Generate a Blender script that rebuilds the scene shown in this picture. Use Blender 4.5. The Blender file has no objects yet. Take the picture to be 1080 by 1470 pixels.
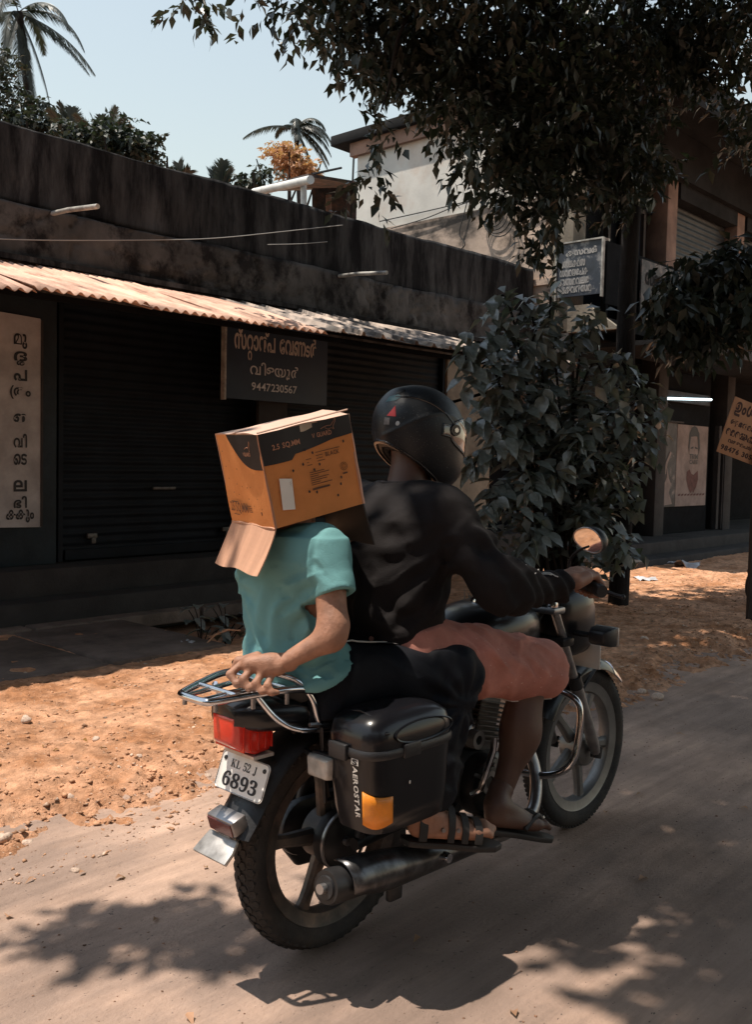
import bpy, bmesh, math, random
import numpy as np
from mathutils import Vector, Matrix, Quaternion
SC = bpy.context.scene
COL = SC.collection
RAD = math.radians
random.seed(7)
RNG = np.random.default_rng(11)

# ------------------------------------------------------------------ camera, world, sun, exposure
FPX, PITCH, ROLL, CAMH = 1375.8, .0559, .0224, 1.34
cF = Vector((0, math.cos(PITCH), -math.sin(PITCH)))
cR0 = Vector((1, 0, 0)); cU0 = cR0.cross(cF)
cR = cR0 * math.cos(ROLL) + cU0 * math.sin(ROLL)
cU = cU0 * math.cos(ROLL) - cR0 * math.sin(ROLL)
cd = bpy.data.cameras.new('camera'); cam = bpy.data.objects.new('camera', cd); COL.objects.link(cam)
m = Matrix((cR, cU, -cF)).transposed().to_4x4(); m.translation = (0, 0, CAMH)
cam.matrix_world = m
cd.sensor_fit = 'VERTICAL'; cd.sensor_height = 36; cd.lens = FPX / 1470 * 36
cd.clip_start = .05; cd.clip_end = 4000
SC.camera = cam
SUN = Vector((.3016, .0627, -1)).normalized()          # direction the light travels
wd = bpy.data.worlds.new('World'); SC.world = wd; wd.use_nodes = True
nt = wd.node_tree; bg = nt.nodes['Background']
sky = nt.nodes.new('ShaderNodeTexSky'); sky.sky_type = 'NISHITA'; sky.sun_disc = False
sky.sun_elevation = math.asin(-SUN.z); sky.sun_rotation = math.atan2(-SUN.x, -SUN.y)
sky.air_density = 2.4; sky.dust_density = .2; sky.ozone_density = 1.4; sky.altitude = 0
hz = nt.nodes.new('ShaderNodeHueSaturation'); hz.inputs['Saturation'].default_value = .6   # hazy tropical sky
nt.links.new(sky.outputs[0], hz.inputs['Color']); nt.links.new(hz.outputs[0], bg.inputs[0]); bg.inputs[1].default_value = .122
sl = bpy.data.lights.new('sun', 'SUN'); sl.energy = 5.0; sl.angle = RAD(.53); sl.color = (1, .90, .78)
so = bpy.data.objects.new('sun', sl); COL.objects.link(so); so.rotation_euler = SUN.to_track_quat('-Z', 'Y').to_euler()
so.location = (-3, -2, 20)
SC.view_settings.view_transform = 'Standard'; SC.view_settings.look = 'None'
SC.view_settings.exposure = 0.28; SC.view_settings.gamma = 1; SC.view_settings.use_curve_mapping = False

# ------------------------------------------------------------------ frames
HB = RAD(42.5)
BD = Vector((math.sin(HB), math.cos(HB), 0)); BN = Vector((-math.cos(HB), math.sin(HB), 0))
BROT = RAD(90) - HB
def W(A, D, Z=0): return BD * A + BN * D + Vector((0, 0, Z))
def toAD(v): return (v.dot(BD), v.dot(BN))
HM = RAD(44.07); MROT = RAD(90) - HM
R0 = Vector((-.115, 2.59, 0))
def at(px, py, Y):      # point of the world seen at photo pixel px,py and distance Y
    r = cF + cR * ((px - 540) / FPX) - cU * ((py - 735) / FPX)
    return Vector((0, 0, CAMH)) + r * (Y / r.y)

# ------------------------------------------------------------------ materials
MATS = {}
def mat(name, col, rough=.6, metal=0, var=.12, vs=6., bump=0., bs=40., col2=None, c2s=3., c2lo=.45, c2hi=.65, coat=0, spec=.5,
        trans=0, emit=0, streak=None, stretch=(1, 1, 1), vstreak=0, alpha=1, sub=0, transl=0, speck=None):
    if name in MATS: return MATS[name]
    M = bpy.data.materials.new(name); M.use_nodes = True; T = M.node_tree; N = T.nodes; Lk = T.links
    b = N['Principled BSDF']
    tc = N.new('ShaderNodeTexCoord'); mp = N.new('ShaderNodeMapping'); mp.inputs['Scale'].default_value = stretch
    Lk.new(tc.outputs['Object'], mp.inputs[0])
    def noise(s, det=5, r=.6):
        n = N.new('ShaderNodeTexNoise'); n.inputs['Scale'].default_value = s; n.inputs['Detail'].default_value = det
        n.inputs['Roughness'].default_value = r; Lk.new(mp.outputs[0], n.inputs['Vector']); return n
    def mix(f, a, c, mode='MIX'):
        x = N.new('ShaderNodeMix'); x.data_type = 'RGBA'; x.blend_type = mode
        for s, v in ((0, f), (6, a), (7, c)):
            if hasattr(v, 'is_output'): Lk.new(v, x.inputs[s])
            else: x.inputs[s].default_value = v if s == 0 else (*v, 1)
        return x.outputs[2]
    def ramp(src, lo, hi):
        r = N.new('ShaderNodeMapRange'); r.inputs[1].default_value = lo; r.inputs[2].default_value = hi; r.clamp = True
        Lk.new(src, r.inputs[0]); return r.outputs[0]
    c = tuple(col)
    out = None
    if col2 is not None:
        out = mix(ramp(noise(c2s, 7, .68).outputs[0], c2lo, c2hi), c, tuple(col2))
    if var:
        n = noise(vs)
        lo = tuple(1 - 2 * var for _ in range(3)); hi = tuple(1 + 2 * var for _ in range(3))
        f = mix(ramp(n.outputs[0], .25, .75), lo, hi)
        out = mix(1.0, out if out is not None else c, f, 'MULTIPLY')
    if streak:
        mp2 = N.new('ShaderNodeMapping'); mp2.inputs['Scale'].default_value = streak[0]; Lk.new(tc.outputs['Object'], mp2.inputs[0]); n2 = N.new('ShaderNodeTexNoise'); n2.inputs['Scale'].default_value = 1; n2.inputs['Detail'].default_value = 6; n2.inputs['Roughness'].default_value = .7; Lk.new(mp2.outputs[0], n2.inputs['Vector'])
        f = mix(ramp(n2.outputs[0], .3, .7), (1 - streak[1],) * 3, (1 + streak[1],) * 3); out = mix(1.0, out if out is not None else c, f, 'MULTIPLY')
    if speck:
        sc_, thr, sc_col = speck
        out = mix(ramp(noise(sc_, 2).outputs[0], thr, thr + .02), out if out is not None else c, sc_col)
    if out is not None: Lk.new(out, b.inputs['Base Color'])
    else: b.inputs['Base Color'].default_value = (*c, 1)
    b.inputs['Metallic'].default_value = metal; b.inputs['Specular IOR Level'].default_value = spec
    b.inputs['Coat Weight'].default_value = coat; b.inputs['Coat Roughness'].default_value = .12
    b.inputs['Transmission Weight'].default_value = trans; b.inputs['Alpha'].default_value = alpha
    rn = noise(vs * 2.3); mr = N.new('ShaderNodeMapRange'); mr.inputs[3].default_value = max(.02, rough * .8); mr.inputs[4].default_value = min(1, rough * 1.2)
    Lk.new(rn.outputs[0], mr.inputs[0]); Lk.new(mr.outputs[0], b.inputs['Roughness'])
    if sub: b.inputs['Subsurface Weight'].default_value = sub; b.inputs['Subsurface Scale'].default_value = .01
    if emit: b.inputs['Emission Color'].default_value = (*c, 1); b.inputs['Emission Strength'].default_value = emit
    if bump:
        bn = N.new('ShaderNodeBump'); bn.inputs['Strength'].default_value = min(1, bump); bn.inputs['Distance'].default_value = .01 * max(1, bump)
        Lk.new(noise(bs, 6, .7).outputs[0], bn.inputs['Height']); Lk.new(bn.outputs[0], b.inputs['Normal'])
    if transl:
        t = N.new('ShaderNodeBsdfTranslucent'); ms = N.new('ShaderNodeMixShader'); ms.inputs[0].default_value = transl
        t.inputs[0].default_value = (col[0] * 1.6, col[1] * 1.9, col[2], 1)
        Lk.new(b.outputs[0], ms.inputs[1]); Lk.new(t.outputs[0], ms.inputs[2]); Lk.new(ms.outputs[0], N['Material Output'].inputs[0])
    MATS[name] = M; return M

# ------------------------------------------------------------------ objects
OFF = {}
def tag(o, label=None, cat=None, group=None, kind=None):
    if label: o['label'] = label
    if cat: o['category'] = cat
    if group: o['group'] = group
    if kind: o['kind'] = kind
    return o
def thing(name, label, cat, loc=(0, 0, 0), rotz=0, group=None, off=None, kind=None):
    o = bpy.data.objects.new(name, None); COL.objects.link(o); o.empty_display_size = .1
    o.location = loc; o.rotation_euler = (0, 0, rotz); tag(o, label, cat, group, kind)
    if off is not None: OFF[o.name] = Vector(off)
    return o
def bthing(name, label, cat, A, D, Z=0, group=None, kind=None):     # children are modelled in street coordinates A, D, Z
    return thing(name, label, cat, W(A, D, Z), BROT, group, (-A, -D, -Z), kind)
def link(name, me, M, parent=None, top=True):
    o = bpy.data.objects.new(name, me); COL.objects.link(o)
    if M is not None:
        for k in (M if isinstance(M, (list, tuple)) else [M]): me.materials.append(k) if k.name not in me.materials else None
    if parent is not None:
        o.parent = parent
        if parent.type == 'EMPTY' and parent.name in OFF: o.location = OFF[parent.name]
    return o
def fast_mesh(name, V, F, smooth=False):
    V = np.asarray(V, dtype=np.float32); F = np.asarray(F, dtype=np.int32)
    me = bpy.data.meshes.new(name); k = F.shape[1]
    me.vertices.add(len(V)); me.vertices.foreach_set('co', V.ravel())
    me.loops.add(F.size); me.loops.foreach_set('vertex_index', F.ravel())
    me.polygons.add(len(F)); me.polygons.foreach_set('loop_start', np.arange(0, F.size, k, dtype=np.int32))
    me.polygons.foreach_set('loop_total', np.full(len(F), k, dtype=np.int32))
    if smooth: me.polygons.foreach_set('use_smooth', np.ones(len(F), dtype=bool))
    me.update(calc_edges=True); return me

class MB:
    def __init__(s): s.v = []; s.f = []; s.T = Matrix()
    def add(s, vs, fs):
        n = len(s.v); s.v += [tuple(s.T @ Vector(p)) for p in vs]; s.f += [tuple(i + n for i in f) for f in fs]; return s
    def box(s, x0, x1, y0, y1, z0, z1):
        return s.add([(x0, y0, z0), (x1, y0, z0), (x1, y1, z0), (x0, y1, z0), (x0, y0, z1), (x1, y0, z1), (x1, y1, z1), (x0, y1, z1)],
                     [(0, 3, 2, 1), (4, 5, 6, 7), (0, 1, 5, 4), (1, 2, 6, 5), (2, 3, 7, 6), (3, 0, 4, 7)])
    def tube(s, pts, r, n=10, cap=True, closed=False):
        pts = [Vector(p) for p in pts]; m = len(pts); rs = r if isinstance(r, (list, tuple)) else [r] * m
        vs = []; up = None
        for i, p in enumerate(pts):
            if closed: t = pts[(i + 1) % m] - pts[i - 1]
            else: t = pts[min(i + 1, m - 1)] - pts[max(i - 1, 0)]
            t.normalize()
            if up is None: up = Vector((0, 0, 1)) if abs(t.z) < .9 else Vector((1, 0, 0))
            a = t.cross(up)
            if a.length < 1e-4: a = t.orthogonal()
            a.normalize(); b = a.cross(t).normalized(); up = b
            for k in range(n):
                th = 2 * math.pi * k / n; vs.append(p + (a * math.cos(th) + b * math.sin(th)) * rs[i])
        fs = []
        for i in range(m if closed else m - 1):
            j = (i + 1) % m
            for k in range(n):
                l = (k + 1) % n; fs.append((i * n + k, i * n + l, j * n + l, j * n + k))
        if cap and not closed: fs += [tuple(range(n - 1, -1, -1)), tuple((m - 1) * n + k for k in range(n))]
        return s.add(vs, fs)
    def lathe(s, prof, n=32, axis='y', c=(0, 0, 0), closed=False, a0=0, a1=2 * math.pi):   # prof: (radius, offset along axis)
        c = Vector(c); vs = []; full = abs(a1 - a0 - 2 * math.pi) < 1e-6; m = len(prof); N = n if full else n + 1
        for i in range(N):
            th = a0 + (a1 - a0) * i / n; cs, sn = math.cos(th), math.sin(th)
            for r, t in prof:
                if axis == 'y': q = (r * cs, t, r * sn)
                elif axis == 'x': q = (t, r * cs, r * sn)
                else: q = (r * cs, r * sn, t)
                vs.append(c + Vector(q))
        fs = []
        for i in range(n):
            j = (i + 1) % N
            for k in range(m if closed else m - 1):
                l = (k + 1) % m; fs.append((i * m + k, i * m + l, j * m + l, j * m + k))
        return s.add(vs, fs)
    def prism(s, out, h0, h1, axis='y'):        # outline of 2D points, extruded h0..h1 along an axis
        def q(a, b, h): return (a, h, b) if axis == 'y' else ((h, a, b) if axis == 'x' else (a, b, h))
        n = len(out); vs = [q(a, b, h0) for a, b in out] + [q(a, b, h1) for a, b in out]
        fs = [tuple(range(n)), tuple(range(2 * n - 1, n - 1, -1))] + [(i, i + n, (i + 1) % n + n, (i + 1) % n) for i in range(n)]
        return s.add(vs, fs)
    def sweep(s, rings, cap=True, closed_ring=True):
        n = len(rings[0]); vs = [p for r in rings for p in r]; fs = []
        for i in range(len(rings) - 1):
            for k in range(n if closed_ring else n - 1):
                l = (k + 1) % n; fs.append((i * n + k, i * n + l, (i + 1) * n + l, (i + 1) * n + k))
        if cap and closed_ring: fs += [tuple(range(n - 1, -1, -1)), tuple((len(rings) - 1) * n + k for k in range(n))]
        return s.add(vs, fs)
    def ell(s, c, r, n=14, m=9):
        rings = []
        for i in range(1, m):
            ph = math.pi * i / m; rings.append([(c[0] + r[0] * math.sin(ph) * math.cos(2 * math.pi * k / n), c[1] + r[1] * math.sin(ph) * math.sin(2 * math.pi * k / n), c[2] - r[2] * math.cos(ph)) for k in range(n)])
        return s.sweep(rings)
    def mesh(s, name='m', bevel=0, seg=2, smooth=40):
        bm = bmesh.new(); V = [bm.verts.new(p) for p in s.v]
        for f in s.f:
            try: bm.faces.new([V[i] for i in f])
            except ValueError: pass
        bmesh.ops.recalc_face_normals(bm, faces=bm.faces)
        if bevel:
            es = [e for e in bm.edges if len(e.link_faces) == 2 and e.calc_face_angle() > .5]
            bmesh.ops.bevel(bm, geom=es, offset=bevel, segments=seg, profile=.5, affect='EDGES', clamp_overlap=True)
        me = bpy.data.meshes.new(name); bm.to_mesh(me); bm.free()
        if smooth:
            me.polygons.foreach_set('use_smooth', np.ones(len(me.polygons), dtype=bool)); me.set_sharp_from_angle(angle=RAD(smooth))
        return me
    def build(s, name, M, parent=None, bevel=0, seg=2, smooth=40, kind=None, label=None):
        o = link(name, s.mesh(name, bevel, seg, smooth), M, parent)
        if kind: o['kind'] = kind
        if label: o['label'] = label
        return o
def bez(p0, p1, p2, n=8):
    p0, p1, p2 = Vector(p0), Vector(p1), Vector(p2)
    return [p0 * (1 - t) ** 2 + p1 * 2 * t * (1 - t) + p2 * t * t for t in [i / n for i in range(n + 1)]]
def smooth_path(pts, n=6):
    P = [Vector(p) for p in pts]; P = [P[0]] + P + [P[-1]]; out = []
    for i in range(1, len(P) - 2):
        for k in range(n):
            t = k / n; a, b, c, d = P[i - 1:i + 3]
            out.append(.5 * ((2 * b) + (c - a) * t + (2 * a - 5 * b + 4 * c - d) * t * t + (3 * b - a - 3 * c + d) * t ** 3))
    return out + [P[-1]]

# ------------------------------------------------------------------ noise
def vnoise(P, seed=0):
    P = np.asarray(P, dtype=np.float64); I = np.floor(P).astype(np.int64); f = P - I; f = f * f * (3 - 2 * f)
    def h(i, j, k):
        x = (i * 374761393 + j * 668265263 + k * 2147483647 + seed * 974711) & 0xffffffff
        x = ((x ^ (x >> 13)) * 1274126177) & 0xffffffff
        return ((x ^ (x >> 16)) & 0xffff) / 65535.
    i, j, k = I[..., 0], I[..., 1], I[..., 2]; r = 0
    for a in (0, 1):
        for b in (0, 1):
            for c in (0, 1):
                w = (f[..., 0] if a else 1 - f[..., 0]) * (f[..., 1] if b else 1 - f[..., 1]) * (f[..., 2] if c else 1 - f[..., 2])
                r = r + w * h(i + a, j + b, k + c)
    return r * 2 - 1
def fbm(P, o=4, seed=0):
    r = 0; a = 1; P = np.asarray(P, dtype=np.float64)
    for i in range(o): r = r + a * vnoise(P * 2 ** i + i * 17.3, seed + i); a *= .5
    return r

# ------------------------------------------------------------------ signed distance bodies
def capsule(P, a, b, ra, rb, sq=None):
    a = np.array(a, float); b = np.array(b, float)
    if sq is not None:
        ax = np.array(sq[0], float); ax /= np.linalg.norm(ax); c = (a + b) / 2
        P = P + (sq[1] - 1) * ((P - c) @ ax)[..., None] * ax
        a = a + (sq[1] - 1) * ((a - c) @ ax) * ax; b = b + (sq[1] - 1) * ((b - c) @ ax) * ax
    ab = b - a; t = np.clip(((P - a) @ ab) / max(ab @ ab, 1e-9), 0, 1)
    return np.linalg.norm(P - a - t[..., None] * ab, axis=-1) - (ra + (rb - ra) * t)
def ellip(P, c, r, Rm=None):
    q = P - np.array(c, float)
    if Rm is not None: q = q @ np.array(Rm, float)
    r = np.array(r, float); k = np.linalg.norm(q / r, axis=-1); k2 = np.linalg.norm(q / (r * r), axis=-1)
    return k * (k - 1) / np.maximum(k2, 1e-6)
def loft(P, tab):        # tab rows: z, cx, cy, a, b
    T = np.array(tab, float); z = P[..., 2]
    cx, cy, a, b = [np.interp(z, T[:, 0], T[:, i]) for i in (1, 2, 3, 4)]
    k = np.sqrt(((P[..., 0] - cx) / a) ** 2 + ((P[..., 1] - cy) / b) ** 2 + 1e-9)
    d = (k - 1) * np.minimum(a, b)
    return np.maximum(d, np.maximum(T[0, 0] - z, z - T[-1, 0]))
def smin(a, b, k):
    h = np.maximum(k - np.abs(a - b), 0) / k; return np.minimum(a, b) - h * h * k * .25
def surfnet(fn, lo, hi, h, name='body', sm=1):
    lo = np.array(lo, float); hi = np.array(hi, float); n = np.ceil((hi - lo) / h).astype(int) + 1
    ax = [lo[i] + h * np.arange(n[i]) for i in range(3)]
    # coarse pass finds the blocks the surface can pass through, only those are sampled finely
    B = 8; nb = -(-n // B); F = np.ones(nb * B, dtype=np.float64)
    bc = np.stack(np.meshgrid(*[np.arange(k) for k in nb], indexing='ij'), -1).reshape(-1, 3)
    fc = fn(lo + h * (bc * B + (B - 1) / 2)); act_b = np.abs(fc) < h * B * .9 + .034
    off_ = np.stack(np.meshgrid(*[np.arange(B)] * 3, indexing='ij'), -1).reshape(-1, 3)
    Fb = F.reshape(nb[0], B, nb[1], B, nb[2], B).transpose(0, 2, 4, 1, 3, 5).reshape(-1, B ** 3).copy()
    Fb[~act_b] = np.where(fc[~act_b] < 0, -1., 1.)[:, None]
    ids = np.flatnonzero(act_b)
    for i in range(0, len(ids), 500):
        q = ids[i:i + 500]; Fb[q] = fn(lo + h * (bc[q][:, None, :] * B + off_[None]))
    F = Fb.reshape(nb[0], nb[1], nb[2], B, B, B).transpose(0, 3, 1, 4, 2, 5).reshape(nb * B)[:n[0], :n[1], :n[2]].copy()
    for sl_ in (np.s_[0], np.s_[-1], np.s_[:, 0], np.s_[:, -1], np.s_[:, :, 0], np.s_[:, :, -1]): F[sl_] = np.maximum(F[sl_], h * .5)
    S = F < 0
    cs = [(a, b, c) for a in (0, 1) for b in (0, 1) for c in (0, 1)]
    def sub(X, o): return X[o[0]:n[0] - 1 + o[0], o[1]:n[1] - 1 + o[1], o[2]:n[2] - 1 + o[2]]
    cnt = sum(sub(S, o).astype(np.int8) for o in cs); act = (cnt > 0) & (cnt < 8)
    I = np.argwhere(act); idx = -np.ones(act.shape, dtype=np.int64); idx[act] = np.arange(len(I))
    val = {o: F[I[:, 0] + o[0], I[:, 1] + o[1], I[:, 2] + o[2]] for o in cs}
    acc = np.zeros((len(I), 3)); ct = np.zeros(len(I))
    for o in cs:
        for d in range(3):
            if o[d]: continue
            q = list(o); q[d] = 1; q = tuple(q); a, b = val[o], val[q]; m_ = (a < 0) != (b < 0)
            t = np.where(m_, a / np.where(np.abs(a - b) < 1e-12, 1, a - b), 0)
            p = np.tile(np.array(o, float), (len(I), 1)); p[:, d] = t
            acc[m_] += p[m_]; ct[m_] += 1
    V = lo + h * (I + acc / np.maximum(ct, 1)[:, None])
    Q = []
    for d in range(3):
        e1, e2 = [(1, 2), (2, 0), (0, 1)][d]
        A = np.moveaxis(S, d, 0); chg = A[:-1] != A[1:]; chg = np.moveaxis(chg, 0, d)
        E = np.argwhere(chg); ok = (E[:, e1] > 0) & (E[:, e2] > 0) & (E[:, e1] < n[e1] - 1) & (E[:, e2] < n[e2] - 1); E = E[ok]
        u = np.zeros(3, int); u[e1] = 1; w = np.zeros(3, int); w[e2] = 1
        g = [idx[tuple((E - k).T)] for k in (0 * u, u, u + w, w)]
        fl = S[tuple(E.T)]
        q = np.stack(g, 1); q[~fl] = q[~fl][:, ::-1]; Q.append(q)
    Q = np.concatenate(Q); Q = Q[(Q >= 0).all(1)]
    for _ in range(sm):
        A = np.zeros_like(V); c = np.zeros(len(V))
        for k in range(4):
            i, j = Q[:, k], Q[:, (k + 1) % 4]
            np.add.at(A, i, V[j]); np.add.at(c, i, 1)
        V = .5 * V + .5 * A / np.maximum(c, 1)[:, None]
    return V, Q
def join(parts):
    Vs, Fs, n = [], [], 0
    for V, F in parts: Vs.append(V); Fs.append(F + n); n += len(V)
    return np.concatenate(Vs), np.concatenate(Fs)

# ------------------------------------------------------------------ leaves
def leaf_arrays(P, d, nrm, L, Wd, droop=.18, fold=.12):
    d = d / np.linalg.norm(d, axis=1)[:, None]; s = np.cross(d, nrm); s /= np.maximum(np.linalg.norm(s, axis=1), 1e-6)[:, None]; u = np.cross(s, d)
    L = L[:, None]; Wd = Wd[:, None]; n = len(P)
    V = np.stack([P, P + d * L * .42 - s * Wd * .5 + u * Wd * fold, P + d * L * .5 , P + d * L * .42 + s * Wd * .5 + u * Wd * fold,
                  P + d * L - u * L * droop], 1).reshape(-1, 3)
    b = np.arange(n)[:, None] * 5
    F = np.concatenate([b + np.array([0, 1, 4, 2]), b + np.array([0, 2, 4, 3])])
    return V, F
def unit(n):
    v = RNG.normal(size=(n, 3)); return v / np.linalg.norm(v, axis=1)[:, None]
def twig_leaves(C, per, L, spread, droop=.7, wr=.42):
    """C: centres of twigs; every twig carries `per` leaves on a drooping stalk."""
    n = len(C); dirv = unit(n); dirv[:, 2] = -np.abs(dirv[:, 2]) * droop - .2 * droop; dirv /= np.linalg.norm(dirv, axis=1)[:, None]
    t = (np.arange(per) / per)[None, :, None]
    P = C[:, None, :] + dirv[:, None, :] * t * spread
    side = unit(n * per).reshape(n, per, 3) * .9 + dirv[:, None, :] * .7; side[..., 2] -= .25 * droop
    P = P.reshape(-1, 3); side = side.reshape(-1, 3)
    nr = unit(n * per) * .6 + np.array([0, 0, 1.]); ll = L * RNG.uniform(.6, 1.25, n * per)
    return leaf_arrays(P, side, nr, ll, ll * wr * RNG.uniform(.8, 1.2, n * per))

# ================================================================== SETTING
M_ground = mat('laterite_soil', (.30, .165, .10), .95, var=.2, vs=3, bump=1.0, bs=30, col2=(.20, .10, .06), c2s=1.4, speck=(60, .66, (.45, .33, .25)), spec=.2)
M_verge = mat('loose_red_dirt', (.62, .345, .21), .96, var=.25, vs=14, bump=2.2, bs=42, col2=(.40, .19, .095), c2s=2.6, c2lo=.42, c2hi=.62, speck=(75, .68, (.62, .45, .34)), spec=.15)
M_road = mat('dusty_asphalt', (.30, .215, .172), .9, var=.16, vs=2.2, bump=.8, bs=95, col2=(.64, .43, .32), c2s=.9, c2lo=.44, c2hi=.7, stretch=(.6, 1, 1), speck=(90, .69, (.13, .095, .080)), streak=((.45, 9, 1), .22), spec=.25)
M_conc = mat('old_concrete', (.175, .135, .115), .9, var=.2, vs=4, bump=.7, bs=50, col2=(.11, .085, .07), c2s=2.2, spec=.25)
MB().box(-400, 400, -400, 400, -1.2, -.12).build('ground', M_ground, kind='structure')
def edgeD(A):    # the broken far edge of the asphalt
    A = np.asarray(A, float); q = np.stack([A * .8, A * 0, A * 0], -1)
    return np.interp(A, [-5, 1.4, 2.5, 4.9, 6.6, 14], [3.0, 2.93, 2.95, 2.62, 2.5, 2.3]) + .10 * fbm(q, 3, 5) + .025 * fbm(q * 9, 2, 8)
def strip(name, A0, A1, D0, D1, step, hfun, M, seed=0):
    na = int((A1 - A0) / step) + 1; nd = int((D1 - D0) / step) + 1
    a = np.linspace(A0, A1, na); d = np.linspace(D0, D1, nd); AA, DD = np.meshgrid(a, d, indexing='ij')
    Z = hfun(AA, DD); V = np.stack([AA, DD, Z], -1).reshape(-1, 3)
    i = np.arange(na - 1)[:, None] * nd + np.arange(nd - 1)[None]; i = i.ravel()
    me = fast_mesh(name, V, np.stack([i, i + nd, i + nd + 1, i + 1], 1), True)
    o = link(name, me, M); o.rotation_euler = (0, 0, BROT); o['kind'] = 'structure'; return o
def h_road(A, D):
    q = np.stack([A * 1.2, D * 2.5, A * 0], -1); return .004 * fbm(q, 3, 2) + .002 * fbm(q * 12, 3, 3) - .0035
strip('road', -3.2, 18, -1.2, 3.4, .035, h_road, M_road)
strip('far_road', -30, -3.2, -4, 3.4, .5, lambda A, D: h_road(A, D), M_road)
strip('road_near_side', -3.2, 18, -4, -1.2, .3, lambda A, D: h_road(A, D), M_road)
strip('road_beyond', 18, 80, -4, 3.2, .5, lambda A, D: h_road(A, D), M_road)
def h_verge(A, D):
    q = np.stack([A, D, A * 0], -1); e = edgeD(A)
    t = np.clip((D - e) / .42, -1, 1)
    up = np.where(t < 0, t * .12, .035 * (t * t * (3 - 2 * t)) )
    clod = np.clip(fbm(q * 11, 4, 21), 0, 2) * .022 + np.clip(fbm(q * 29, 2, 24), -.3, 2) * .011
    near = np.exp(-((D - e - .16) / .13) ** 2)
    z = up + .018 * fbm(q * 1.7, 3, 20) * np.clip(t + .3, 0, 1) + clod * (.45 + .55 * np.clip(1.4 - (D - e), .25, 1)) * (t > -.2) - near * .018 + near * clod * 1.2
    drain = np.clip((A - 4.1) / .25, 0, 1) * np.clip((D - 5.2) / .3, 0, 1) * np.clip((7.2 - A) / .6, 0, 1)
    return z - .004 - drain * .16
strip('dirt_verge', -1.0, 16, 2.2, 5.0, .018, h_verge, M_verge)
strip('dirt_yard', -3, 22, 5.0, 7.3, .05, h_verge, M_verge)
strip('dirt_verge_beyond', 16, 70, 2.2, 7.2, .25, h_verge, M_verge)
strip('dirt_verge_behind', -30, -1.0, 2.2, 7.2, .25, h_verge, M_verge)
# pebbles
def pebbles(name, n, fn, smin_, smax_, M, flat=.6):
    A, D = fn(n); z = h_verge(A, D); z = np.where(D < edgeD(A) - .01, h_road(A, D), z)
    s = smin_ + (smax_ - smin_) * RNG.random(n) ** 4
    base = np.array([(1, 0, 0), (0, 1, 0), (-1, 0, 0), (0, -1, 0), (.1, .1, 1), (0, 0, -1)], float)
    V = base[None] * s[:, None, None] * (1 + .35 * RNG.normal(size=(n, 6, 1))) * np.array([1, 1, flat]) * .5
    a = RNG.random(n) * 6.28; c, sn = np.cos(a)[:, None], np.sin(a)[:, None]
    X = V[..., 0] * c - V[..., 1] * sn; Y = V[..., 0] * sn + V[..., 1] * c
    V = np.stack([X + A[:, None], Y + D[:, None], V[..., 2] + z[:, None] + s[:, None] * .08], -1).reshape(-1, 3)
    F0 = np.array([(0, 1, 4), (1, 2, 4), (2, 3, 4), (3, 0, 4), (1, 0, 5), (2, 1, 5), (3, 2, 5), (0, 3, 5)])
    F = (np.arange(n)[:, None, None] * 6 + F0[None]).reshape(-1, 3)
    o = link(name, fast_mesh(name, V, F), M); o.rotation_euler = (0, 0, BROT); o['kind'] = 'stuff'
    return o
M_peb = mat('laterite_gravel', (.42, .235, .14), .95, var=.4, vs=14, col2=(.60, .46, .36), c2s=9, c2lo=.55, c2hi=.6, spec=.2)
M_pebd = mat('dark_gravel', (.22, .12, .075), .95, var=.35, vs=12, spec=.2)
tag(pebbles('gravel', 16000, lambda n: (RNG.uniform(.6, 12, n), 2.75 + RNG.random(n) ** 1.3 * 2.5), .004, .026, M_peb), 'loose reddish gravel and crumbs of soil on the roadside verge', 'gravel')
tag(pebbles('grit', 2600, lambda n: (RNG.uniform(.6, 9, n), edgeD(RNG.uniform(.6, 9, n)) * 0 + RNG.uniform(1.2, 3.1, n)), .003, .011, M_pebd, .4), 'fine dark grit scattered over the dusty asphalt', 'grit')
pebs = pebbles('soil_clod', 5000, lambda n: (lambda a: (a, edgeD(a) + .02 + RNG.random(n) ** 1.5 * .5))(RNG.uniform(.6, 9, n)), .006, .032, M_peb)
tag(pebs, 'dark clods of earth along the broken asphalt edge', 'soil')
def rock_mesh(seed, pale):
    mb = MB(); mb.ell((0, 0, .3), (.5, .42, .34), 10, 7); me = mb.mesh('stone', smooth=50)
    v = np.array([x.co[:] for x in me.vertices]); v *= (1 + .28 * fbm(v * 2.4 + seed * 7.1, 3, seed))[:, None]
    me.vertices.foreach_set('co', v.ravel().astype(np.float32)); me.update(); return me
M_stone = mat('pale_stone', (.58, .44, .35), .9, var=.2, vs=5, bump=.6, bs=14, spec=.2)
rocks = [rock_mesh(i, 1) for i in range(5)]
def stone(px, py, size, label, i):
    p = Vector((0, 0, CAMH)) + (cF + cR * ((px - 540) / FPX) - cU * ((py - 735) / FPX)) * 1.0
    r = p - Vector((0, 0, CAMH)); t = -CAMH / r.z; g = Vector((0, 0, CAMH)) + r * t; A, D = toAD(g)
    z = float(h_verge(np.array([A]), np.array([D]))[0]) if D > float(edgeD(np.array([A]))[0]) else -.006
    o = link('stone', rocks[i % 5], M_stone); o.location = (g.x, g.y, z - size * .06); o.scale = (size, size, size * .9); o.rotation_euler = (0, 0, i * 1.3)
    tag(o, label, 'stone', 'pale stones lying on the roadside dirt')
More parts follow.
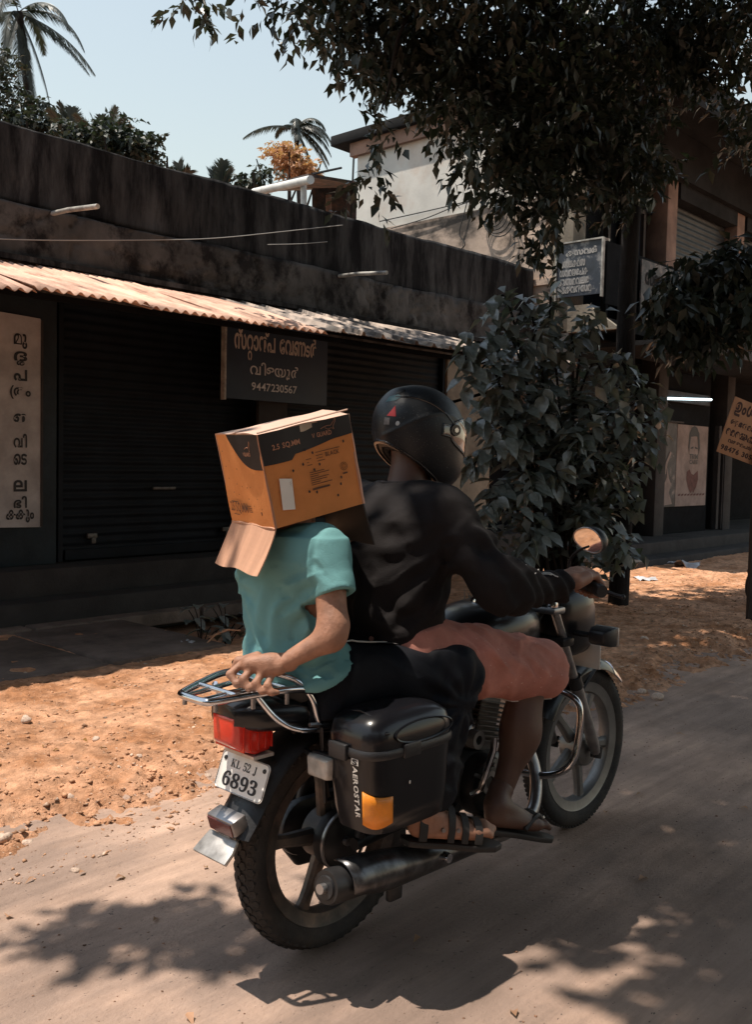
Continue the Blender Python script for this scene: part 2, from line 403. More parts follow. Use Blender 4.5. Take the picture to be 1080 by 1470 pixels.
for i, (px, py, s, lb) in enumerate([
    (40, 1208, .045, 'rounded pale stone at the dirt edge, nearest to the left border'), (6, 1208, .055, 'pale stone cut by the left border beside the asphalt edge'),
    (108, 1250, .030, 'small pale stone alone on the asphalt near the left border'), (36, 1044, .055, 'flat pale stone in the sunny dirt high up by the left border'),
    (138, 1073, .045, 'flat pale stone in the sunny dirt left of the number plate'), (200, 1098, .030, 'little pale stone midway between flat stone and number plate'),
    (326, 1086, .040, 'pale stone in the dirt just behind the tail lamp'), (298, 1114, .035, 'pale stone in the dirt just left of the number plate'),
    (100, 1152, .030, 'pale chip in the dirt above the asphalt edge'), (945, 1003, .08, 'flat pale slab of stone on the asphalt edge ahead of front wheel'), (925, 925, .07, 'pinkish stone in shaded dirt just right of the front indicator'), (922, 995, .06, 'low white stone beside the broken asphalt ahead of front wheel')]): stone(px, py, s, lb, i)

# concrete slabs before the shops
pav = bthing('pavement', None, None, 3, 5.8, 0, kind='structure')
def slab(A0, A1, D0, D1, z=.03, j=.012):
    o = MB().box(A0 + j, A1 - j, D0 + j, D1 - j, z - .1, z).build('slab', M_conc, pav, bevel=.012)
    return o
for k, (a0, a1) in enumerate([(-.6, 1.2), (1.2, 3.22), (3.22, 4.13)]):
    slab(a0, a1, 5.12, 6.42, .035 + .008 * k, .014)
for k, (a0, a1) in enumerate([(-.6, 1.8), (1.8, 3.4), (3.4, 4.9), (4.9, 6.3)]): slab(a0, a1, 6.43, 6.72, .06, .01)

# ------------------------------------------------------------------ lettering
GC = {}
def glyph(ch, bold=0.):
    k = (ch, bold)
    if k not in GC:
        c = bpy.data.curves.new('t', 'FONT'); c.body = ch; c.size = 1; c.offset = bold; c.resolution_u = 3
        o = bpy.data.objects.new('t', c); COL.objects.link(o)
        dg = bpy.context.evaluated_depsgraph_get(); me = bpy.data.meshes.new_from_object(o.evaluated_get(dg))
        V = [tuple(v.co) for v in me.vertices]; F = [tuple(p.vertices) for p in me.polygons]
        bpy.data.meshes.remove(me); bpy.data.objects.remove(o); bpy.data.curves.remove(c)
        GC[k] = (V, F)
    return GC[k]
def words(tokens, bold=0., gap=.06):
    """tokens: str or (str, mode, scale, dy): mode n = next, u = under the last glyph, o = over it, k = tight to it"""
    V, F = [], []; pen = 0; last = (0, .5)
    for t in tokens:
        if isinstance(t, str): t = (t, 'n', 1, 0)
        ch, mode, s, dy = t
        if ch == ' ': pen += .42 * s; continue
        v, f = glyph(ch, bold)
        if not v: continue
        x0 = min(p[0] for p in v); x1 = max(p[0] for p in v); w = (x1 - x0) * s
        if mode == 'n': x = pen; pen += w + gap; last = (x, x + w)
        elif mode == 'k': x = pen - gap - .02; pen = x + w + gap; last = (last[0], x + w)
        else: x = (last[0] + last[1]) / 2 - w / 2
        n = len(V); V += [((p[0] - x0) * s + x, p[1] * s + dy, 0) for p in v]; F += [tuple(i + n for i in g) for g in f]
    return V, F
def lettering(tokens, x0, x1, y0, y1, fr, M, parent, name='lettering', bold=.012, gap=.06, shear=0):
    """fit the word into a rectangle of the plane fr = function (u, v) -> point"""
    V, F = words(tokens, bold, gap)
    ax0 = min(p[0] for p in V); ax1 = max(p[0] for p in V); ay0 = min(p[1] for p in V); ay1 = max(p[1] for p in V)
    sx = (x1 - x0) / (ax1 - ax0); sy = (y1 - y0) / (ay1 - ay0)
    vs = [tuple(fr(x0 + (p[0] - ax0) * sx, y0 + (p[1] - ay0) * sy)) for p in V]
    me = bpy.data.meshes.new(name); me.from_pydata(vs, [], F); me.update()
    return link(name, me, M, parent)
def mono(s): return [c for c in s]
def bold_serif(s):
    out = []
    for c in s:
        if c.isdigit(): out.append(chr(0x1D7CE + int(c)))
        elif c.isupper(): out.append(chr(0x1D400 + ord(c) - 65))
        else: out.append(c)
    return out

# ------------------------------------------------------------------ shop building on the left
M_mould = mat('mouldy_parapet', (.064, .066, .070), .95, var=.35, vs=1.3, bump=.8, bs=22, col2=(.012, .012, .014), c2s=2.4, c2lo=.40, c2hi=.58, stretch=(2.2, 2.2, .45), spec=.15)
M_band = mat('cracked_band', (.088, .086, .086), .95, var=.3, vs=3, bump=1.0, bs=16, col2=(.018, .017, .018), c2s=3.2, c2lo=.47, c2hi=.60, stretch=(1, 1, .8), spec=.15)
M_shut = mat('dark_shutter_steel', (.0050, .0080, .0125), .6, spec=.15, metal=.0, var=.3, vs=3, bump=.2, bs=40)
M_pil = mat('blue_grey_paint', (.012, .022, .030), .8, var=.25, vs=4, bump=.3)
M_cream = mat('beige_plaster', (.26, .225, .18), .9, var=.2, vs=2.5, bump=.4, col2=(.14, .115, .09), c2s=2)
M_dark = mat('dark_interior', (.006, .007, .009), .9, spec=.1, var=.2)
M_pvc = mat('grey_pvc', (.42, .41, .38), .5, var=.25, vs=9, col2=(.16, .15, .14), c2s=6)
M_plinth = mat('worn_plinth', (.030, .027, .027), .9, var=.25, vs=3, bump=.5)
M_steelp = mat('worn_lock_steel', (.11, .105, .10), .5, metal=.6, var=.3, vs=20)
shop = bthing('shop_building', 'long low mildewed concrete shop building with closed dark shutters and high parapet', 'building', 5, 7.1)
A1 = 10.6
def parapet(z0, z1, d, name, M, bump_=.010):
    na, nz = 360, max(4, int((z1 - z0) / .03)); a = np.linspace(-1.5, A1, na); z = np.linspace(z0, z1, nz)
    AA, ZZ = np.meshgrid(a, z, indexing='ij'); top = (ZZ - z0) / (z1 - z0)
    q = np.stack([AA * 2.2, ZZ * 2.2, AA * 0], -1)
    DD = d - bump_ * fbm(q, 4, 31) * .8
    if name == 'wall_band':
        cr = np.abs(fbm(np.stack([AA * 2.4, ZZ * 1.5, AA * 0], -1), 3, 77)); DD = DD + np.clip(.05 - cr, 0, 1) * .7 + np.clip(.04 - np.abs(fbm(np.stack([AA * .8, ZZ * 4.5, AA * 0], -1), 3, 12)), 0, 1) * .7
    ZZ = ZZ + (top > .999) * (.012 * fbm(np.stack([AA * 3, AA * 0, AA * 0], -1), 3, 3) + np.interp(AA, [-1.5, 3, 10.6], [-.05, -.02, .03]))
    V = np.stack([AA, DD, ZZ], -1).reshape(-1, 3)
    Vb = V.copy(); Vb[:, 1] = d + .16; n = len(V)
    i = (np.arange(na - 1)[:, None] * nz + np.arange(nz - 1)[None]).ravel()
    F = np.stack([i, i + nz, i + nz + 1, i + 1], 1)
    t = np.arange(na - 1) * nz + nz - 1; Ft = np.stack([t, t + nz, t + nz + n, t + n], 1)
    b_ = np.arange(na - 1) * nz; Fb = np.stack([b_ + n, b_ + nz + n, b_ + nz, b_], 1)
    e = (na - 1) * nz + np.arange(nz - 1); Fe = np.stack([e, e + n, e + n + 1, e + 1], 1)
    o = link(name, fast_mesh(name, np.concatenate([V, Vb]), np.concatenate([F, Ft, Fb, Fe, F[:, ::-1] + n]), True), M, shop); return o
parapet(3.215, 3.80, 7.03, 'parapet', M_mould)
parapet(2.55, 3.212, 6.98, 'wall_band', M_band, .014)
MB().box(-1.5, 10.58, 7.2, 15, 3.0, 3.15).build('roof', M_mould, shop)
MB().box(-1.5, 10.58, 7.22, 7.30, .3, 3.0).build('wall', M_dark, shop)
MB().box(-1.5, 10.58, 14.8, 15, 0, 3.8).build('back_wall', M_mould, shop)
def shutter(A0, A1_, d, z0, z1, parent, M, pitch=.075, name='shutter'):
    prof = []; z = z0
    while z < z1 - .001:
        for k in range(5):
            t = k / 5; prof.append((d - .014 * math.sin(math.pi * t), z + pitch * t * .9))
        z += pitch
    prof.append((d, z))
    V = [(A0, y, zz) for y, zz in prof] + [(A1_, y, zz) for y, zz in prof]; n = len(prof)
    F = [(i, i + n, i + n + 1, i + 1) for i in range(n - 1)]
    o = link(name, fast_mesh(name, V, F, True), M, parent); return o
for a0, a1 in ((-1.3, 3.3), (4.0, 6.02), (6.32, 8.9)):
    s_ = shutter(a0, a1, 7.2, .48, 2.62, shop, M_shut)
    MB().box(a0 + .05, a1 - .05, 7.16, 7.2, .45, .53).build('bottom_rail', M_shut, s_).location = (0, 0, 0)
    for aa in (a0 + .25, a1 - .35):
        lk = MB().box(aa, aa + .09, 7.150, 7.175, .62, .66).build('hasp', M_steelp, s_, bevel=.004); MB().box(aa + .025, aa + .065, 7.128, 7.149, .575, .625).build('padlock', M_steelp, lk, bevel=.006)
    MB().box((a0 + a1) / 2 - .12, (a0 + a1) / 2 + .12, 7.150, 7.172, 1.02, 1.045).build('pull_handle', M_steelp, s_, bevel=.005)
    for aa in (a0 - .03, a1):
        MB().box(aa, aa + .04, 7.13, 7.2, .44, 2.62).build('guide_rail', M_shut, s_).location = (0, 0, 0)
for a0, a1, Mx in ((3.34, 3.95, M_pil), (6.07, 6.28, M_cream)):
    MB().box(a0, a1, 7.12, 7.22, .43, 2.6).build('pillar', Mx, shop, bevel=.01)
MB().box(8.95, 9.85, 7.10, 7.22, .2, 2.6).build('pillar', M_cream, shop, bevel=.01, label='broad beige end pillar')
MB().box(-1.5, 10.5, 6.86, 7.6, -.1, .43).build('plinth', M_plinth, shop, bevel=.02)
MB().box(-1.5, 6.6, 6.6, 6.86, -.1, .22).build('step', M_plinth, shop, bevel=.02)
for (px, py, qx, qy, D) in ((70, 307, 129, 302, 7.03), (486, 396, 547, 394, 6.98)):
    def onD(x, y, DD):
        r = cF + cR * ((x - 540) / FPX) - cU * ((y - 735) / FPX); return Vector((0, 0, CAMH)) + r * (DD / r.dot(BN) )
    p = onD(px, py, D); A, _ = toAD(p)
    MB().tube([(A, D + .1, p.z - .0), (A + .02, D - .25, p.z - .005), (A + .05, D - .62, p.z - .03)], .019, 10, cap=True).build('drain_pipe', M_pvc, shop)
MB().box(-1.5, 10.6, 6.90, 6.975, 2.76, 2.80).build('flashing', M_mould, shop)

aw = bthing('awning', 'corrugated sheet awning sloping out over the dark shop shutters', 'awning', 5, 6, 2.5)
M_sheetL = mat('dusty_orange_sheet', (.68, .43, .32), .75, var=.25, vs=3, col2=(.30, .16, .11), c2s=4, bump=.3, stretch=(1, .35, 1))
M_sheetR = mat('weathered_pale_sheet', (.46, .37, .31), .7, var=.25, vs=4, col2=(.13, .11, .10), c2s=3.4, c2lo=.46, c2hi=.58, bump=.3)
def sheet(a0, a1, wave, k):
    D0, D1 = 5.38 + RNG.uniform(-.02, .02), 6.95; n = int((a1 - a0) / .0125); a = np.linspace(a0, a1, n + 1)
    if wave == 'fine': h = .013 * np.sin(a / .078 * 2 * math.pi)
    else:
        t = (a / .235) % 1.0; h = np.where(t < .22, .032 * np.clip(np.minimum(t, .22 - t) / .055, 0, 1), 0) + .003 * np.sin(a / .047 * 6.28)
    rows = []
    dl = np.linspace(D0, D1, 9)
    for d_ in dl:
        f = (d_ - D0) / (D1 - D0); z = 2.285 + .012 * (a - 3) + f * (2.735 - 2.285 - .012 * (a - 3)) + h + .004 * k % .01 + .012 * np.sin(d_ * 3 + k * 2)
        rows.append(np.stack([a, np.full_like(a, d_), z], 1))
    V = np.concatenate(rows); m_ = len(a); i = (np.arange(8)[:, None] * m_ + np.arange(m_ - 1)[None]).ravel()
    F = np.stack([i, i + 1, i + m_ + 1, i + m_], 1); V2 = V.copy(); V2[:, 2] -= .004
    e = np.arange(m_ - 1); Fe = np.stack([e, e + len(V), e + 1 + len(V), e + 1], 1)
    link('corrugated_sheet', fast_mesh('corrugated_sheet', np.concatenate([V, V2]), np.concatenate([F, F[:, ::-1] + len(V), Fe]), True), M_sheetL if wave == 'fine' else M_sheetR, aw)
a = 1.2; k = 0
while a < 5.25: sheet(a, a + .84, 'fine', k); a += .81; k += 1
while a < 8.9: sheet(a, a + .96, 'trap', k); a += .93; k += 1
for dd, zz in ((5.6, 2.33), (6.3, 2.52)):
    MB().box(1.2, 9.0, dd, dd + .04, zz - .05, zz - .012).build('batten', M_dark, aw)
for aa in (1.5, 8.8):
    MB().tube([(aa, 6.95, 2.0), (aa, 5.65, 2.26)], .018, 6).build('bracket', M_dark, aw)

def frame_plane(A0, D0, Z0): return lambda u, v: (A0 + u, D0, Z0 + v)
M_signblue = mat('navy_sign_paint', (.012, .030, .062), .55, var=.12, vs=3)
M_signtan = mat('tan_sign_lettering', (.58, .52, .47), .7, var=.05)
M_signwhite = mat('pale_sign_lettering', (.64, .66, .68), .7, var=.05)
sg = bthing('shop_sign', 'navy sign board with Malayalam lettering and a phone number under the awning', 'sign', 6.1, 6.9, 1.85)
MB().box(5.47, 6.76, 6.90, 6.93, 1.855, 2.60).build('board', M_signblue, sg)
MB().box(5.455, 5.475, 6.885, 6.94, 1.84, 2.60).build('frame', M_pvc, sg)
fp = frame_plane(5.47, 6.895, 1.855)
lettering(['സ', ('്', 'o', 1, .02), 'റ', ('റ', 'u', .62, -.42), 'ാ', 'ന', ('പ', 'k', 1, 0), ('്', 'o', 1, .02), ' ', 'േ', 'വ', 'ണ', ('ട', 'k', .8, 0), 'ർ'], .10, 1.13, .36, .66, fp, M_signtan, sg, bold=.028, gap=.03)
lettering(['വ', ('ി', 'n', 1, 0), 'ള', 'യ', ('ൂ', 'n', 1, 0), 'ർ'], .29, .90, .205, .355, fp, M_signwhite, sg, bold=.012, gap=.04)
lettering(mono('9447230567'), .31, .88, .09, .165, fp, M_signwhite, sg, bold=.014, gap=.05)
pl = bthing('sign_post', 'pale grey upright board below the navy sign', 'post', 6.15, 7.0, .43)
MB().box(5.98, 6.34, 7.02, 7.06, .43, 1.9).build('upright', M_plinth, pl)

bn_ = bthing('banner', 'tall narrow beige banner with vertical Malayalam lettering on the blue pillar', 'banner', 3.6, 7.1, .74)
M_bann = mat('beige_banner', (.37, .37, .38), .8, var=.12, vs=5, col2=(.28, .275, .28), c2s=2)
M_ink = mat('black_ink', (.010, .010, .014), .6, var=0)
bmB = MB(); n = 14
for i in range(n): pass
bmB.prism([(3.42, .745), (3.80, .735), (3.815, 2.33), (3.79, 2.375), (3.42, 2.39)], 7.095, 7.105, 'y')
bmB.build('cloth', M_bann, bn_)
MB().box(3.795, 3.812, 7.085, 7.112, .74, 2.36).build('frame', M_plinth, bn_)
fp = frame_plane(3.5, 7.09, 0)
rows = [(['മ', 'ു'], 2.125, 2.24), (['ദ', ('ര', 'u', .5, -.3)], 1.995, 2.105), (['പ'], 1.875, 1.965), (['(', ('ത', 'k', 1, 0), 'ം'], 1.735, 1.84),
        (['ഇ'], 1.515, 1.625), (['വ', 'ി'], 1.36, 1.47), (['െ', 'ട'], 1.225, 1.315), (['ല'], 1.02, 1.11), (['ഭ', 'ി'], .89, .985), (['ക', ('ക', 'k', 1, 0), 'ു', 'ം'], .755 + .02, .88)]
for tk, z0, z1 in rows:
    wd_ = .11 if len(tk) < 3 else .17
    if len(tk) == 4: wd_ = .23
    lettering(tk, .125 - wd_ / 2, .125 + wd_ / 2, z0, z1, fp, M_ink, bn_, bold=.03, gap=.02)

# cables on the shop wall
M_cab = mat('grey_cable', (.35, .35, .34), .6, var=.05); M_cabd = mat('black_cable', (.02, .02, .02), .6, var=.05)
def cable(name, pts, r, M, label, group=None):
    o = MB().tube(smooth_path(pts, 6), r, 5).build(name, M); tag(o, label, 'cable', group); return o
def onplane(px, py, D):
    r = cF + cR * ((px - 540) / FPX) - cU * ((py - 735) / FPX); return Vector((0, 0, CAMH)) + r * (D / r.dot(BN))
cable('cable', [onplane(x, y, 6.92) for x, y in ((-60, 338), (0, 343), (100, 345), (250, 344), (320, 341), (400, 333), (492, 323))], .004, M_cab, 'long pale cable sagging across the mildewed parapet', 'cables on the walls')
cable('cable', [onplane(x, y, 6.93) for x, y in ((384, 351), (430, 350), (470, 347))], .0035, M_cab, 'short pale cable just below the long one on the parapet', 'cables on the walls')

# ------------------------------------------------------------------ two-storey building on the right
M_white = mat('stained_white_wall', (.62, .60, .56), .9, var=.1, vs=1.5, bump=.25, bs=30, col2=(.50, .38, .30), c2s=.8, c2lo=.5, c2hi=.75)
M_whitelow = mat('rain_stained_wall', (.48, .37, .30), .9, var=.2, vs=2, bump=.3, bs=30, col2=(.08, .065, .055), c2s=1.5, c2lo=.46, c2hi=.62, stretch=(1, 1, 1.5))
M_salmon = mat('salmon_column', (.26, .16, .12), .85, var=.2, vs=3, col2=(.22, .13, .10), c2s=4, bump=.3)
M_roofc = mat('blackened_slab', (.018, .018, .019), .95, var=.3, vs=2, bump=.5, spec=.15)
M_metal = mat('grey_shutter', (.028, .029, .031), .5, metal=.3, var=.2, vs=3)
M_wood = mat('dark_wood', (.04, .028, .022), .7, var=.2, vs=6)
M_bluedoor = mat('dark_blue_door', (.012, .025, .055), .5, var=.2, vs=3)
b2 = bthing('corner_building', 'two storey shop building with stained white side wall and shuttered upper front', 'building', 12, 6.5)
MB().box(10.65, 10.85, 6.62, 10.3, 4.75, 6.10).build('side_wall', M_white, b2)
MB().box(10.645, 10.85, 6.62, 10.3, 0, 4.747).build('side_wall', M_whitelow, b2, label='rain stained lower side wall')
MB().box(10.62, 10.66, 6.62, 10.32, 3.62, 3.70).build('ledge', M_whitelow, b2)
MB().box(10.85, 22, 10.1, 10.3, 0, 6.1).build('back_wall', M_white, b2)
MB().box(10.5, 24, 5.45, 10.75, 6.10, 6.26).build('roof_slab', M_roofc, b2, bevel=.02)
MB().box(10.5, 24, 5.40, 5.45, 5.86, 6.26).build('fascia', M_roofc, b2)
MB().box(10.58, 10.7, 6.78, 10.4, 5.90, 6.098).build('roof_beam', M_salmon, b2)
MB().box(10.63, 10.93, 6.48, 6.78, 3.0, 6.098).build('column', M_cream, b2, bevel=.01)
MB().box(10.63, 10.93, 6.50, 6.80, -.1, 2.98).build('column', M_plinth, b2, bevel=.01)
for a0, a1 in ((13.07, 13.38), (15.55, 15.85), (18.3, 18.6)):
    MB().box(a0, a1, 6.42, 6.75, 3.12, 5.80).build('column', M_salmon, b2, bevel=.01)
    MB().box(a0 + .1, a1 + .1, 6.5, 6.8, -.1, 2.98).build('column', M_plinth, b2, bevel=.01)
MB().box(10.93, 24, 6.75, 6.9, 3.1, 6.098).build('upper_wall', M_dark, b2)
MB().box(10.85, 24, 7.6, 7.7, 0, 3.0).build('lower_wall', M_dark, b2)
MB().box(10.95, 24, 6.3, 6.7, 5.45, 6.09).build('lintel', M_roofc, b2)
for a0, a1 in ((13.42, 15.5), (15.9, 18.2)): 
    s_ = shutter(a0, a1, 6.62, 3.2, 5.45, b2, M_metal, .085)
    MB().box(a0, a1, 6.40, 6.60, 5.22, 5.47).build('shutter_hood', M_roofc, s_).location = (0, 0, 0)
s_ = shutter(10.95, 13.05, 6.66, 4.95, 5.45, b2, M_shut, .085)
wf = MB(); 
for aa in (11.0, 11.75, 12.2, 12.75): wf.box(aa, aa + .06, 6.62, 6.70, 3.2, 4.95)
wf.box(11.0, 12.81, 6.62, 6.70, 4.9, 4.95)
wfo = wf.build('door_frame', M_wood, b2); MB().box(12.27, 12.74, 6.67, 6.69, 3.2, 4.88).build('door', M_bluedoor, wfo).location = (0, 0, 0)
MB().box(10.87, 24, 6.485, 10.09, 2.985, 3.095).build('upper_floor', M_roofc, b2)
MB().box(10.6, 24, 5.92, 6.48, 2.99, 3.115).build('balcony_floor', M_roofc, b2, bevel=.01)
bp_ = MB().box(11.3, 24, 5.95, 6.0, 3.118, 4.0).build('balcony_parapet', M_dark, b2)
for i in range(6):
    MB().box(11.42 + i * .62, 11.98 + i * .62, 5.93, 5.948, 3.25, 3.85).build('panel', M_roofc, bp_).location = (0, 0, 0)
# slanted lower sun shade and corner support
MB().prism([(5.75, 2.97), (6.48, 2.97), (6.48, 3.30), (6.2, 3.30)], 10.55, 10.62, 'x').build('shade_bracket', M_cream, b2)
MB().box(10.9, 24, 5.2, 6.4, 2.80, 2.86).build('sun_shade', M_roofc, b2)
MB().box(10.9, 24, 5.16, 5.2, 2.78, 2.90).build('shade_edge', M_plinth, b2)
MB().box(10.7, 24, 6.0, 7.6, -.1, .28).build('plinth', M_plinth, b2, bevel=.02)
MB().box(10.7, 24, 5.65, 6.0, -.1, .12).build('step', M_plinth, b2, bevel=.02)
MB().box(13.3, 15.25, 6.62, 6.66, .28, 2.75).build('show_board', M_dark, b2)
MB().box(11.1, 13.1, 6.9, 6.95, .3, 2.9).build('shop_front', M_shut, b2)
for a in (15.42, 15.62): MB().box(a, a + .09, 6.52, 6.6, .3, 2.0).build('door_jamb', M_plinth, b2)
tl = bthing('tube_light', 'lit white fluorescent tube above the posters', 'lamp', 14.2, 6.5, 2.33)
M_tube = mat('glowing_tube', (.72, .92, 1.0), .5, var=0, emit=2.2)
MB().tube([(13.45, 6.5, 2.325), (15.0, 6.5, 2.40)], .019, 8).build('tube', M_tube, tl)
MB().box(13.42, 15.05, 6.54, 6.60, 2.30, 2.46).build('fitting', M_plinth, tl)
# posters
M_paper = mat('pinkish_poster_paper', (.27, .21, .19), .8, var=.12, vs=4, col2=(.20, .15, .13), c2s=3)
M_dposter = mat('dark_poster', (.045, .042, .045), .6, var=.4, vs=5, col2=(.16, .13, .12), c2s=4, c2lo=.55, c2hi=.65)
M_beard = mat('maroon_print', (.11, .045, .04), .8, var=.2, vs=12)
po = bthing('poster', 'pale barber poster with black hair, brows and maroon beard under the tube light', 'poster', 14.7, 6.6, .7)
fp = frame_plane(0, 6.585, 0)
MB().box(14.03, 15.14, 6.59, 6.60, .70, 1.97).build('sheet', M_paper, po)
def flat(name, pts, M, parent, fr):
    me = bpy.data.meshes.new(name); me.from_pydata([tuple(fr(u, v)) for u, v in pts], [], [tuple(range(len(pts)))]); me.update(); return link(name, me, M, parent)
hair = [(14.42, 1.62), (14.45, 1.85), (14.53, 1.94), (14.62, 1.965), (14.71, 1.94), (14.80, 1.85), (14.84, 1.62), (14.80, 1.50), (14.78, 1.66), (14.74, 1.80), (14.62, 1.80), (14.50, 1.79), (14.47, 1.66), (14.46, 1.52)]
flat('hair_print', hair, M_ink, po, fp)
flat('brow_print', [(14.50, 1.62), (14.60, 1.64), (14.60, 1.61), (14.50, 1.60)], M_ink, po, fp); flat('brow_print', [(14.66, 1.64), (14.76, 1.62), (14.76, 1.60), (14.66, 1.61)], M_ink, po, fp)
flat('beard_print', [(14.40, 1.24), (14.50, 1.28), (14.56, 1.21), (14.64, 1.19), (14.80, 1.26), (14.82, 1.12), (14.76, 1.0), (14.66, .90), (14.62, .95), (14.56, .90), (14.46, 1.0), (14.40, 1.12)], M_beard, po, fp)
lettering(mono('TRIM'), 14.48, 14.78, 1.44, 1.52, fp, M_dposter, po, bold=.03); lettering(mono('CARE'), 14.48, 14.78, 1.36, 1.43, fp, M_dposter, po, bold=.03)
for i in range(9): flat('print_line', [(14.12 + i * .11, .86), (14.19 + i * .11, .87), (14.20 + i * .11, .90), (14.12 + i * .11, .885)], M_beard, po, fp)
po2 = bthing('poster', 'dark glossy poster with pale figure, left of the barber poster', 'poster', 13.75, 6.6, .7)
MB().box(13.5, 14.02, 6.592, 6.602, .70, 2.0).build('sheet', M_dposter, po2)
flat('figure_print', [(13.56, .72), (13.60, 1.0), (13.70, 1.15), (13.72, 1.30), (13.78, 1.14), (13.86, 1.05), (13.80, .92), (13.92, .74)], M_paper, po2, fp)
flat('figure_print', [(13.62, 1.2), (13.66, 1.38), (13.80, 1.55), (13.84, 1.52), (13.72, 1.36), (13.68, 1.2)], M_paper, po2, fp)
MB().box(13.45, 14.15, 6.55, 6.59, 1.985, 2.01).build('frame', M_plinth, po2)
# balcony banners
M_flex = mat('printed_flex_banner', (.030, .038, .055), .5, var=.3, vs=5, col2=(.16, .16, .165), c2s=5, c2lo=.52, c2hi=.6)
M_flext = mat('banner_white_print', (.30, .29, .285), .6, var=.2, vs=9)
bb = bthing('balcony_banner', 'blue and white printed banner in a pale frame on the balcony side', 'banner', 10.6, 6.3, 3.4)
MB().box(10.57, 10.59, 6.03, 6.66, 3.42, 4.08).build('sheet', M_flex, bb)
fr_ = MB(); fr_.box(10.55, 10.60, 6.01, 6.03, 3.38, 4.1); fr_.box(10.55, 10.60, 6.66, 6.68, 3.38, 4.12); fr_.box(10.55, 10.60, 6.03, 6.66, 4.081, 4.10); fr_.build('frame', M_pvc, bb)
fs = lambda u, v: (10.565, 6.66 - u, 3.42 + v)
for v0, tk, u0, u1 in ((.50, 'കസവർ', .12, .56), (.36, 'പസലകമസ', .04, .40), (.25, 'സവമയരപക', .04, .44), (.14, 'ബസമവലര', .04, .46), (.04, 'പകവനസമ', .05, .5)):
    lettering(mono(tk), u0, u1, v0, v0 + .09, fs, M_flext, bb, bold=.05, gap=.02)
MB().box(10.62, 11.2, 5.99, 6.02, 3.30, 4.06).build('return_panel', M_dark, bb)
fb = bthing('balcony_banner', 'dark shop banner on the balcony front, half hidden by hanging leaves', 'banner', 11.9, 5.9, 3.3)
MB().box(11.35, 13.2, 5.90, 5.92, 3.28, 3.95).build('sheet', M_dposter, fb)
fpb = frame_plane(11.35, 5.895, 3.28)
lettering(mono('സലൺ'), .1, .8, .36, .58, fpb, M_roofc, fb, bold=.04); lettering(mono('മപലര'), .1, .9, .14, .28, fpb, M_roofc, fb, bold=.03)
MB().box(11.38, 12.3, 5.885, 5.90, 3.20, 3.27).build('batten', M_pvc, fb)
# things on the balcony rail, dim
M_scrap = mat('scrap_metal', (.25, .25, .26), .35, metal=.5, var=.4, vs=20)
pot = MB(); pot.lathe([(.001, 0), (.09, 0), (.12, .16), (.105, .16), (.08, .02), (.001, .02)], 14, 'z', (11.0, 6.3, 4.02)); po_ = pot.mesh('pot')
o = link('metal_pot', po_, M_scrap); o.rotation_euler = (0, 0, BROT); tag(o, 'dull metal pot on the balcony corner above the blue banner', 'pot')

# wires on the white wall
def side(px, py, A=10.6):
    r = cF + cR * ((px - 540) / FPX) - cU * ((py - 735) / FPX); return Vector((0, 0, CAMH)) + r * (A / r.dot(BD))
cable('wire', [side(x, y) for x, y in ((545, 318), (600, 306), (660, 292), (700, 280), (722, 272))], .009, M_cabd, 'upper black wire running along the white wall to the coil', 'cables on the walls')
cable('wire', [side(x, y) for x, y in ((562, 328), (610, 314), (650, 298), (700, 281))], .008, M_cabd, 'lower black wire running along the white wall to the coil', 'cables on the walls')
cable('wire', [side(x, y) for x, y in ((700, 281), (725, 300), (745, 306), (770, 300), (790, 280))], .008, M_cabd, 'black wire looping right of the coil on the white wall', 'cables on the walls')
cable('wire', [side(x, y) for x, y in ((672, 285), (666, 310), (660, 335), (668, 350), (662, 358))], .008, M_cabd, 'black wire hanging straight down left of the coil', 'cables on the walls')
coil = thing('cable_coil', 'coil of black cable hanging on the white wall', 'cable', side(707, 305, 10.58))
for i in range(4):
    cx, cy = 707 + i * 3, 303 + i * 2; rr = 18 + i * 2.2
    pts = [side(cx + rr * .95 * math.cos(t), cy + rr * 1.25 * math.sin(t), 10.56 - i * .01) - coil.location for t in np.linspace(0, 2 * math.pi, 22)[:-1]]
    MB().tube(pts, .008, 5, closed=True).build('loop', M_cabd, coil)

# ------------------------------------------------------------------ roof shed and pipes behind the parapet
M_gut = mat('white_gutter', (.62, .62, .60), .6, var=.15, vs=4)
M_tin = mat('rusty_tin', (.05, .045, .045), .7, var=.4, vs=6, col2=(.16, .08, .05), c2s=4)
def dpt(px, py, Y): return at(px, py, Y)
sh = thing('roof_shed', 'open tin roofed shed with white gutter pipe behind the parapet', 'shed', dpt(470, 310, 16))
def shp(px, py, Y): return dpt(px, py, Y) - sh.location
MB().tube([shp(365, 276, 16.5), shp(446, 258, 14.6)], .065, 12).build('gutter', M_gut, sh)
MB().tube([shp(436, 263, 15), shp(436, 300, 15)], .05, 10).build('post', M_gut, sh)
MB().tube([shp(472, 280, 17.5), shp(472, 312, 17.5)], .05, 8).build('post', M_salmon, sh)
q = [shp(360, 272, 17), shp(443, 249, 14.9), shp(560, 268, 16.5), shp(470, 268, 20)]
MB().add([tuple(p) for p in q] + [tuple(p - Vector((0, 0, .05))) for p in q], [(0, 1, 2, 3), (7, 6, 5, 4), (0, 4, 5, 1), (1, 5, 6, 2), (2, 6, 7, 3), (3, 7, 4, 0)]).build('roof', M_tin, sh)
q = [shp(448, 256, 18), shp(560, 268, 18), shp(560, 330, 18), shp(448, 330, 18)]
MB().add([tuple(p) for p in q] + [tuple(p + Vector((0, .08, 0))) for p in q], [(0, 1, 2, 3), (7, 6, 5, 4), (0, 4, 5, 1), (1, 5, 6, 2), (2, 6, 7, 3), (3, 7, 4, 0)]).build('back_wall', M_tin, sh)
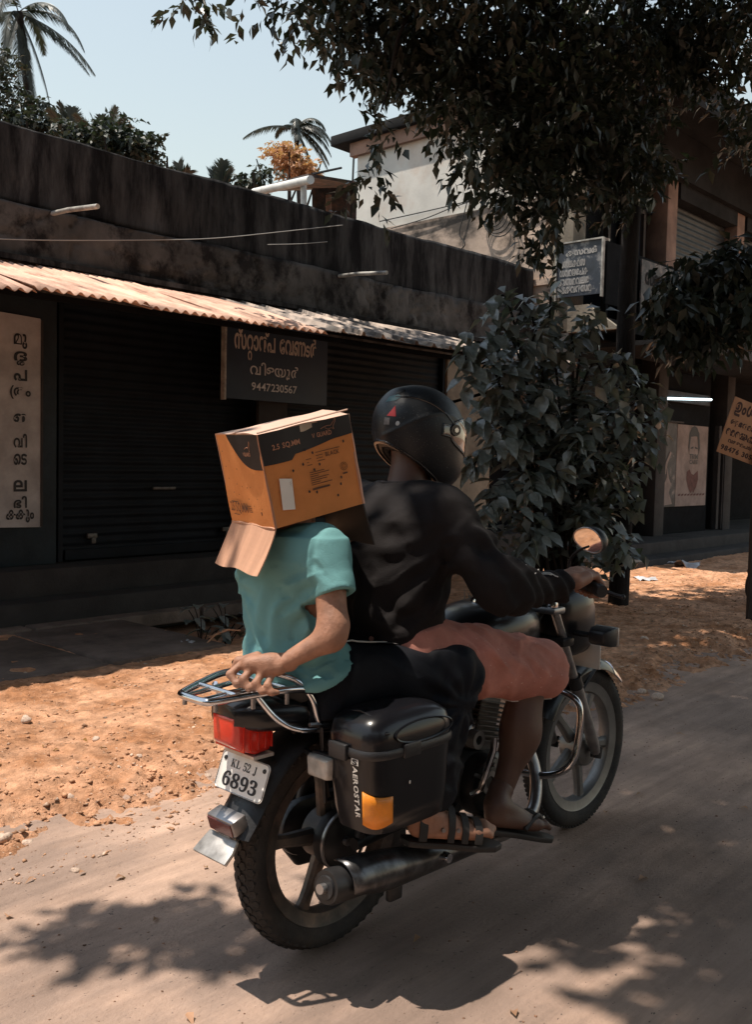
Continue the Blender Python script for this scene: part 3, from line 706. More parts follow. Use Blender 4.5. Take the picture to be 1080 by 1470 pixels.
a_ = dpt(502, 312, 17); b_ = dpt(509, 205, 17)
pole = thing('antenna_pole', 'thin dark pole rising beside the tin roofed shed', 'pole', a_)
MB().tube([(0, 0, -1), tuple(b_ - a_)], .02, 6).build('pole', M_cabd, pole)
a_ = dpt(448, 250, 15); b_ = dpt(490, 241, 15.6)
o = MB().tube([a_, b_], .02, 6).build('iron_rod', M_cabd); tag(o, 'dark iron rod sticking out over the shed roof', 'rod')

# ================================================================== VEGETATION
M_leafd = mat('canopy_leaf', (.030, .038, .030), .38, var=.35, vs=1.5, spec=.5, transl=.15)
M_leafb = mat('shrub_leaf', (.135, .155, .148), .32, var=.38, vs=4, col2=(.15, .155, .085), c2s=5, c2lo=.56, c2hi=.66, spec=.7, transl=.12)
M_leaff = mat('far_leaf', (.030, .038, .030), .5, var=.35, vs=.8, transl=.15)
M_dryleaf = mat('dry_leaf', (.42, .24, .15), .8, var=.3, vs=1.5, transl=.2)
M_palm = mat('palm_leaf', (.028, .036, .030), .45, var=.3, vs=2, transl=.15)
M_bark = mat('grey_bark', (.024, .021, .020), .95, var=.4, vs=6, spec=.1, bump=2.0, bs=18, stretch=(1, 1, .3))
def leaves(name, V, F, M, parent):
    o = link(name, fast_mesh(name, V, F, False), M, parent); return o
def blob_pts(c, r, n, hollow=.0):
    u = unit(n) * (hollow + (1 - hollow) * RNG.random(n) ** .4)[:, None]; return np.array(c)[None] + u * np.array(r)[None]

# --- big roadside tree whose boughs hang into the picture and shade the road
tr = thing('roadside_tree', 'big roadside tree with dark leafy boughs hanging over the road and the white wall', 'tree', (2.31, 9.0, 0))
def rel(p, o=tr): return Vector(p) - o.location
crown = []
vis = [  # px, py, Y, radius, twigs   (boughs in view)
    (480, -30, 7.6, (.5, .6, .42), 130), (560, 10, 7.8, (.55, .7, .5), 230), (640, 30, 8.0, (.6, .7, .55), 300), (610, 85, 8.0, (.38, .5, .36), 120), (510, 60, 7.6, (.26, .4, .35), 50),
    (700, 90, 7.8, (.55, .7, .5), 280), (700, 165, 7.6, (.42, .5, .40), 150), (685, 215, 7.4, (.20, .4, .16), 34), (780, 40, 8.2, (.6, .7, .6), 300), (800, 150, 7.8, (.45, .5, .5), 240),
    (770, 225, 7.5, (.30, .4, .30), 100), (850, 90, 8.4, (.55, .6, .7), 260), (870, 190, 8.0, (.4, .5, .5), 190), (800, 285, 7.3, (.15, .25, .26), 34), (785, 335, 7.2, (.10, .2, .12), 14),
    (545, 205, 7.2, (.07, .2, .30), 16), (528, 270, 7.1, (.07, .2, .16), 9), (508, 120, 7.4, (.12, .3, .26), 16), (435, 10, 7.4, (.28, .4, .16), 34), (290, -14, 7.2, (.45, .4, .10), 26), (730, 268, 7.3, (.16, .2, .14), 20),
    (940, 40, 8.6, (.5, .6, .45), 190), (1020, 20, 8.6, (.6, .6, .45), 230), (1060, 110, 8.4, (.22, .4, .5), 50), (1000, 90, 8.6, (.3, .4, .25), 60), (1075, 200, 8.2, (.10, .2, .3), 20), (930, 215, 8.2, (.16, .3, .3), 26), (900, 262, 8.0, (.22, .3, .26), 34)]
for px, py, Y, r, n in vis:
    crown.append(blob_pts(at(px, py, Y), r, int(n * (.50 if px < 720 else .72))))
Cv = np.concatenate(crown)
V1, F1 = twig_leaves(Cv, 11, .105, .34, .9, .46)
# the crown goes on over the road, out of the picture: unseen clumps, shaped by where their shade has to fall
clumps = []
LIT = [(.92, 2.74, .27), (.70, 2.46, .20), (.50, 2.24, .2), (.86, 2.25, .2), (1.35, 3.3, .16), (2.6, 7.3, .3), (3.1, 8.2, .3)]      # breaks in the crown where the sun comes through
for _ in range(9000):
    x = RNG.uniform(-2.2, 5.5); y = RNG.uniform(-3.0, 10.5); z = RNG.uniform(4.5, 7.6)
    gx, gy = x + .3016 * z, y + .0627 * z                    # where its shade falls
    s = gx * .6956 + gy * .7184
    edge = 2.68 + .09 * math.sin(gx * 5 + 1) + .06 * math.sin(gy * 7)
    if gx < (.66 if gy < 3.15 else .48) + .05 * math.sin(gy * 4): continue
    if any((gx - a_) ** 2 + (gy - b_) ** 2 < c_ * c_ for a_, b_, c_ in LIT): continue
    py = 735 - FPX * (z - CAMH - .056 * y) / max(y, .3)
    if y > 1 and py > -40: continue                            # the boughs in view are set by hand above
    clumps.append((x, y, z))
clumps = np.array(clumps)
keep = fbm(clumps * np.array([1.1, 1.1, .6]), 3, 41) > -.75
clumps = clumps[keep]
Cc = (clumps[:, None, :] + RNG.normal(size=(len(clumps), 3, 3)) * np.array([.16, .16, .12])).reshape(-1, 3)
V2, F2 = twig_leaves(Cc, 8, .17, .38, .8, .5)
# one lone bough end to the left, its shade lies on the asphalt behind the rear wheel
lone = np.concatenate([blob_pts((-1.95, 2.33, 5.0), (.26, .16, .15), 44), blob_pts((-2.2, 2.28, 5.05), (.22, .10, .12), 18), blob_pts((-1.6, 2.42, 5.1), (.2, .12, .12), 12)])
V3, F3 = twig_leaves(lone, 8, .12, .2, .8, .5)
V, F = join([(V1, F1), (V2, F2), (V3, F3)])
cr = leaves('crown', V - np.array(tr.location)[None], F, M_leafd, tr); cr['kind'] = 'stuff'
tb = MB()
tb.tube([rel(p) for p in smooth_path([(2.31, 9.0, -.1), (2.33, 9.02, 1.2), (2.29, 9.0, 2.6), (2.33, 9.1, 4.2), (2.30, 9.3, 5.6), (2.1, 9.2, 7.2)], 4)], [.10 - .03 * i / 20 for i in range(21)], 12)
tb.build('trunk', M_bark, tr)
def limb(pts, r0, r1):
    P = smooth_path(pts, 5); n_ = len(P); MB().tube([rel(p) for p in P], [r0 + (r1 - r0) * i / (n_ - 1) for i in range(n_)], 7).build('limb', M_bark, tr)
limb([(2.3, 9.6, 4.0), (1.9, 8.8, 4.8), (1.2, 8.0, 5.1), (.3, 7.6, 5.0), (-.6, 7.4, 5.05)], .10, .02)
limb([(2.25, 9.4, 5.3), (2.1, 7.5, 5.9), (1.8, 5.0, 6.0), (1.3, 2.6, 5.7), (.4, 1.2, 5.5)], .13, .03)
limb([(1.8, 5.0, 6.0), (.4, 3.8, 5.6), (-.9, 2.8, 5.2), (-1.9, 2.35, 5.05)], .05, .012)
limb([(2.1, 7.5, 5.9), (3.2, 5.0, 6.0), (3.8, 2.0, 5.8), (3.9, -.5, 5.6)], .08, .02)
limb([(2.3, 9.6, 4.2), (2.9, 9.0, 5.2), (3.6, 8.6, 5.5), (4.4, 8.3, 5.5)], .09, .02)
limb([(1.2, 8.0, 5.1), (1.0, 7.7, 4.6), (.8, 7.4, 4.1), (.95, 7.3, 3.75)], .03, .008)
limb([(.3, 7.6, 5.0), (.1, 7.3, 4.5), (.02, 7.2, 4.05), (-.03, 7.1, 3.85)], .02, .005)

# --- tree row added behind the camera, unseen, to hold back sky light
opp = thing('added_tree_row', 'dense unseen row of trees added behind the camera to hold back sky light', 'trees', (4, -9, 0)); opp['kind'] = 'stuff'
Co = np.concatenate([blob_pts((x, -9 + 1.2 * math.sin(x), 3.6), (3.0, 1.6, 3.9), 420) for x in range(-16, 22, 4)]); V, F = twig_leaves(Co, 6, .55, .9, .5, .6)
o = leaves('crown', V - np.array(opp.location)[None], F, M_leaff, opp); o['kind'] = 'stuff'
for x in range(-16, 22, 4): MB().tube([(x - 4, 0, 0), (x - 4, .2, 2.5), (x - 3.8, 0, 5)], [.25, .2, .1], 8).build('trunk', M_bark, opp)

# --- right edge foliage: a second leafy tree at the border
t2 = thing('leafy_tree', 'dark leafy tree with glinting leaves at the right border before the balcony', 'tree', (3.9, 8.3, 0))
C2 = np.concatenate([blob_pts(at(px, py, Y), r, n) for px, py, Y, r, n in ((1015, 395, 7.8, (.30, .35, .20), 90), (1060, 375, 8.0, (.30, .4, .22), 80), (965, 425, 7.6, (.17, .3, .18), 40), (1045, 440, 7.8, (.38, .4, .26), 100), (995, 470, 7.7, (.18, .3, .14), 26), (1095, 410, 8.1, (.3, .5, .4), 70))])
V, F = twig_leaves(C2, 8, .14, .3, 1.1, .42); o = leaves('crown', V - np.array(t2.location)[None], F, M_leafd, t2); o['kind'] = 'stuff'
MB().tube([Vector(p) - t2.location for p in smooth_path([(3.9, 8.3, -.1), (3.75, 8.25, 1.5), (3.5, 8.1, 2.6), (3.2, 7.95, 3.2)], 4)], [.09 - .05 * i / 12 for i in range(13)], 8).build('trunk', M_bark, t2)
MB().tube([Vector(p) - t2.location for p in smooth_path([(3.5, 8.1, 2.6), (3.1, 7.9, 2.9), (2.75, 7.8, 3.1)], 4)], .02, 6).build('limb', M_bark, t2)

# --- the big-leaved shrub behind the handlebar
bush = thing('large_shrub', 'tall arching shrub with broad silvery leaves behind the handlebar and mirror', 'shrub', (1.75, 8.5, 0))
stems = []
def stem(pts, r=.012):
    P = smooth_path(pts, 5); stems.append(P)
    MB().tube([p - bush.location for p in P], [r * (1 - .75 * i / (len(P) - 1)) + .002 for i in range(len(P))], 5).build('stem', M_bark, bush)
tips = [(705, 425, 7.9), (740, 440, 8.0), (665, 510, 7.6), (680, 540, 7.6), (700, 470, 7.9), (790, 430, 8.1), (850, 455, 8.2), (900, 530, 8.2), (930, 560, 8.3), (690, 600, 7.7), (680, 660, 7.7), (720, 560, 7.7),
        (760, 500, 7.9), (820, 500, 8.0), (780, 580, 7.8), (850, 600, 8.0), (740, 640, 7.7), (700, 720, 7.7), (800, 680, 7.8), (880, 680, 8.1), (760, 780, 7.8), (840, 760, 8.0), (910, 720, 8.2), (930, 640, 8.3), (945, 590, 8.3), (900, 600, 8.1), (870, 540, 8.0), (890, 780, 8.1), (830, 640, 7.8), (760, 700, 7.6), (720, 620, 7.6), (780, 470, 7.9)]
for i, (px, py, Y) in enumerate(tips):
    tp = at(px, py + (26 if py < 480 else 8), Y); b0 = Vector((1.6 + .15 * math.sin(i * 2.1), 8.5 + .12 * math.cos(i * 1.7), 0))
    h = max(tp.z + .35, 1.2); mid = b0.lerp(tp, .5); mid.z = h * .72
    top = b0.lerp(tp, .8); top.z = tp.z + .16
    stem([b0, b0.lerp(mid, .5) + Vector((0, 0, .12)), mid, top, tp], .016)
lp, ld, ln, ll = [], [], [], []
for P in stems:
    n_ = len(P)
    for i in range(int(n_ * .38), n_):
        for k in range(5):
            t = (P[min(i + 1, n_ - 1)] - P[max(i - 1, 0)]).normalized(); sd = t.cross(Vector((0, 0, 1))).normalized() * (1 if k % 2 else -1)
            dv = (t * .5 + sd * RNG.uniform(.5, 1.1) + Vector((RNG.normal() * .25, RNG.normal() * .25, -.32 + RNG.normal() * .25)))
            lp.append(P[i] + Vector(RNG.normal(size=3)) * .05); ld.append(dv); ln.append(Vector((RNG.normal() * .35 - .15, RNG.normal() * .35 - .25, 1))); ll.append(RNG.uniform(.09, .20))
lp, ld, ln, ll = np.array(lp), np.array(ld), np.array(ln), np.array(ll)
# loose filling leaves inside the shrub, then the nearest 300 as separate leaves
fill = np.concatenate([blob_pts(at(px, py, Y), r, n) for px, py, Y, r, n in ((770, 560, 8.4, (.55, .3, .55), 230), (810, 700, 8.4, (.65, .3, .5), 260), (880, 620, 8.5, (.50, .3, .5), 220), (740, 520, 8.3, (.35, .3, .25), 90), (850, 790, 8.5, (.5, .3, .25), 200), (700, 780, 8.3, (.35, .3, .3), 120))])
nf = len(fill); fd = unit(nf); fd[:, 2] = -np.abs(fd[:, 2]) * .6
V, F = leaf_arrays(fill, fd, unit(nf) * .5 + np.array([-.1, -.4, .9]), RNG.uniform(.09, .16, nf), RNG.uniform(.05, .08, nf))
order = np.argsort(lp[:, 1] - ll * 2); near, rest = order[:300], order[300:]
V4, F4 = leaf_arrays(lp[rest], ld[rest], ln[rest], ll[rest], ll[rest] * .56)
V, F = join([(V, F), (V4, F4)])
o = leaves('foliage', V - np.array(bush.location)[None], F, M_leafb, bush); o['kind'] = 'stuff'
lm = []
for k in range(4):
    u = np.linspace(0, 1, 7); hw = np.sin(np.pi * u ** .75) * .29; dr = -.16 * u ** 2 * (1 + k * .4)
    Vl = []
    for i in range(7):
        for s_ in (-1, 0, 1): Vl.append((s_ * hw[i], u[i], dr[i] + abs(s_) * hw[i] * .28 + (.012 * math.sin(i * 2.6 + k) if s_ else 0)))
    Fl = []
    for i in range(6):
        for s_ in (0, 1): Fl.append((i * 3 + s_, i * 3 + s_ + 1, i * 3 + s_ + 4, i * 3 + s_ + 3))
    lm.append(fast_mesh('leaf', Vl, Fl, True)); lm[-1].materials.append(M_leafb)
def place_leaf(i, p, d, n, L, parent):
    o = bpy.data.objects.new('leaf', lm[i % 4]); COL.objects.link(o); o.parent = parent
    y = Vector(d).normalized(); x = y.cross(Vector(n)).normalized(); z = x.cross(y)
    M_ = Matrix((x * L, y * L, z * L)).transposed().to_4x4(); M_.translation = Vector(p) - parent.location; o.matrix_local = M_
for i, j in enumerate(near): place_leaf(i, lp[j], ld[j], ln[j], ll[j] * 1.05, bush)

# --- small weeds by the drain
M_weed = mat('pale_weed_leaf', (.085, .10, .085), .4, var=.3, vs=8, spec=.6)
def weed(px, py, Y0, n, L, h, label, M=None):
    g = at(px, py, Y0); g.z = -.1; w_ = thing('weed', label, 'plant', g)
    for i in range(n):
        a = i * 2.4; r = .03 + .05 * (i % 4); top = Vector((math.cos(a) * r * 2, math.sin(a) * r * 2, h * (.55 + .45 * ((i * 7) % 5) / 4)))
        MB().tube(bez((0, 0, 0), (top.x * .3, top.y * .3, top.z * .8), top, 4), .004, 5).build('stem', M_bark, w_)
        for k in range(3):
            b = a + k * 2.2; o = bpy.data.objects.new('leaf', lm[(i + k) % 4]); COL.objects.link(o); o.parent = w_
            y = Vector((math.cos(b), math.sin(b), -.1 + .35 * math.sin(i + k))).normalized(); x = y.cross(Vector((0, 0, 1))).normalized(); z = x.cross(y)
            M_ = Matrix((x * L, y * L, z * L)).transposed().to_4x4(); M_.translation = top * (1 - .22 * k); o.matrix_local = M_
weed(290, 925, 6.7, 6, .13, .42, 'small weed with pale upturned leaves in the drain behind the passenger')
weed(325, 900, 6.9, 6, .12, .40, 'darker weed half hidden behind the passenger back')
weed(675, 870, 7.4, 5, .11, .3, 'low weed between the rider and the tank by the shrub')
def grass_tuft(px, py, Y, n, h, label):
    g = at(px, py, Y); g.z = -.02; mbg = MB()
    for i in range(n):
        a = RNG.random() * 6.28; r = RNG.random() * .25; b = Vector((math.cos(a) * r, math.sin(a) * r, 0)); d_ = Vector((RNG.normal() * .12, RNG.normal() * .12, h * RNG.uniform(.5, 1)))
        s_ = Vector((-d_.y, d_.x, 0)).normalized() * .006; mbg.add([b - s_, b + s_, b + d_ * .6 + s_ * .7, b + d_ + Vector((RNG.normal() * .06, RNG.normal() * .06, 0)), b + d_ * .6 - s_ * .7], [(0, 1, 2, 3, 4)])
    o = mbg.build('grass', M_weed, smooth=0); o.location = g; tag(o, label, 'grass', kind='stuff')
grass_tuft(705, 860, 7.6, 90, .35, 'thin dry grass growing under the large shrub')
grass_tuft(560, 900, 7.4, 60, .3, 'thin dry grass growing along the drain')
# fallen leaves
n_ = 420; A_ = RNG.uniform(.8, 11, n_); D_ = np.concatenate([RNG.uniform(1.0, 2.8, 45), RNG.uniform(2.7, 5.2, 375)]); Z_ = np.where(D_ < edgeD(A_), h_road(A_, D_), h_verge(A_, D_)) + .008
P_ = np.stack([A_, D_, Z_], -1); dd_ = unit(n_); dd_[:, 2] *= .12
V, F = leaf_arrays(P_, dd_, unit(n_) * .3 + np.array([0, 0, 1.]), RNG.uniform(.02, .06, n_), RNG.uniform(.010, .028, n_), .3, .3)
o = link('fallen_leaves', fast_mesh('fallen_leaves', V, F), M_dryleaf); o.rotation_euler = (0, 0, BROT); tag(o, 'small dry leaves fallen on the road and the verge', 'leaves', kind='stuff')
# litter, twigs
M_litter = mat('white_litter', (.50, .50, .52), .6, var=.2, vs=12)
def litter(px, py, s, label, i, M=M_litter):
    r = cF + cR * ((px - 540) / FPX) - cU * ((py - 735) / FPX); g = Vector((0, 0, CAMH)) + r * (-(CAMH - .03) / r.z)
    n_ = 9; V = []
    for a in range(n_):
        for b in range(n_): V.append((a / (n_ - 1) - .5, b / (n_ - 1) - .5, 0))
    V = np.array(V); V[:, 2] = .22 * fbm(V * 3.1 + i * 5, 3, i); V[:, :2] *= (1 + .3 * fbm(V * 2 + 3, 2, i + 4))[:, None]; V *= s; V[:, 2] -= V[:, 2].min()
    ii = (np.arange(n_ - 1)[:, None] * n_ + np.arange(n_ - 1)[None]).ravel()
    o = link('litter', fast_mesh('litter', V, np.stack([ii, ii + n_, ii + n_ + 1, ii + 1], 1), True), M); o.location = (g.x, g.y, .0); o.rotation_euler = (0, 0, i * 1.1); tag(o, label, 'litter')
litter(271, 924, .16, 'crumpled white scrap in the drain below the weed', 1); litter(985, 815, .30, 'crumpled pale plastic bag on shaded ground right of the shrub', 2)
litter(930, 832, .20, 'thin bright scrap of plastic lying before the shop step', 3); litter(960, 812, .10, 'small pale scrap just left of the crumpled bag', 4)
for i, (p, q) in enumerate((((288, 932, 6.5), (330, 903, 6.6)), ((345, 905, 6.6), (300, 915, 6.6)))):
    a_ = at(*p); b_ = at(*q); a_.z = max(a_.z, -.05); o = MB().tube([a_, a_.lerp(b_, .5) + Vector((0, 0, .03)), b_], .006, 5).build('dry_stick', M_dryleaf)
    tag(o, ('dry stick leaning up to the right in the drain', 'short dry stick behind the passenger back in the drain')[i], 'stick')

# --- trees beyond the parapet
def far_tree(px, py, Y, blobs, label, M, L, per=8, trunk=.12, group=None, base=None):
    b = at(px, py, Y); t_ = thing('broadleaf_tree', label, 'tree', (b.x, b.y, 0), group=group)
    C_ = np.concatenate([blob_pts(at(*c), r, n) for c, r, n in blobs]); V, F = twig_leaves(C_, per, L, L * 2.6, .4, .6)
    o = leaves('crown', V - np.array(t_.location)[None], F, M, t_); o['kind'] = 'stuff'
    MB().tube([(0, 0, 0), (.1, 0, b.z * .5), (0, .1, b.z)], [trunk, trunk * .8, trunk * .4], 8).build('trunk', M_bark, t_)
    for k in range(4): MB().tube([(.05, .02, b.z * .7), (math.cos(k * 1.6) * 1.0, math.sin(k * 1.6) * .8, b.z * 1.0)], [trunk * .5, .02], 6).build('limb', M_bark, t_)
    return t_
far_tree(160, 215, 21, [((125, 200, 21), (.5, .6, .45), 110), ((165, 195, 21), (.5, .6, .5), 130), ((200, 215, 21), (.35, .6, .4), 90), ((150, 225, 21), (.9, .6, .4), 110), ((215, 205, 21), (.16, .3, .26), 24), ((100, 190, 21), (.3, .3, .3), 40)], 'round leafed tree crown showing over the parapet, right of the tall palm', M_leaff, .15)
far_tree(50, 190, 24, [((10, 140, 24), (.5, .5, .6), 90), ((40, 180, 24), (.9, .7, .45), 190), ((85, 185, 24), (.5, .5, .4), 80), ((60, 150, 24), (.25, .3, .25), 20), ((0, 90, 24), (.35, .5, .5), 50)], 'dense dark tree crown over the parapet at the left border below the palm', M_leaff, .15)
far_tree(365, 262, 22, [((362, 258, 22), (.28, .4, .22), 34), ((382, 246, 22), (.16, .3, .2), 14), ((350, 262, 22), (.15, .3, .15), 8)], 'small leafy tree top beside the tin shed roof', M_leaff, .16)
far_tree(245, 240, 22, [((243, 240, 22), (.22, .3, .06), 10)], 'tiny leafy sprig just over the parapet between the trees', M_leaff, .14)
far_tree(415, 230, 30, [((412, 222, 30), (.35, .5, .45), 110), ((428, 238, 30), (.5, .5, .3), 80), ((398, 215, 30), (.25, .3, .2), 30), ((440, 246, 30), (.5, .3, .15), 40)], 'rusty brown leafed tree below the distant palm', M_dryleaf, .17)

def frond(mb_, c, d0, L, droop, w, n=16, lf=54, hang=.5):
    d0 = Vector(d0).normalized(); P = []; p = Vector(c); d = d0.copy()
    for i in range(n + 1):
        P.append(p.copy()); p = p + d * (L / n); d = (d + Vector((0, 0, -droop / n * (1 + 1.2 * i / n)))).normalized()
    mb_.tube(P, [w * .035 * (1 - .8 * i / n) + .004 for i in range(n + 1)], 5)
    for i in range(lf):
        t = .10 + .9 * i / lf; k = min(int(t * n), n - 1); q_ = P[k].lerp(P[k + 1], t * n - k); tn = (P[k + 1] - P[k]).normalized()
        sd = tn.cross(Vector((0, 0, 1)))
        if sd.length < .05: sd = Vector((1, 0, 0))
        sd.normalize(); ln_ = w * (math.sin(math.pi * min(1, .12 + t * .88)) ** .6 * .9 + .12) * RNG.uniform(.8, 1.1)
        for s_ in (-1, 1):
            dv = (sd * s_ * .75 + tn * .65 + Vector((0, 0, -hang + RNG.normal() * .1))).normalized(); ww = tn * .05 * w
            e = q_ + dv * ln_ + Vector((0, 0, -hang * ln_ * .35)); m_ = q_ + dv * ln_ * .5
            mb_.add([q_ - ww, q_ + ww, m_ + ww, e, m_ - ww], [(0, 1, 2, 3, 4)])
def palm(px, py, Y, base_px, base_py, fr, L, w, label, trunk_r, kind='palm_tree', droop0=1.0):
    c = at(px, py, Y); b = at(base_px, base_py, Y); dd = (b - c); b2_ = c + dd * (c.z / -dd.z) if dd.z < 0 else Vector((c.x, c.y, 0))
    t_ = thing(kind, label, 'palm tree', (b2_.x, b2_.y, 0))
    P = [b2_.lerp(c, k / 12) - t_.location + Vector((0, 0, 0)) for k in range(13)]
    MB().tube(P, [trunk_r * (1.3 - .5 * k / 12) for k in range(13)], 9).build('trunk', M_bark, t_)
    for (a, el, dr, ls) in fr:
        mb_ = MB(); frond(mb_, c - t_.location, (math.cos(a) * math.cos(el), math.sin(a) * math.cos(el), math.sin(el)), L * ls, dr * droop0, w)
        mb_.build('frond', M_palm, t_, smooth=0)
    return t_
palm(26, 18, 30, 46, 170, [(.0, .25, 1.4, 1.0), (.25, -.25, .7, 1.1), (-.3, .5, 1.6, .9), (-.1, -.45, .5, 1.15), (2.9, .2, 1.6, 1), (3.3, -.3, 1.2, .9), (1.5, .6, 1.5, .9), (-1.5, .5, 1.8, .9), (-1.6, -.2, 2.2, .8), (1.6, -.8, 1.4, .9), (.1, -1.1, .6, 1.1), (-.5, -1.25, .4, 1.1), (2.8, -1.0, .9, 1.0), (-1.2, -1.3, .3, 1.2), (-2.0, -1.2, .3, 1.1), (3.5, -1.25, .4, 1.1)], 2.6, .42, 'tall coconut palm with drooping fronds at the top left', .16)
palm(425, 184, 42, 428, 250, [(.1, .5, 1.5, .9), (-.1, -.1, 1.1, 1.0), (0, -.6, .7, 1.1), (.6, .8, 1.6, .75), (.2, 1.0, 1.9, .8), (2.8, .7, 1.8, .6), (3.2, .2, .7, 1.15), (1.6, .7, 1.6, .7), (-1.5, .7, 1.8, .7), (-1.4, .2, 1.6, .8), (-.4, -1.0, .5, 1.0), (-.2, .25, 1.4, .9), (.3, -.3, .9, 1.0)], 2.1, .42, 'distant coconut palm leaning in the wind above the tin shed', .12)
def sprig(px, py, Y, n, L, label, spread=.5, az=0):
    c = at(px, py, Y); t_ = thing('young_palm', label, 'palm tree', (c.x, c.y, 0))
    MB().tube([(0, 0, 0), (0, 0, c.z)], .08, 7).build('trunk', M_bark, t_)
    for i in range(n):
        a = az + (i / max(n - 1, 1) - .5) * spread * 2; mb_ = MB(); frond(mb_, (0, 0, c.z - .1), (math.sin(a), RNG.normal() * .2, math.cos(a)), L * RNG.uniform(.8, 1.1), .25, .34, hang=.0); mb_.build('frond', M_palm, t_, smooth=0)
sprig(102, 195, 23, 3, .8, 'upright young palm shoots just right of the tall palm trunk', .3, -.25)
sprig(150, 210, 22.5, 6, .95, 'spiky young palm crown in the round leafed tree', .7, .1)
sprig(316, 275, 22, 4, .75, 'lone young palm shoots sticking up over the parapet middle', .35, 0)
sprig(258, 248, 22, 2, .35, 'small pointed palm tip over the parapet left of the lone shoots', .5, .4)

# ================================================================== MOTORCYCLE  (x forward, y left, z up; origin under the rear axle)
M_rubber = mat('tyre_rubber', (.016, .015, .015), .8, var=.2, vs=20, bump=.3, bs=160, col2=(.045, .035, .028), c2s=6)
M_blk = mat('gloss_black_paint', (.006, .006, .008), .30, var=.1, coat=.3, spec=.35)
M_blkp = mat('black_plastic', (.017, .017, .019), .45, var=.2, vs=12, bump=.15, bs=120)
M_blkm = mat('black_metal', (.022, .021, .022), .45, metal=.3, var=.2, vs=14)
M_chr = mat('chrome', (.62, .62, .64), .12, metal=1, var=.12, vs=30)
M_steel = mat('dull_steel', (.34, .33, .33), .38, metal=.9, var=.2, vs=18)
M_alloy = mat('silver_alloy', (.22, .217, .21), .42, metal=.6, var=.12, vs=14)
M_alloyb = mat('dusty_black_alloy', (.060, .052, .048), .5, metal=.3, var=.25, vs=16, col2=(.12, .085, .065), c2s=8)
M_seat = mat('black_vinyl', (.014, .014, .015), .5, var=.15, bump=.3, bs=200)
M_red = mat('red_lens', (.62, .025, .012), .16, var=.1, vs=20, coat=.7)
M_darkred = mat('dark_reflector', (.12, .02, .015), .25, var=.15, coat=.5)
M_amber = mat('amber_reflector', (.85, .27, .02), .3, var=.08, vs=30, coat=.3, bump=.3, bs=300)
M_clear = mat('clear_lens', (.45, .42, .38), .15, var=.2, vs=30, coat=.8)
M_plate = mat('white_number_plate', (.74, .72, .68), .45, var=.05, vs=6)
M_mirr = mat('mirror_glass', (.85, .86, .88), .03, metal=1, var=0)
M_brown = mat('engine_grey', (.11, .105, .10), .5, metal=.5, var=.3, vs=14)
M_white = mat('white_print', (.62, .60, .56), .5, var=.05)
bike = thing('motorcycle', 'black commuter motorcycle with chrome rear rack, side pannier and white number plate', 'motorcycle', R0, MROT)

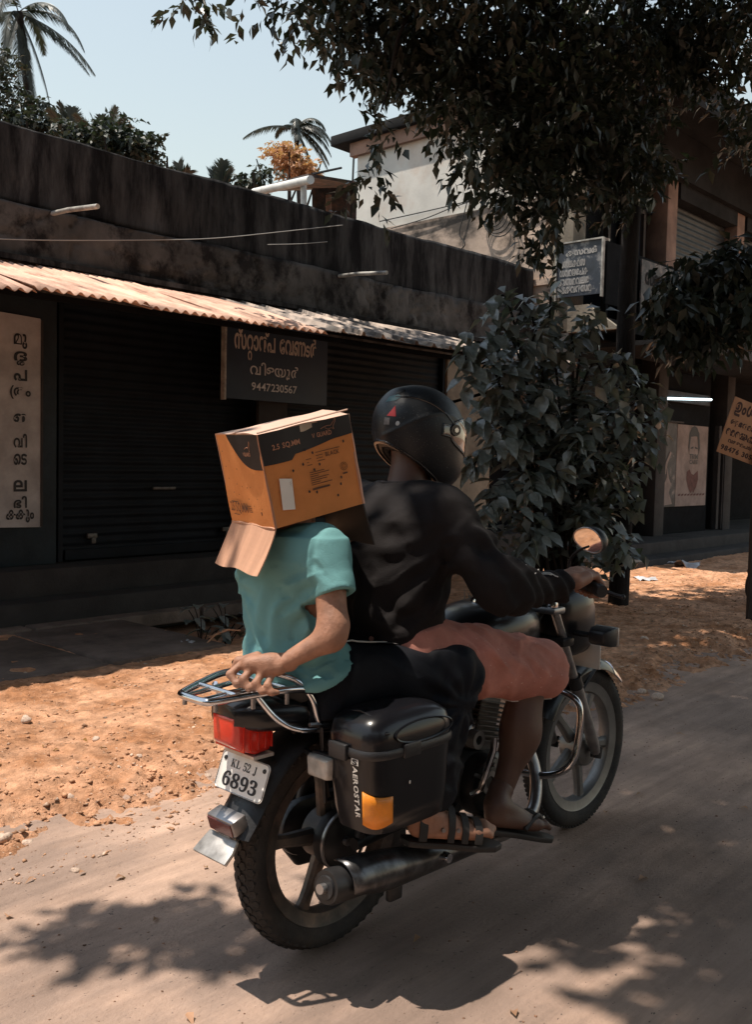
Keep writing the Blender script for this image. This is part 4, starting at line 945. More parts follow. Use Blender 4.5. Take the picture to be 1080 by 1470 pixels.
def wheel(cx, cz, R, wt, Malloy, front):
    w_ = bpy.data.objects.new('wheel', None); COL.objects.link(w_); w_.parent = bike; w_.location = (cx, 0, cz); w_.empty_display_size = .1
    if front: w_.rotation_euler = (0, 0, 0)
    hw = wt / 2; n = 84
    prof = [(R - .070, -hw * .62), (R - .058, -hw * .82), (R - .036, -hw * 1.0), (R - .016, -hw * .90), (R - .005, -hw * .55), (R, 0), (R - .005, hw * .55), (R - .016, hw * .90), (R - .036, hw), (R - .058, hw * .82), (R - .070, hw * .62)]
    MB().lathe(prof, n, 'y').build('tyre', M_rubber, w_, smooth=50)
    tr_ = MB()
    if not front:
        for i in range(62):
            th = i / 62 * 2 * math.pi
            for (lat, off, rr, sz) in ((-.30, 0, R - .003, .0100), (.30, 0, R - .003, .0100), (0, .5, R + .001, .0100), (-.74, .5, R - .0125, .0105), (.74, .5, R - .0125, .0105)):
                a = th + off / 62 * 2 * math.pi; c_, s_ = math.cos(a), math.sin(a); y = lat * hw; h = .0045
                tx, tz = -s_, c_; v = []
                for dr in (-.004, h * .7):
                    for (u, q_) in ((-sz, -sz * .55), (0, -sz), (sz, -sz * .55), (sz, sz * .55), (0, sz), (-sz, sz * .55)):
                        sl_ = -abs(lat) * .0055 * (1 if q_ * lat > 0 else -1) if lat else 0
                        r_ = rr + dr + sl_; v.append((r_ * c_ + tx * u, y + q_ * .92, r_ * s_ + tz * u))
                tr_.add(v, [(0, 1, 2, 3, 4, 5), (11, 10, 9, 8, 7, 6)] + [(k, k + 6, (k + 1) % 6 + 6, (k + 1) % 6) for k in range(6)])
    else:
        for i in range(96):
            a = i / 96 * 2 * math.pi; c_, s_ = math.cos(a), math.sin(a)
            for lat in (-.5, .5):
                y = lat * hw; r_ = R - .004; v = []
                for dr in (-.004, .003):
                    for (u, q_) in ((-.007, -.007), (.004, -.008), (.007, .007), (-.004, .008)): v.append(((r_ + dr) * c_ - s_ * u, y + q_, (r_ + dr) * s_ + c_ * u))
                tr_.add(v, [(0, 1, 2, 3), (7, 6, 5, 4)] + [(k, k + 4, (k + 1) % 4 + 4, (k + 1) % 4) for k in range(4)])
    tr_.build('tread', M_rubber, w_, smooth=0, kind='stuff')
    rp = [(R - .070, -hw * .74), (R - .064, -hw * .80), (R - .062, -hw * .70), (R - .078, -hw * .55), (R - .088, -hw * .18), (R - .094, 0), (R - .088, hw * .18), (R - .078, hw * .55), (R - .062, hw * .70), (R - .064, hw * .80), (R - .070, hw * .74),
          (R - .098, hw * .60), (R - .106, 0), (R - .098, -hw * .60)]
    MB().lathe(rp, 72, 'y', closed=True).build('rim', Malloy, w_, smooth=45)
    hr = .068 if not front else .055
    MB().lathe([(.001, -.05), (hr * .55, -.05), (hr * .6, -.04), (hr, -.034), (hr, .034), (hr * .6, .04), (hr * .55, .05), (.001, .05)], 28, 'y').build('hub', Malloy, w_, smooth=35)
    for k in range(5):
        a = RAD((0 if not front else 36) + 172 + k * 72); sp = MB(); rr = np.linspace(hr * .8, R - .098, 7); rings = []
        for j, r_ in enumerate(rr):
            f = j / 6; w2 = (.024 * (1 - f) + .013 * f) + .010 * max(0, f - .75) * 4; t2_ = .017 * (1 - f) + .014 * f
            rings.append([(r_ * math.cos(a) - s_ * w2 * math.sin(a), q_ * t2_, r_ * math.sin(a) + s_ * w2 * math.cos(a)) for s_, q_ in ((-1, -.45), (-.55, -1), (.55, -1), (1, -.45), (1, .45), (.55, 1), (-.55, 1), (-1, .45))])
        sp.sweep(rings).build('spoke', Malloy, w_, smooth=35)
    MB().lathe([(.001, -.085), (.011, -.085), (.011, .085), (.001, .085)], 12, 'y').build('axle', M_steel, w_)
    return w_
rw = wheel(0, .305, .305, .086, M_alloyb, False)
fw = wheel(1.255, .30, .300, .078, M_alloy, True)
br = MB(); br.lathe([(.001, -.072), (.055, -.072), (.075, -.060), (.080, -.045), (.080, -.03), (.001, -.03)], 32, 'y').build('brake_drum', M_blkm, rw)
MB().lathe([(.078, -.070), (.083, -.070), (.083, -.062), (.078, -.062)], 40, 'y', closed=True).build('drum_ring', M_steel, rw)
MB().lathe([(.001, -.062), (.05, -.062), (.066, -.052), (.070, -.036), (.001, -.036)], 28, 'y').build('brake_drum', M_alloy, fw)

# swingarm, chain case, shocks, frame
MB().tube([(0, -.105, .305), (.18, -.10, .315), (.42, -.09, .33)], [.018, .020, .022], 10).build('swingarm', M_blkm, bike)
MB().tube([(0, .105, .305), (.18, .10, .315), (.42, .09, .33)], [.018, .020, .022], 10).build('swingarm', M_blkm, bike)
cc = MB(); out = []
for i in range(13): a = RAD(90 + i * 15); out.append((-.02 + .078 * math.cos(a), .305 + .078 * math.sin(a)))
out += [(.45, .27), (.45, .38)]
cc.prism(out, .075, .105, 'y'); cc.build('chain_case', M_blkp, bike, bevel=.006)
for s_ in (-1, 1):
    y = .125 * s_; a_, b_ = Vector((0, y, .33)), Vector((.10, y, .66)); sk = MB()
    sk.tube([a_, a_.lerp(b_, .45)], .015, 10).tube([a_.lerp(b_, .45), b_], .009, 8); so_ = sk.build('shock_absorber', M_blkm, bike)
    n_ = 90; hel = [a_.lerp(b_, .30 + .6 * i / n_) + Vector((math.cos(i / n_ * 9 * 6.283) * .026, math.sin(i / n_ * 9 * 6.283) * .026, 0)) for i in range(n_ + 1)]
    MB().tube(hel, .0045, 5).build('spring', M_steel, so_)
fr = MB()
for s_ in (-1, 1):
    fr.tube(smooth_path([(-.22, .10 * s_, .66), (.15, .11 * s_, .68), (.45, .09 * s_, .70), (.80, .04 * s_, .78), (.90, .0, .80)], 5), .013, 8)
    fr.tube([(.12, .10 * s_, .66), (.42, .09 * s_, .34)], .013, 8)
fr.tube(smooth_path([(.90, 0, .76), (.86, 0, .58), (.80, 0, .36), (.70, 0, .27), (.42, 0, .26)], 5), .018, 10); fr.tube([(.42, -.12, .30), (.42, .12, .30)], .016, 10)
fr.build('frame', M_blkm, bike)

# engine
en = bpy.data.objects.new('engine', None); COL.objects.link(en); en.parent = bike; en.location = (.56, 0, .36)
MB().box(-.15, .13, -.09, .09, -.10, .06).build('crankcase', M_brown, en, bevel=.03, seg=3)
MB().lathe([(.001, -.145), (.05, -.145), (.085, -.132), (.095, -.105), (.095, -.08), (.001, -.08)], 32, 'y', (-.0, 0, -.02)).build('clutch_cover', M_blkm, en)
MB().lathe([(.02, -.150), (.036, -.150), (.036, -.143), (.02, -.143)], 24, 'y', (-.02, 0, -.0), closed=True).build('cover_ring', M_steel, en)
MB().lathe([(.001, .125), (.06, .125), (.08, .11), (.08, .08), (.001, .08)], 28, 'y', (-.06, 0, -.02)).build('magneto_cover', M_brown, en)
ax = Vector((.25, 0, .97)).normalized()
cy = MB(); cy.T = Matrix.Translation((.06, 0, .06)) @ Vector((0, 0, 1)).rotation_difference(ax).to_matrix().to_4x4(); cy.box(-.055, .055, -.055, .055, 0, .19); cy.build('cylinder', M_brown, en, bevel=.01)
for i in range(9):
    f_ = MB(); f_.T = cy.T; f_.box(-.085, .085, -.08, .08, .035 + i * .015, .0385 + i * .015); f_.build('fin', M_brown, en)
hd_ = MB(); hd_.T = cy.T; hd_.box(-.07, .07, -.07, .07, .172, .235); hd_.build('cylinder_head', M_alloy, en, bevel=.018)
MB().tube([(-.09, -.05, .12), (-.03, -.05, .14), (.03, -.02, .16)], .028, 12).build('carburettor', M_steel, en)
MB().lathe([(.014, -.152), (.028, -.152), (.028, -.12), (.001, -.12)], 20, 'y', (-.085, 0, .145)).build('choke_dial', M_alloy, en)
MB().tube([(-.10, -.14, -.02), (-.09, -.165, .0), (-.045, -.175, .11), (-.04, -.175, .15)], .010, 8).build('kick_starter', M_chr, en)
for dx, dz in ((-.07, .05), (.07, .02), (-.06, -.08), (.06, -.08), (.0, .07)): MB().lathe([(.001, -.151), (.007, -.151), (.007, -.13), (.001, -.13)], 8, 'y', (dx, 0, dz - .02)).build('bolt', M_steel, en)
# exhaust
MB().tube(smooth_path([(.70, -.02, .46), (.80, -.07, .43), (.82, -.12, .33), (.74, -.17, .23), (.60, -.185, .205), (.42, -.19, .215), (.20, -.205, .245)], 6), .020, 12).build('exhaust_pipe', M_steel, bike)
mf = bpy.data.objects.new('muffler', None); COL.objects.link(mf); mf.parent = bike; mf.location = (0, 0, 0)
mp_ = [Vector((.24, -.205, .238)), Vector((.10, -.21, .252)), Vector((-.02, -.215, .270)), Vector((-.20, -.225, .292)), Vector((-.215, -.226, .294))]
MB().tube(mp_, [.024, .034, .040, .044, .040], 24).build('muffler_body', M_blkm, mf)
d_ = (mp_[4] - mp_[3]).normalized(); e0 = mp_[4]
MB().tube([e0 - d_ * .002, e0 + d_ * .006], [.030, .028], 20).build('end_cap', M_blkp, mf)
MB().tube([e0 + d_ * .005, e0 + d_ * .022], .0125, 14).build('tail_pipe', M_steel, mf)
# heat shield: half shell over the muffler
rings = []
for i in range(13):
    t = i / 12; c_ = Vector((.47, -.195, .213)).lerp(Vector((-.165, -.222, .290)), t); r_ = .026 + (.056 - .026) * min(1, max(0, t - .1) * 1.4)
    lo = -.95 if t < .7 else -.95 + (t - .7) * 2.4; row = []
    for k in range(9):
        th = lo + (1.95 - lo) * k / 8 + math.pi * .0; row.append((c_.x, c_.y - r_ * math.cos(th) * 1.0, c_.z + r_ * math.sin(th)))
    rings.append(row)
mbs = MB(); mbs.sweep(rings, cap=False, closed_ring=False); hs = mbs.build('heat_shield', mat('heat_shield_steel', (.11, .11, .115), .30, metal=.75, var=.3, vs=20, col2=(.05, .045, .045), c2s=12), mf, smooth=60)
so_m = hs.modifiers.new('s', 'SOLIDIFY'); so_m.thickness = .004
for x, z in ((.40, .228), (.22, .25), (.02, .28)): MB().lathe([(.001, -.27), (.013, -.27), (.015, -.262), (.015, -.25), (.001, -.25)], 14, 'y', (x, .012, z)).build('bolt', M_chr, mf)
MB().box(.03, .08, -.215, -.195, .17, .23).build('bracket', M_blkm, mf, bevel=.006)
# foot pegs, brake pedal, stand
for x, z, l in ((.52, .262, .13), (.20, .315, .11)):
    for s_ in (-1, 1): MB().tube([(x, .11 * s_, z), (x, (.11 + l) * s_, z)], .014, 10).build('foot_peg', M_rubber, bike)
MB().tube(smooth_path([(.50, -.15, .25), (.58, -.20, .20), (.70, -.21, .21), (.74, -.21, .22)], 4), .008, 6).build('brake_pedal', M_steel, bike)
MB().tube([(.46, .10, .24), (.36, .17, .16), (.30, .20, .12)], .010, 8).build('side_stand', M_blkm, bike)

# tank, seat, panels
def hull(secs, n=20, pw=2.4):
    rings = []
    for (x, cz, hy, hz, *rest) in secs:
        p = rest[0] if rest else pw; row = []
        for k in range(n):
            t = 2 * math.pi * k / n; c_, s_ = math.cos(t), math.sin(t)
            row.append((x, hy * math.copysign(abs(c_) ** (2 / p), c_), cz + hz * math.copysign(abs(s_) ** (2 / p), s_)))
        rings.append(row)
    mb_ = MB(); mb_.sweep(rings); return mb_
hull([(.43, .765, .045, .05), (.47, .775, .10, .075), (.58, .79, .135, .095), (.70, .795, .145, .10), (.82, .79, .12, .09), (.90, .78, .07, .065), (.925, .775, .03, .03)], 28, 2.7).build('fuel_tank', M_blk, bike, smooth=70)
MB().lathe([(.001, .905), (.03, .905), (.034, .895), (.034, .88)], 20, 'z', (.66, 0, 0)).build('fuel_cap', M_chr, bike)
st = hull([(-.24, .755, .07, .03), (-.20, .755, .115, .05), (0, .745, .13, .052), (.14, .735, .135, .05), (.24, .72, .135, .05), (.38, .715, .12, .05), (.48, .725, .08, .045)], 24, 3.2)
st.build('seat', M_seat, bike, smooth=70)
hull([(-.36, .70, .05, .028), (-.30, .70, .095, .045), (-.18, .69, .125, .05), (.0, .67, .13, .055), (.15, .655, .13, .05), (.22, .65, .11, .04)], 20, 3).build('tail_cowl', M_blk, bike, smooth=60)
for s_ in (-1, 1):
    pnl = MB(); pnl.prism([(.10, .66), (.42, .68), (.46, .58), (.36, .44), (.20, .42), (.12, .52)], s_ * .115, s_ * .145, 'y'); pnl.build('side_panel', M_blk, bike, bevel=.012, seg=3)
MB().tube(smooth_path([(.10, -.15, .675), (-.06, -.145, .66), (-.20, -.14, .675)], 5), .006, 6).build('trim_strip', M_steel, bike)

# rear mudguard
def arc_fender(cx, cz, R, a0, a1, hw, th, M, name, drop=.35, tail=None, n=22):
    rings = []
    for i in range(n + 1):
        a = RAD(a0 + (a1 - a0) * i / n); row = []; r_ = R; c_ = Vector((cx + r_ * math.cos(a), 0, cz + r_ * math.sin(a))); nr = Vector((math.cos(a), 0, math.sin(a)))
        if tail and i > n - tail[0]:
            f = (i - (n - tail[0])) / tail[0]; c_ += Vector((tail[1] * f * f, 0, tail[2] * f * f))
        w_ = hw * (1 - .0 * i / n)
        for k in range(9):
            u = k / 4 - 1; row.append(tuple(c_ + Vector((0, u * w_, 0)) - nr * (abs(u) ** 2.6) * drop * w_))
        row += [tuple(Vector(p) - nr * th) for p in reversed(row)]
        rings.append(row)
    return MB().sweep(rings)
rf = arc_fender(0, .305, .350, 62, 166, .072, .004, M_blkp, 'f', .40, (6, -.022, .012), 30).build('rear_mudguard', M_blkp, bike, smooth=50)
# rear light, plate, reflector, mud flap
tlp = MB(); tlp.sweep([[(-.245, y, z) for y, z in ((-.045, .60), (.045, .60), (.050, .69), (-.050, .69))], [(-.30, y, z) for y, z in ((-.052, .598), (.052, .598), (.056, .700), (-.056, .700))],
    [(-.345, y, z) for y, z in ((-.050, .618), (.050, .618), (.056, .705), (-.056, .705))], [(-.362, y, z) for y, z in ((-.038, .632), (.038, .632), (.043, .698), (-.043, .698))]])
tlo = tlp.build('tail_lamp', M_red, bike, bevel=.006)
MB().box(-.31, -.245, -.058, .058, .588, .5965).build('lamp_base', M_clear, tlo)
for k in range(5): MB().box(-.34 + k * .022, -.337 + k * .022, -.0575, .0575, .612, .704).build('lens_rib', M_red, tlo)
plo = bpy.data.objects.new('number_plate', None); COL.objects.link(plo); plo.parent = bike; plo.location = (-.284, -.002, .532); _s, _c = math.sin(RAD(20)), math.cos(RAD(20)); plo.matrix_local = Matrix.Translation((-.302, -.002, .534)) @ Matrix(((0, _s, -_c), (-1, 0, 0), (0, _c, _s))).to_4x4()
out = []
for cx, cz, a0 in ((.082, .034, 0), (-.082, .034, 90), (-.082, -.034, 180), (.082, -.034, 270)):
    for i in range(5): a = RAD(a0 + i * 22.5); out.append((cx + .014 * math.cos(a), cz + .014 * math.sin(a)))
MB().prism(out, -.002, .0, 'z').build('plate_panel', M_plate, plo)
rim_ = [Vector((x * .975, y * .965, .0005)) for x, y in out]
MB().tube(rim_, .0012, 4, closed=True).build('plate_border', M_steel, plo)
fp = lambda u, v: (u, v, .0008)
lettering(bold_serif('KL') + [' '] + bold_serif('52') + [' '] + bold_serif('J'), -.052, .050, .010, .034, fp, M_ink, plo, bold=.0, gap=.05)
lettering(bold_serif('6893'), -.070, .068, -.036, .001, fp, M_ink, plo, bold=.012, gap=.05)
for x in (-.078, .078): MB().lathe([(.001, .003), (.005, .003), (.006, .0), (.001, .0)], 10, 'z', (x, .030, 0)).build('bolt', M_blkm, plo)
rfl = MB(); rfl.T = Matrix.Translation((-.352, -.004, .428)) @ Matrix.Rotation(RAD(-18), 4, 'Y'); rfl.box(-.016, .03, -.052, .052, -.020, .022); rb = rfl.build('reflector_box', M_steel, bike, bevel=.005)
rfl2 = MB(); rfl2.T = rfl.T; rfl2.box(-.019, -.0165, -.046, .046, -.017, .017); rfl2.build('reflector', M_darkred, rb)
rf3 = MB(); rf3.T = rfl.T; rf3.tube([(-.0, 0, -.035), (-.012, 0, -.037)], .024, 16); rf3.build('round_sticker', M_clear, rb)
MB().sweep([[(-.355, -.055, .398), (-.355, .055, .398), (-.348, .055, .390), (-.348, -.055, .390)], [(-.378, -.064, .374), (-.378, .064, .374), (-.370, .064, .366), (-.370, -.064, .366)], [(-.402, -.066, .354), (-.402, .066, .354), (-.394, .066, .346), (-.394, -.066, .346)]]).build('mudguard_tip', mat('brushed_tip', (.42, .40, .38), .5, metal=.7, var=.25, vs=25), bike, bevel=.003)
# rear indicators
for s_ in (-1, 1):
    MB().tube([(-.15, .07 * s_, .585), (-.165, .15 * s_, .575)], .008, 8).build('indicator_stalk', M_blkp, bike)
    ind = MB(); ind.sweep([[(-.145, s_ * (.165 + .035 * a), .572 + .028 * b) for a, b in ((-1, -1), (1, -1), (1.1, 1), (-1.1, 1))], [(-.175, s_ * (.165 + .042 * a), .572 + .032 * b) for a, b in ((-1, -1), (1, -1), (1.1, 1), (-1.1, 1))]]); io = ind.build('indicator', M_blkp, bike, bevel=.006)
    il = MB(); il.sweep([[(-.1755, s_ * (.165 + .039 * a), .572 + .029 * b) for a, b in ((-1, -1), (1, -1), (1.1, 1), (-1.1, 1))], [(-.198, s_ * (.165 + .034 * a), .572 + .025 * b) for a, b in ((-1, -1), (1, -1), (1.1, 1), (-1.1, 1))]]); il.build('indicator_lens', M_clear, io, bevel=.006)

# chrome rear rack
ck = bpy.data.objects.new('rear_rack', None); COL.objects.link(ck); ck.parent = bike
def rail(name, pts, r=.0085, M=M_chr, k=6): return MB().tube(smooth_path(pts, k), r, 10).build(name, M, ck, smooth=60)
rail('outer_loop', [(-.185, -.130, .752), (-.22, -.129, .766), (-.285, -.118, .770), (-.37, -.088, .764), (-.435, -.062, .758), (-.452, -.045, .757), (-.455, 0, .757), (-.452, .045, .757), (-.435, .062, .758), (-.37, .088, .764), (-.285, .118, .770), (-.22, .129, .766), (-.185, .130, .752)], .0095, k=7)
rail('raised_rail', [(-.02, -.142, .652), (-.10, -.141, .654), (-.160, -.138, .668), (-.185, -.132, .735), (-.225, -.118, .785), (-.262, -.085, .803), (-.285, -.04, .806), (-.288, .0, .806), (-.285, .04, .806), (-.262, .085, .803), (-.225, .118, .785), (-.185, .132, .735), (-.16, .138, .668), (-.02, .142, .652)], .0085)
for y in (-.03, .03): rail('deck_bar', [(-.455, y, .756), (-.36, y * 1.2, .762), (-.25, y * 1.5, .768)], .0065)
rail('cross_bar', [(-.375, -.085, .764), (-.375, .085, .764)], .0065, k=2); rail('cross_bar', [(-.245, -.124, .768), (-.245, .124, .768)], .0065, k=2)
for s_ in (-1, 1):
    rail('stay', [(-.13, .140 * s_, .652), (-.22, .130 * s_, .664), (-.275, .105 * s_, .695), (-.325, .085 * s_, .758)], .008)
for x, y in ((-.425, -.055), (-.34, -.09), (-.25, -.11), (-.44, .05)): MB().tube([(x, y, .762), (x, y, .730)], .006, 8).build('peg', M_steel, ck)

# panniers
def pannier(s_):
    pn = bpy.data.objects.new('pannier', None); COL.objects.link(pn); pn.parent = bike; pn.location = (-.028, s_ * .258, .562)
    def rr(hx, hy, z, ox=0, oy=0, n=32, p=4.2):
        return [(ox + hx * math.copysign(abs(math.cos(t)) ** (2 / p), math.cos(t)), oy + hy * math.copysign(abs(math.sin(t)) ** (2 / p), math.sin(t)), z) for t in [2 * math.pi * k / n for k in range(n)]]
    b_ = MB(); b_.sweep([rr(.118, .062, -.138, .012), rr(.140, .078, -.128, .01), rr(.148, .086, -.08, .005), rr(.155, .092, .02), rr(.157, .094, .062)]); b_.build('case', M_blkp if s_ > 0 else M_blk, pn, smooth=50)
    MB().sweep([rr(.160, .097, .060), rr(.163, .100, .066), rr(.163, .100, .076), rr(.160, .097, .082)]).build('seam_rim', M_blkp, pn, smooth=50)
    ld_ = MB(); ld_.sweep([rr(.158, .095, .082), rr(.158, .095, .105), rr(.148, .088, .138, -.002), rr(.120, .070, .156, -.004), rr(.07, .04, .163)]); l_ = ld_.build('lid', M_blk, pn, smooth=60)
    # raised oval on the lid and the strap ridge
    ov = MB(); ring = []
    for k in range(28):
        t = 2 * math.pi * k / 28; ring.append(Vector((.02 + .105 * math.cos(t), s_ * (.093 if 1 else 0), .112 + .026 * math.sin(t))))
    ring = [Vector((p.x, s_ * (.0965 - max(0, p.z - .105) * .22), p.z)) for p in ring]
    ov.tube(ring, .0028, 6, closed=True); ov.build('oval_ridge', M_blk, pn)
    for x in (-.095,):
        sb = MB(); sb.sweep([[(x - .018, yy, zz), (x + .018, yy, zz), (x + .018, yy, zz + .006), (x - .018, yy, zz + .006)] for yy, zz in ((s_ * -.085, .12), (s_ * -.05, .150), (0, .158), (s_ * .05, .150), (s_ * .088, .118))]); sb.build('lid_ridge', M_blk, pn, bevel=.003)
    MB().box(-.172, -.158, s_ * -.02 - .03, s_ * -.02 + .03, .050, .090).build('latch', M_blkp, pn, bevel=.004)
    MB().box(-.06, .0, s_ * .098 - .006, s_ * .098 + .006, .055, .09).build('latch', M_blkp, pn, bevel=.004)
    if s_ < 0:
        # amber reflector wrapped round the rear outer corner, following the case
        rows = []; zz = [-.100, -.075, -.052, -.034]
        def cs(t, z):
            f = (z + .15) / .2; hx = .145 + .010 * f + .0015; hy = .083 + .009 * f + .0015; p = 4.2
            return (.006 - .006 * f + hx * math.copysign(abs(math.cos(t)) ** (2 / p), math.cos(t)), hy * math.copysign(abs(math.sin(t)) ** (2 / p), math.sin(t)), z)
        for i in range(15):
            t = RAD(196 + i * 4.0); col_ = []
            for z in zz:
                z2 = z - (.010 * math.sin(i / 14 * 3.1) if z == zz[0] else 0) + (.016 * (1 - i / 14) ** 2 if z == zz[-1] else 0)
                col_.append(cs(t, z2))
            rows.append(col_)
        rl = MB(); rl.sweep(rows, cap=False, closed_ring=False); ro_ = rl.build('corner_reflector', M_amber, pn, smooth=60); sm_ = ro_.modifiers.new('s', 'SOLIDIFY'); sm_.thickness = .003; sm_.offset = 1
        MB().ell((.0, 0, 0), (.0022, .0012, .003), 8, 6).build('screw', M_ink, ro_).location = (-.085, -.0945, -.055)
        # vertical lettering on the rear face
        def frr(u, v): return (-.1585 + v * .0 - (.0) + .004 * (1 - (u + .1) / .15), -.035 + v, u)
        V, F = words(mono('AEROSTAR'), .03, .08)
        x1 = max(p[0] for p in V); vs = [(float(np.interp(.040 - p[0] / x1 * .130, [-.128, -.08, .02, .062], [-.130, -.143, -.155, -.157])) - .0009, -.030 - (p[1] - .35) * .022, .040 - p[0] / x1 * .130) for p in V]
        me = bpy.data.meshes.new('lettering'); me.from_pydata(vs, [], F); link('lettering', me, M_white, pn)
        MB().box(-.1585, -.1575, -.042, -.018, .044, .059).build('logo_patch', M_white, pn)
        V, F = words(['S'], .05); x0 = min(p[0] for p in V); x1 = max(p[0] for p in V)
        vs = [(-.1590, -.021 - (p[0] - x0) / (x1 - x0) * .018, .0455 + p[1] * .017) for p in V]; me = bpy.data.meshes.new('logo_mark'); me.from_pydata(vs, [], F); link('logo_mark', me, M_ink, pn)
        MB().ell((.0, 0, 0), (.003, .001, .005), 8, 6).build('paint_chip', M_white, pn).location = (-.03, -.0945, -.01)
    MB().tube([(-.14, s_ * -.11, .10), (.10, s_ * -.11, .10), (.16, s_ * -.13, .02), (.10, s_ * -.11, -.09), (-.12, s_ * -.11, -.09)], .007, 8, closed=True).build('stay_frame', M_blkm, pn)
    return pn
pannier(-1)
sgd = MB(); sgd.prism([(-.03, .22), (-.02, .36), (.02, .43), (.16, .43), (.20, .38), (.20, .20), (.14, .15), (.02, .16)], .135, .165, 'y'); sgd.build('side_guard', M_blkp, bike, bevel=.012, seg=3)

# front end
fk = bpy.data.objects.new('front_fork', None); COL.objects.link(fk); fk.parent = bike
fo0, fo1 = Vector((.935, 0, .865)), Vector((1.245, 0, .295))
for s_ in (-1, 1):
    y = .092 * s_; a_ = fo0 + Vector((0, y, 0)); b_ = fo1 + Vector((0, y, 0)); mdl = a_.lerp(b_, .52)
    MB().tube([a_, mdl], .0155, 14).build('stanchion', M_steel, fk); MB().tube([mdl - (b_ - a_) * .05, mdl + (b_ - a_) * .02], .025, 14).build('dust_boot', M_blkp, fk)
    MB().tube([mdl, a_.lerp(b_, .92), b_], [.0215, .0215, .018], 14).build('slider', M_steel, fk)
    MB().tube([b_ + Vector((.0, 0, -.02)), b_ + Vector((.01, 0, .02))], .020, 12).build('axle_clamp', M_blkm, fk)
    MB().lathe([(.001, .008), (.018, .008), (.020, 0), (.020, -.01)], 16, 'z', tuple(a_ + Vector((-.002, 0, .0)))).build('fork_cap', M_chr, fk)
MB().box(.905, .975, -.12, .12, .832, .856).build('triple_clamp', M_steel, fk, bevel=.008); MB().box(.965, 1.035, -.12, .12, .715, .745).build('triple_clamp', M_blkm, fk, bevel=.008)
ff = arc_fender(1.255, .30, .335, 150, 48, .068, .004, M_blk, 'f', .62, None, 26).build('front_mudguard', M_blk, bike, smooth=50)
tp_ = arc_fender(1.255, .30, .3385, 60, 47, .069, .004, M_chr, 'f', .62, None, 5).build('mudguard_trim', M_chr, ff, smooth=50)
MB().tube([(1.10, -.085, .50), (1.17, -.10, .58), (1.26, -.085, .62)], .007, 6).build('mudguard_stay', M_blkm, bike)
# headlamp in its cowl
hl = bpy.data.objects.new('headlamp', None); COL.objects.link(hl); hl.parent = bike; hl.location = (1.05, 0, .79)
hb = hull([(-.07, 0, .07, .09), (-.03, 0, .10, .125), (.06, -.005, .115, .13), (.13, -.01, .108, .12), (.145, -.01, .10, .11)], 24, 3.4); hb.build('cowl', M_blk, hl, smooth=60)
hull([(.142, -.02, .092, .085), (.165, -.02, .085, .078), (.18, -.02, .05, .045)], 24, 3).build('lens', M_clear, hl, smooth=60)
hull([(-.10, .10, .09, .012), (-.02, .135, .105, .015), (.06, .15, .08, .012)], 20, 3).build('visor', M_blkp, hl, smooth=60)
MB().box(-.125, -.04, -.075, .075, .09, .115).build('instrument_panel', M_blkp, hl, bevel=.012)
for y in (-.04, .04): MB().lathe([(.001, .122), (.03, .122), (.036, .116), (.036, .10)], 22, 'z', (-.085, y, 0)).build('dial', M_chr, hl)
MB().box(1.17, 1.175, -.14, .14, .615, .700).build('front_plate', M_plate, bike, bevel=.002)
for s_ in (-1, 1):
    MB().tube([(1.06, .10 * s_, .755), (1.06, .165 * s_, .755)], .010, 8).build('indicator_stalk', M_blkp, bike)
    ind = MB(); ind.sweep([[(1.03, s_ * (.205 + .03 * a), .755 + .02 * b) for a, b in ((-1, -1), (1, -1), (1, 1), (-1, 1))], [(1.06, s_ * (.205 + .042 * a), .755 + .030 * b) for a, b in ((-1, -1), (1, -1), (1, 1), (-1, 1))], [(1.095, s_ * (.205 + .045 * a), .755 + .033 * b) for a, b in ((-1, -1), (1, -1), (1, 1), (-1, 1))]]); io = ind.build('indicator', M_blkp, bike, bevel=.008)
    MB().box(1.0955, 1.106, s_ * .205 - .045, s_ * .205 + .045, .722, .788).build('indicator_lens', M_clear, io, bevel=.004)
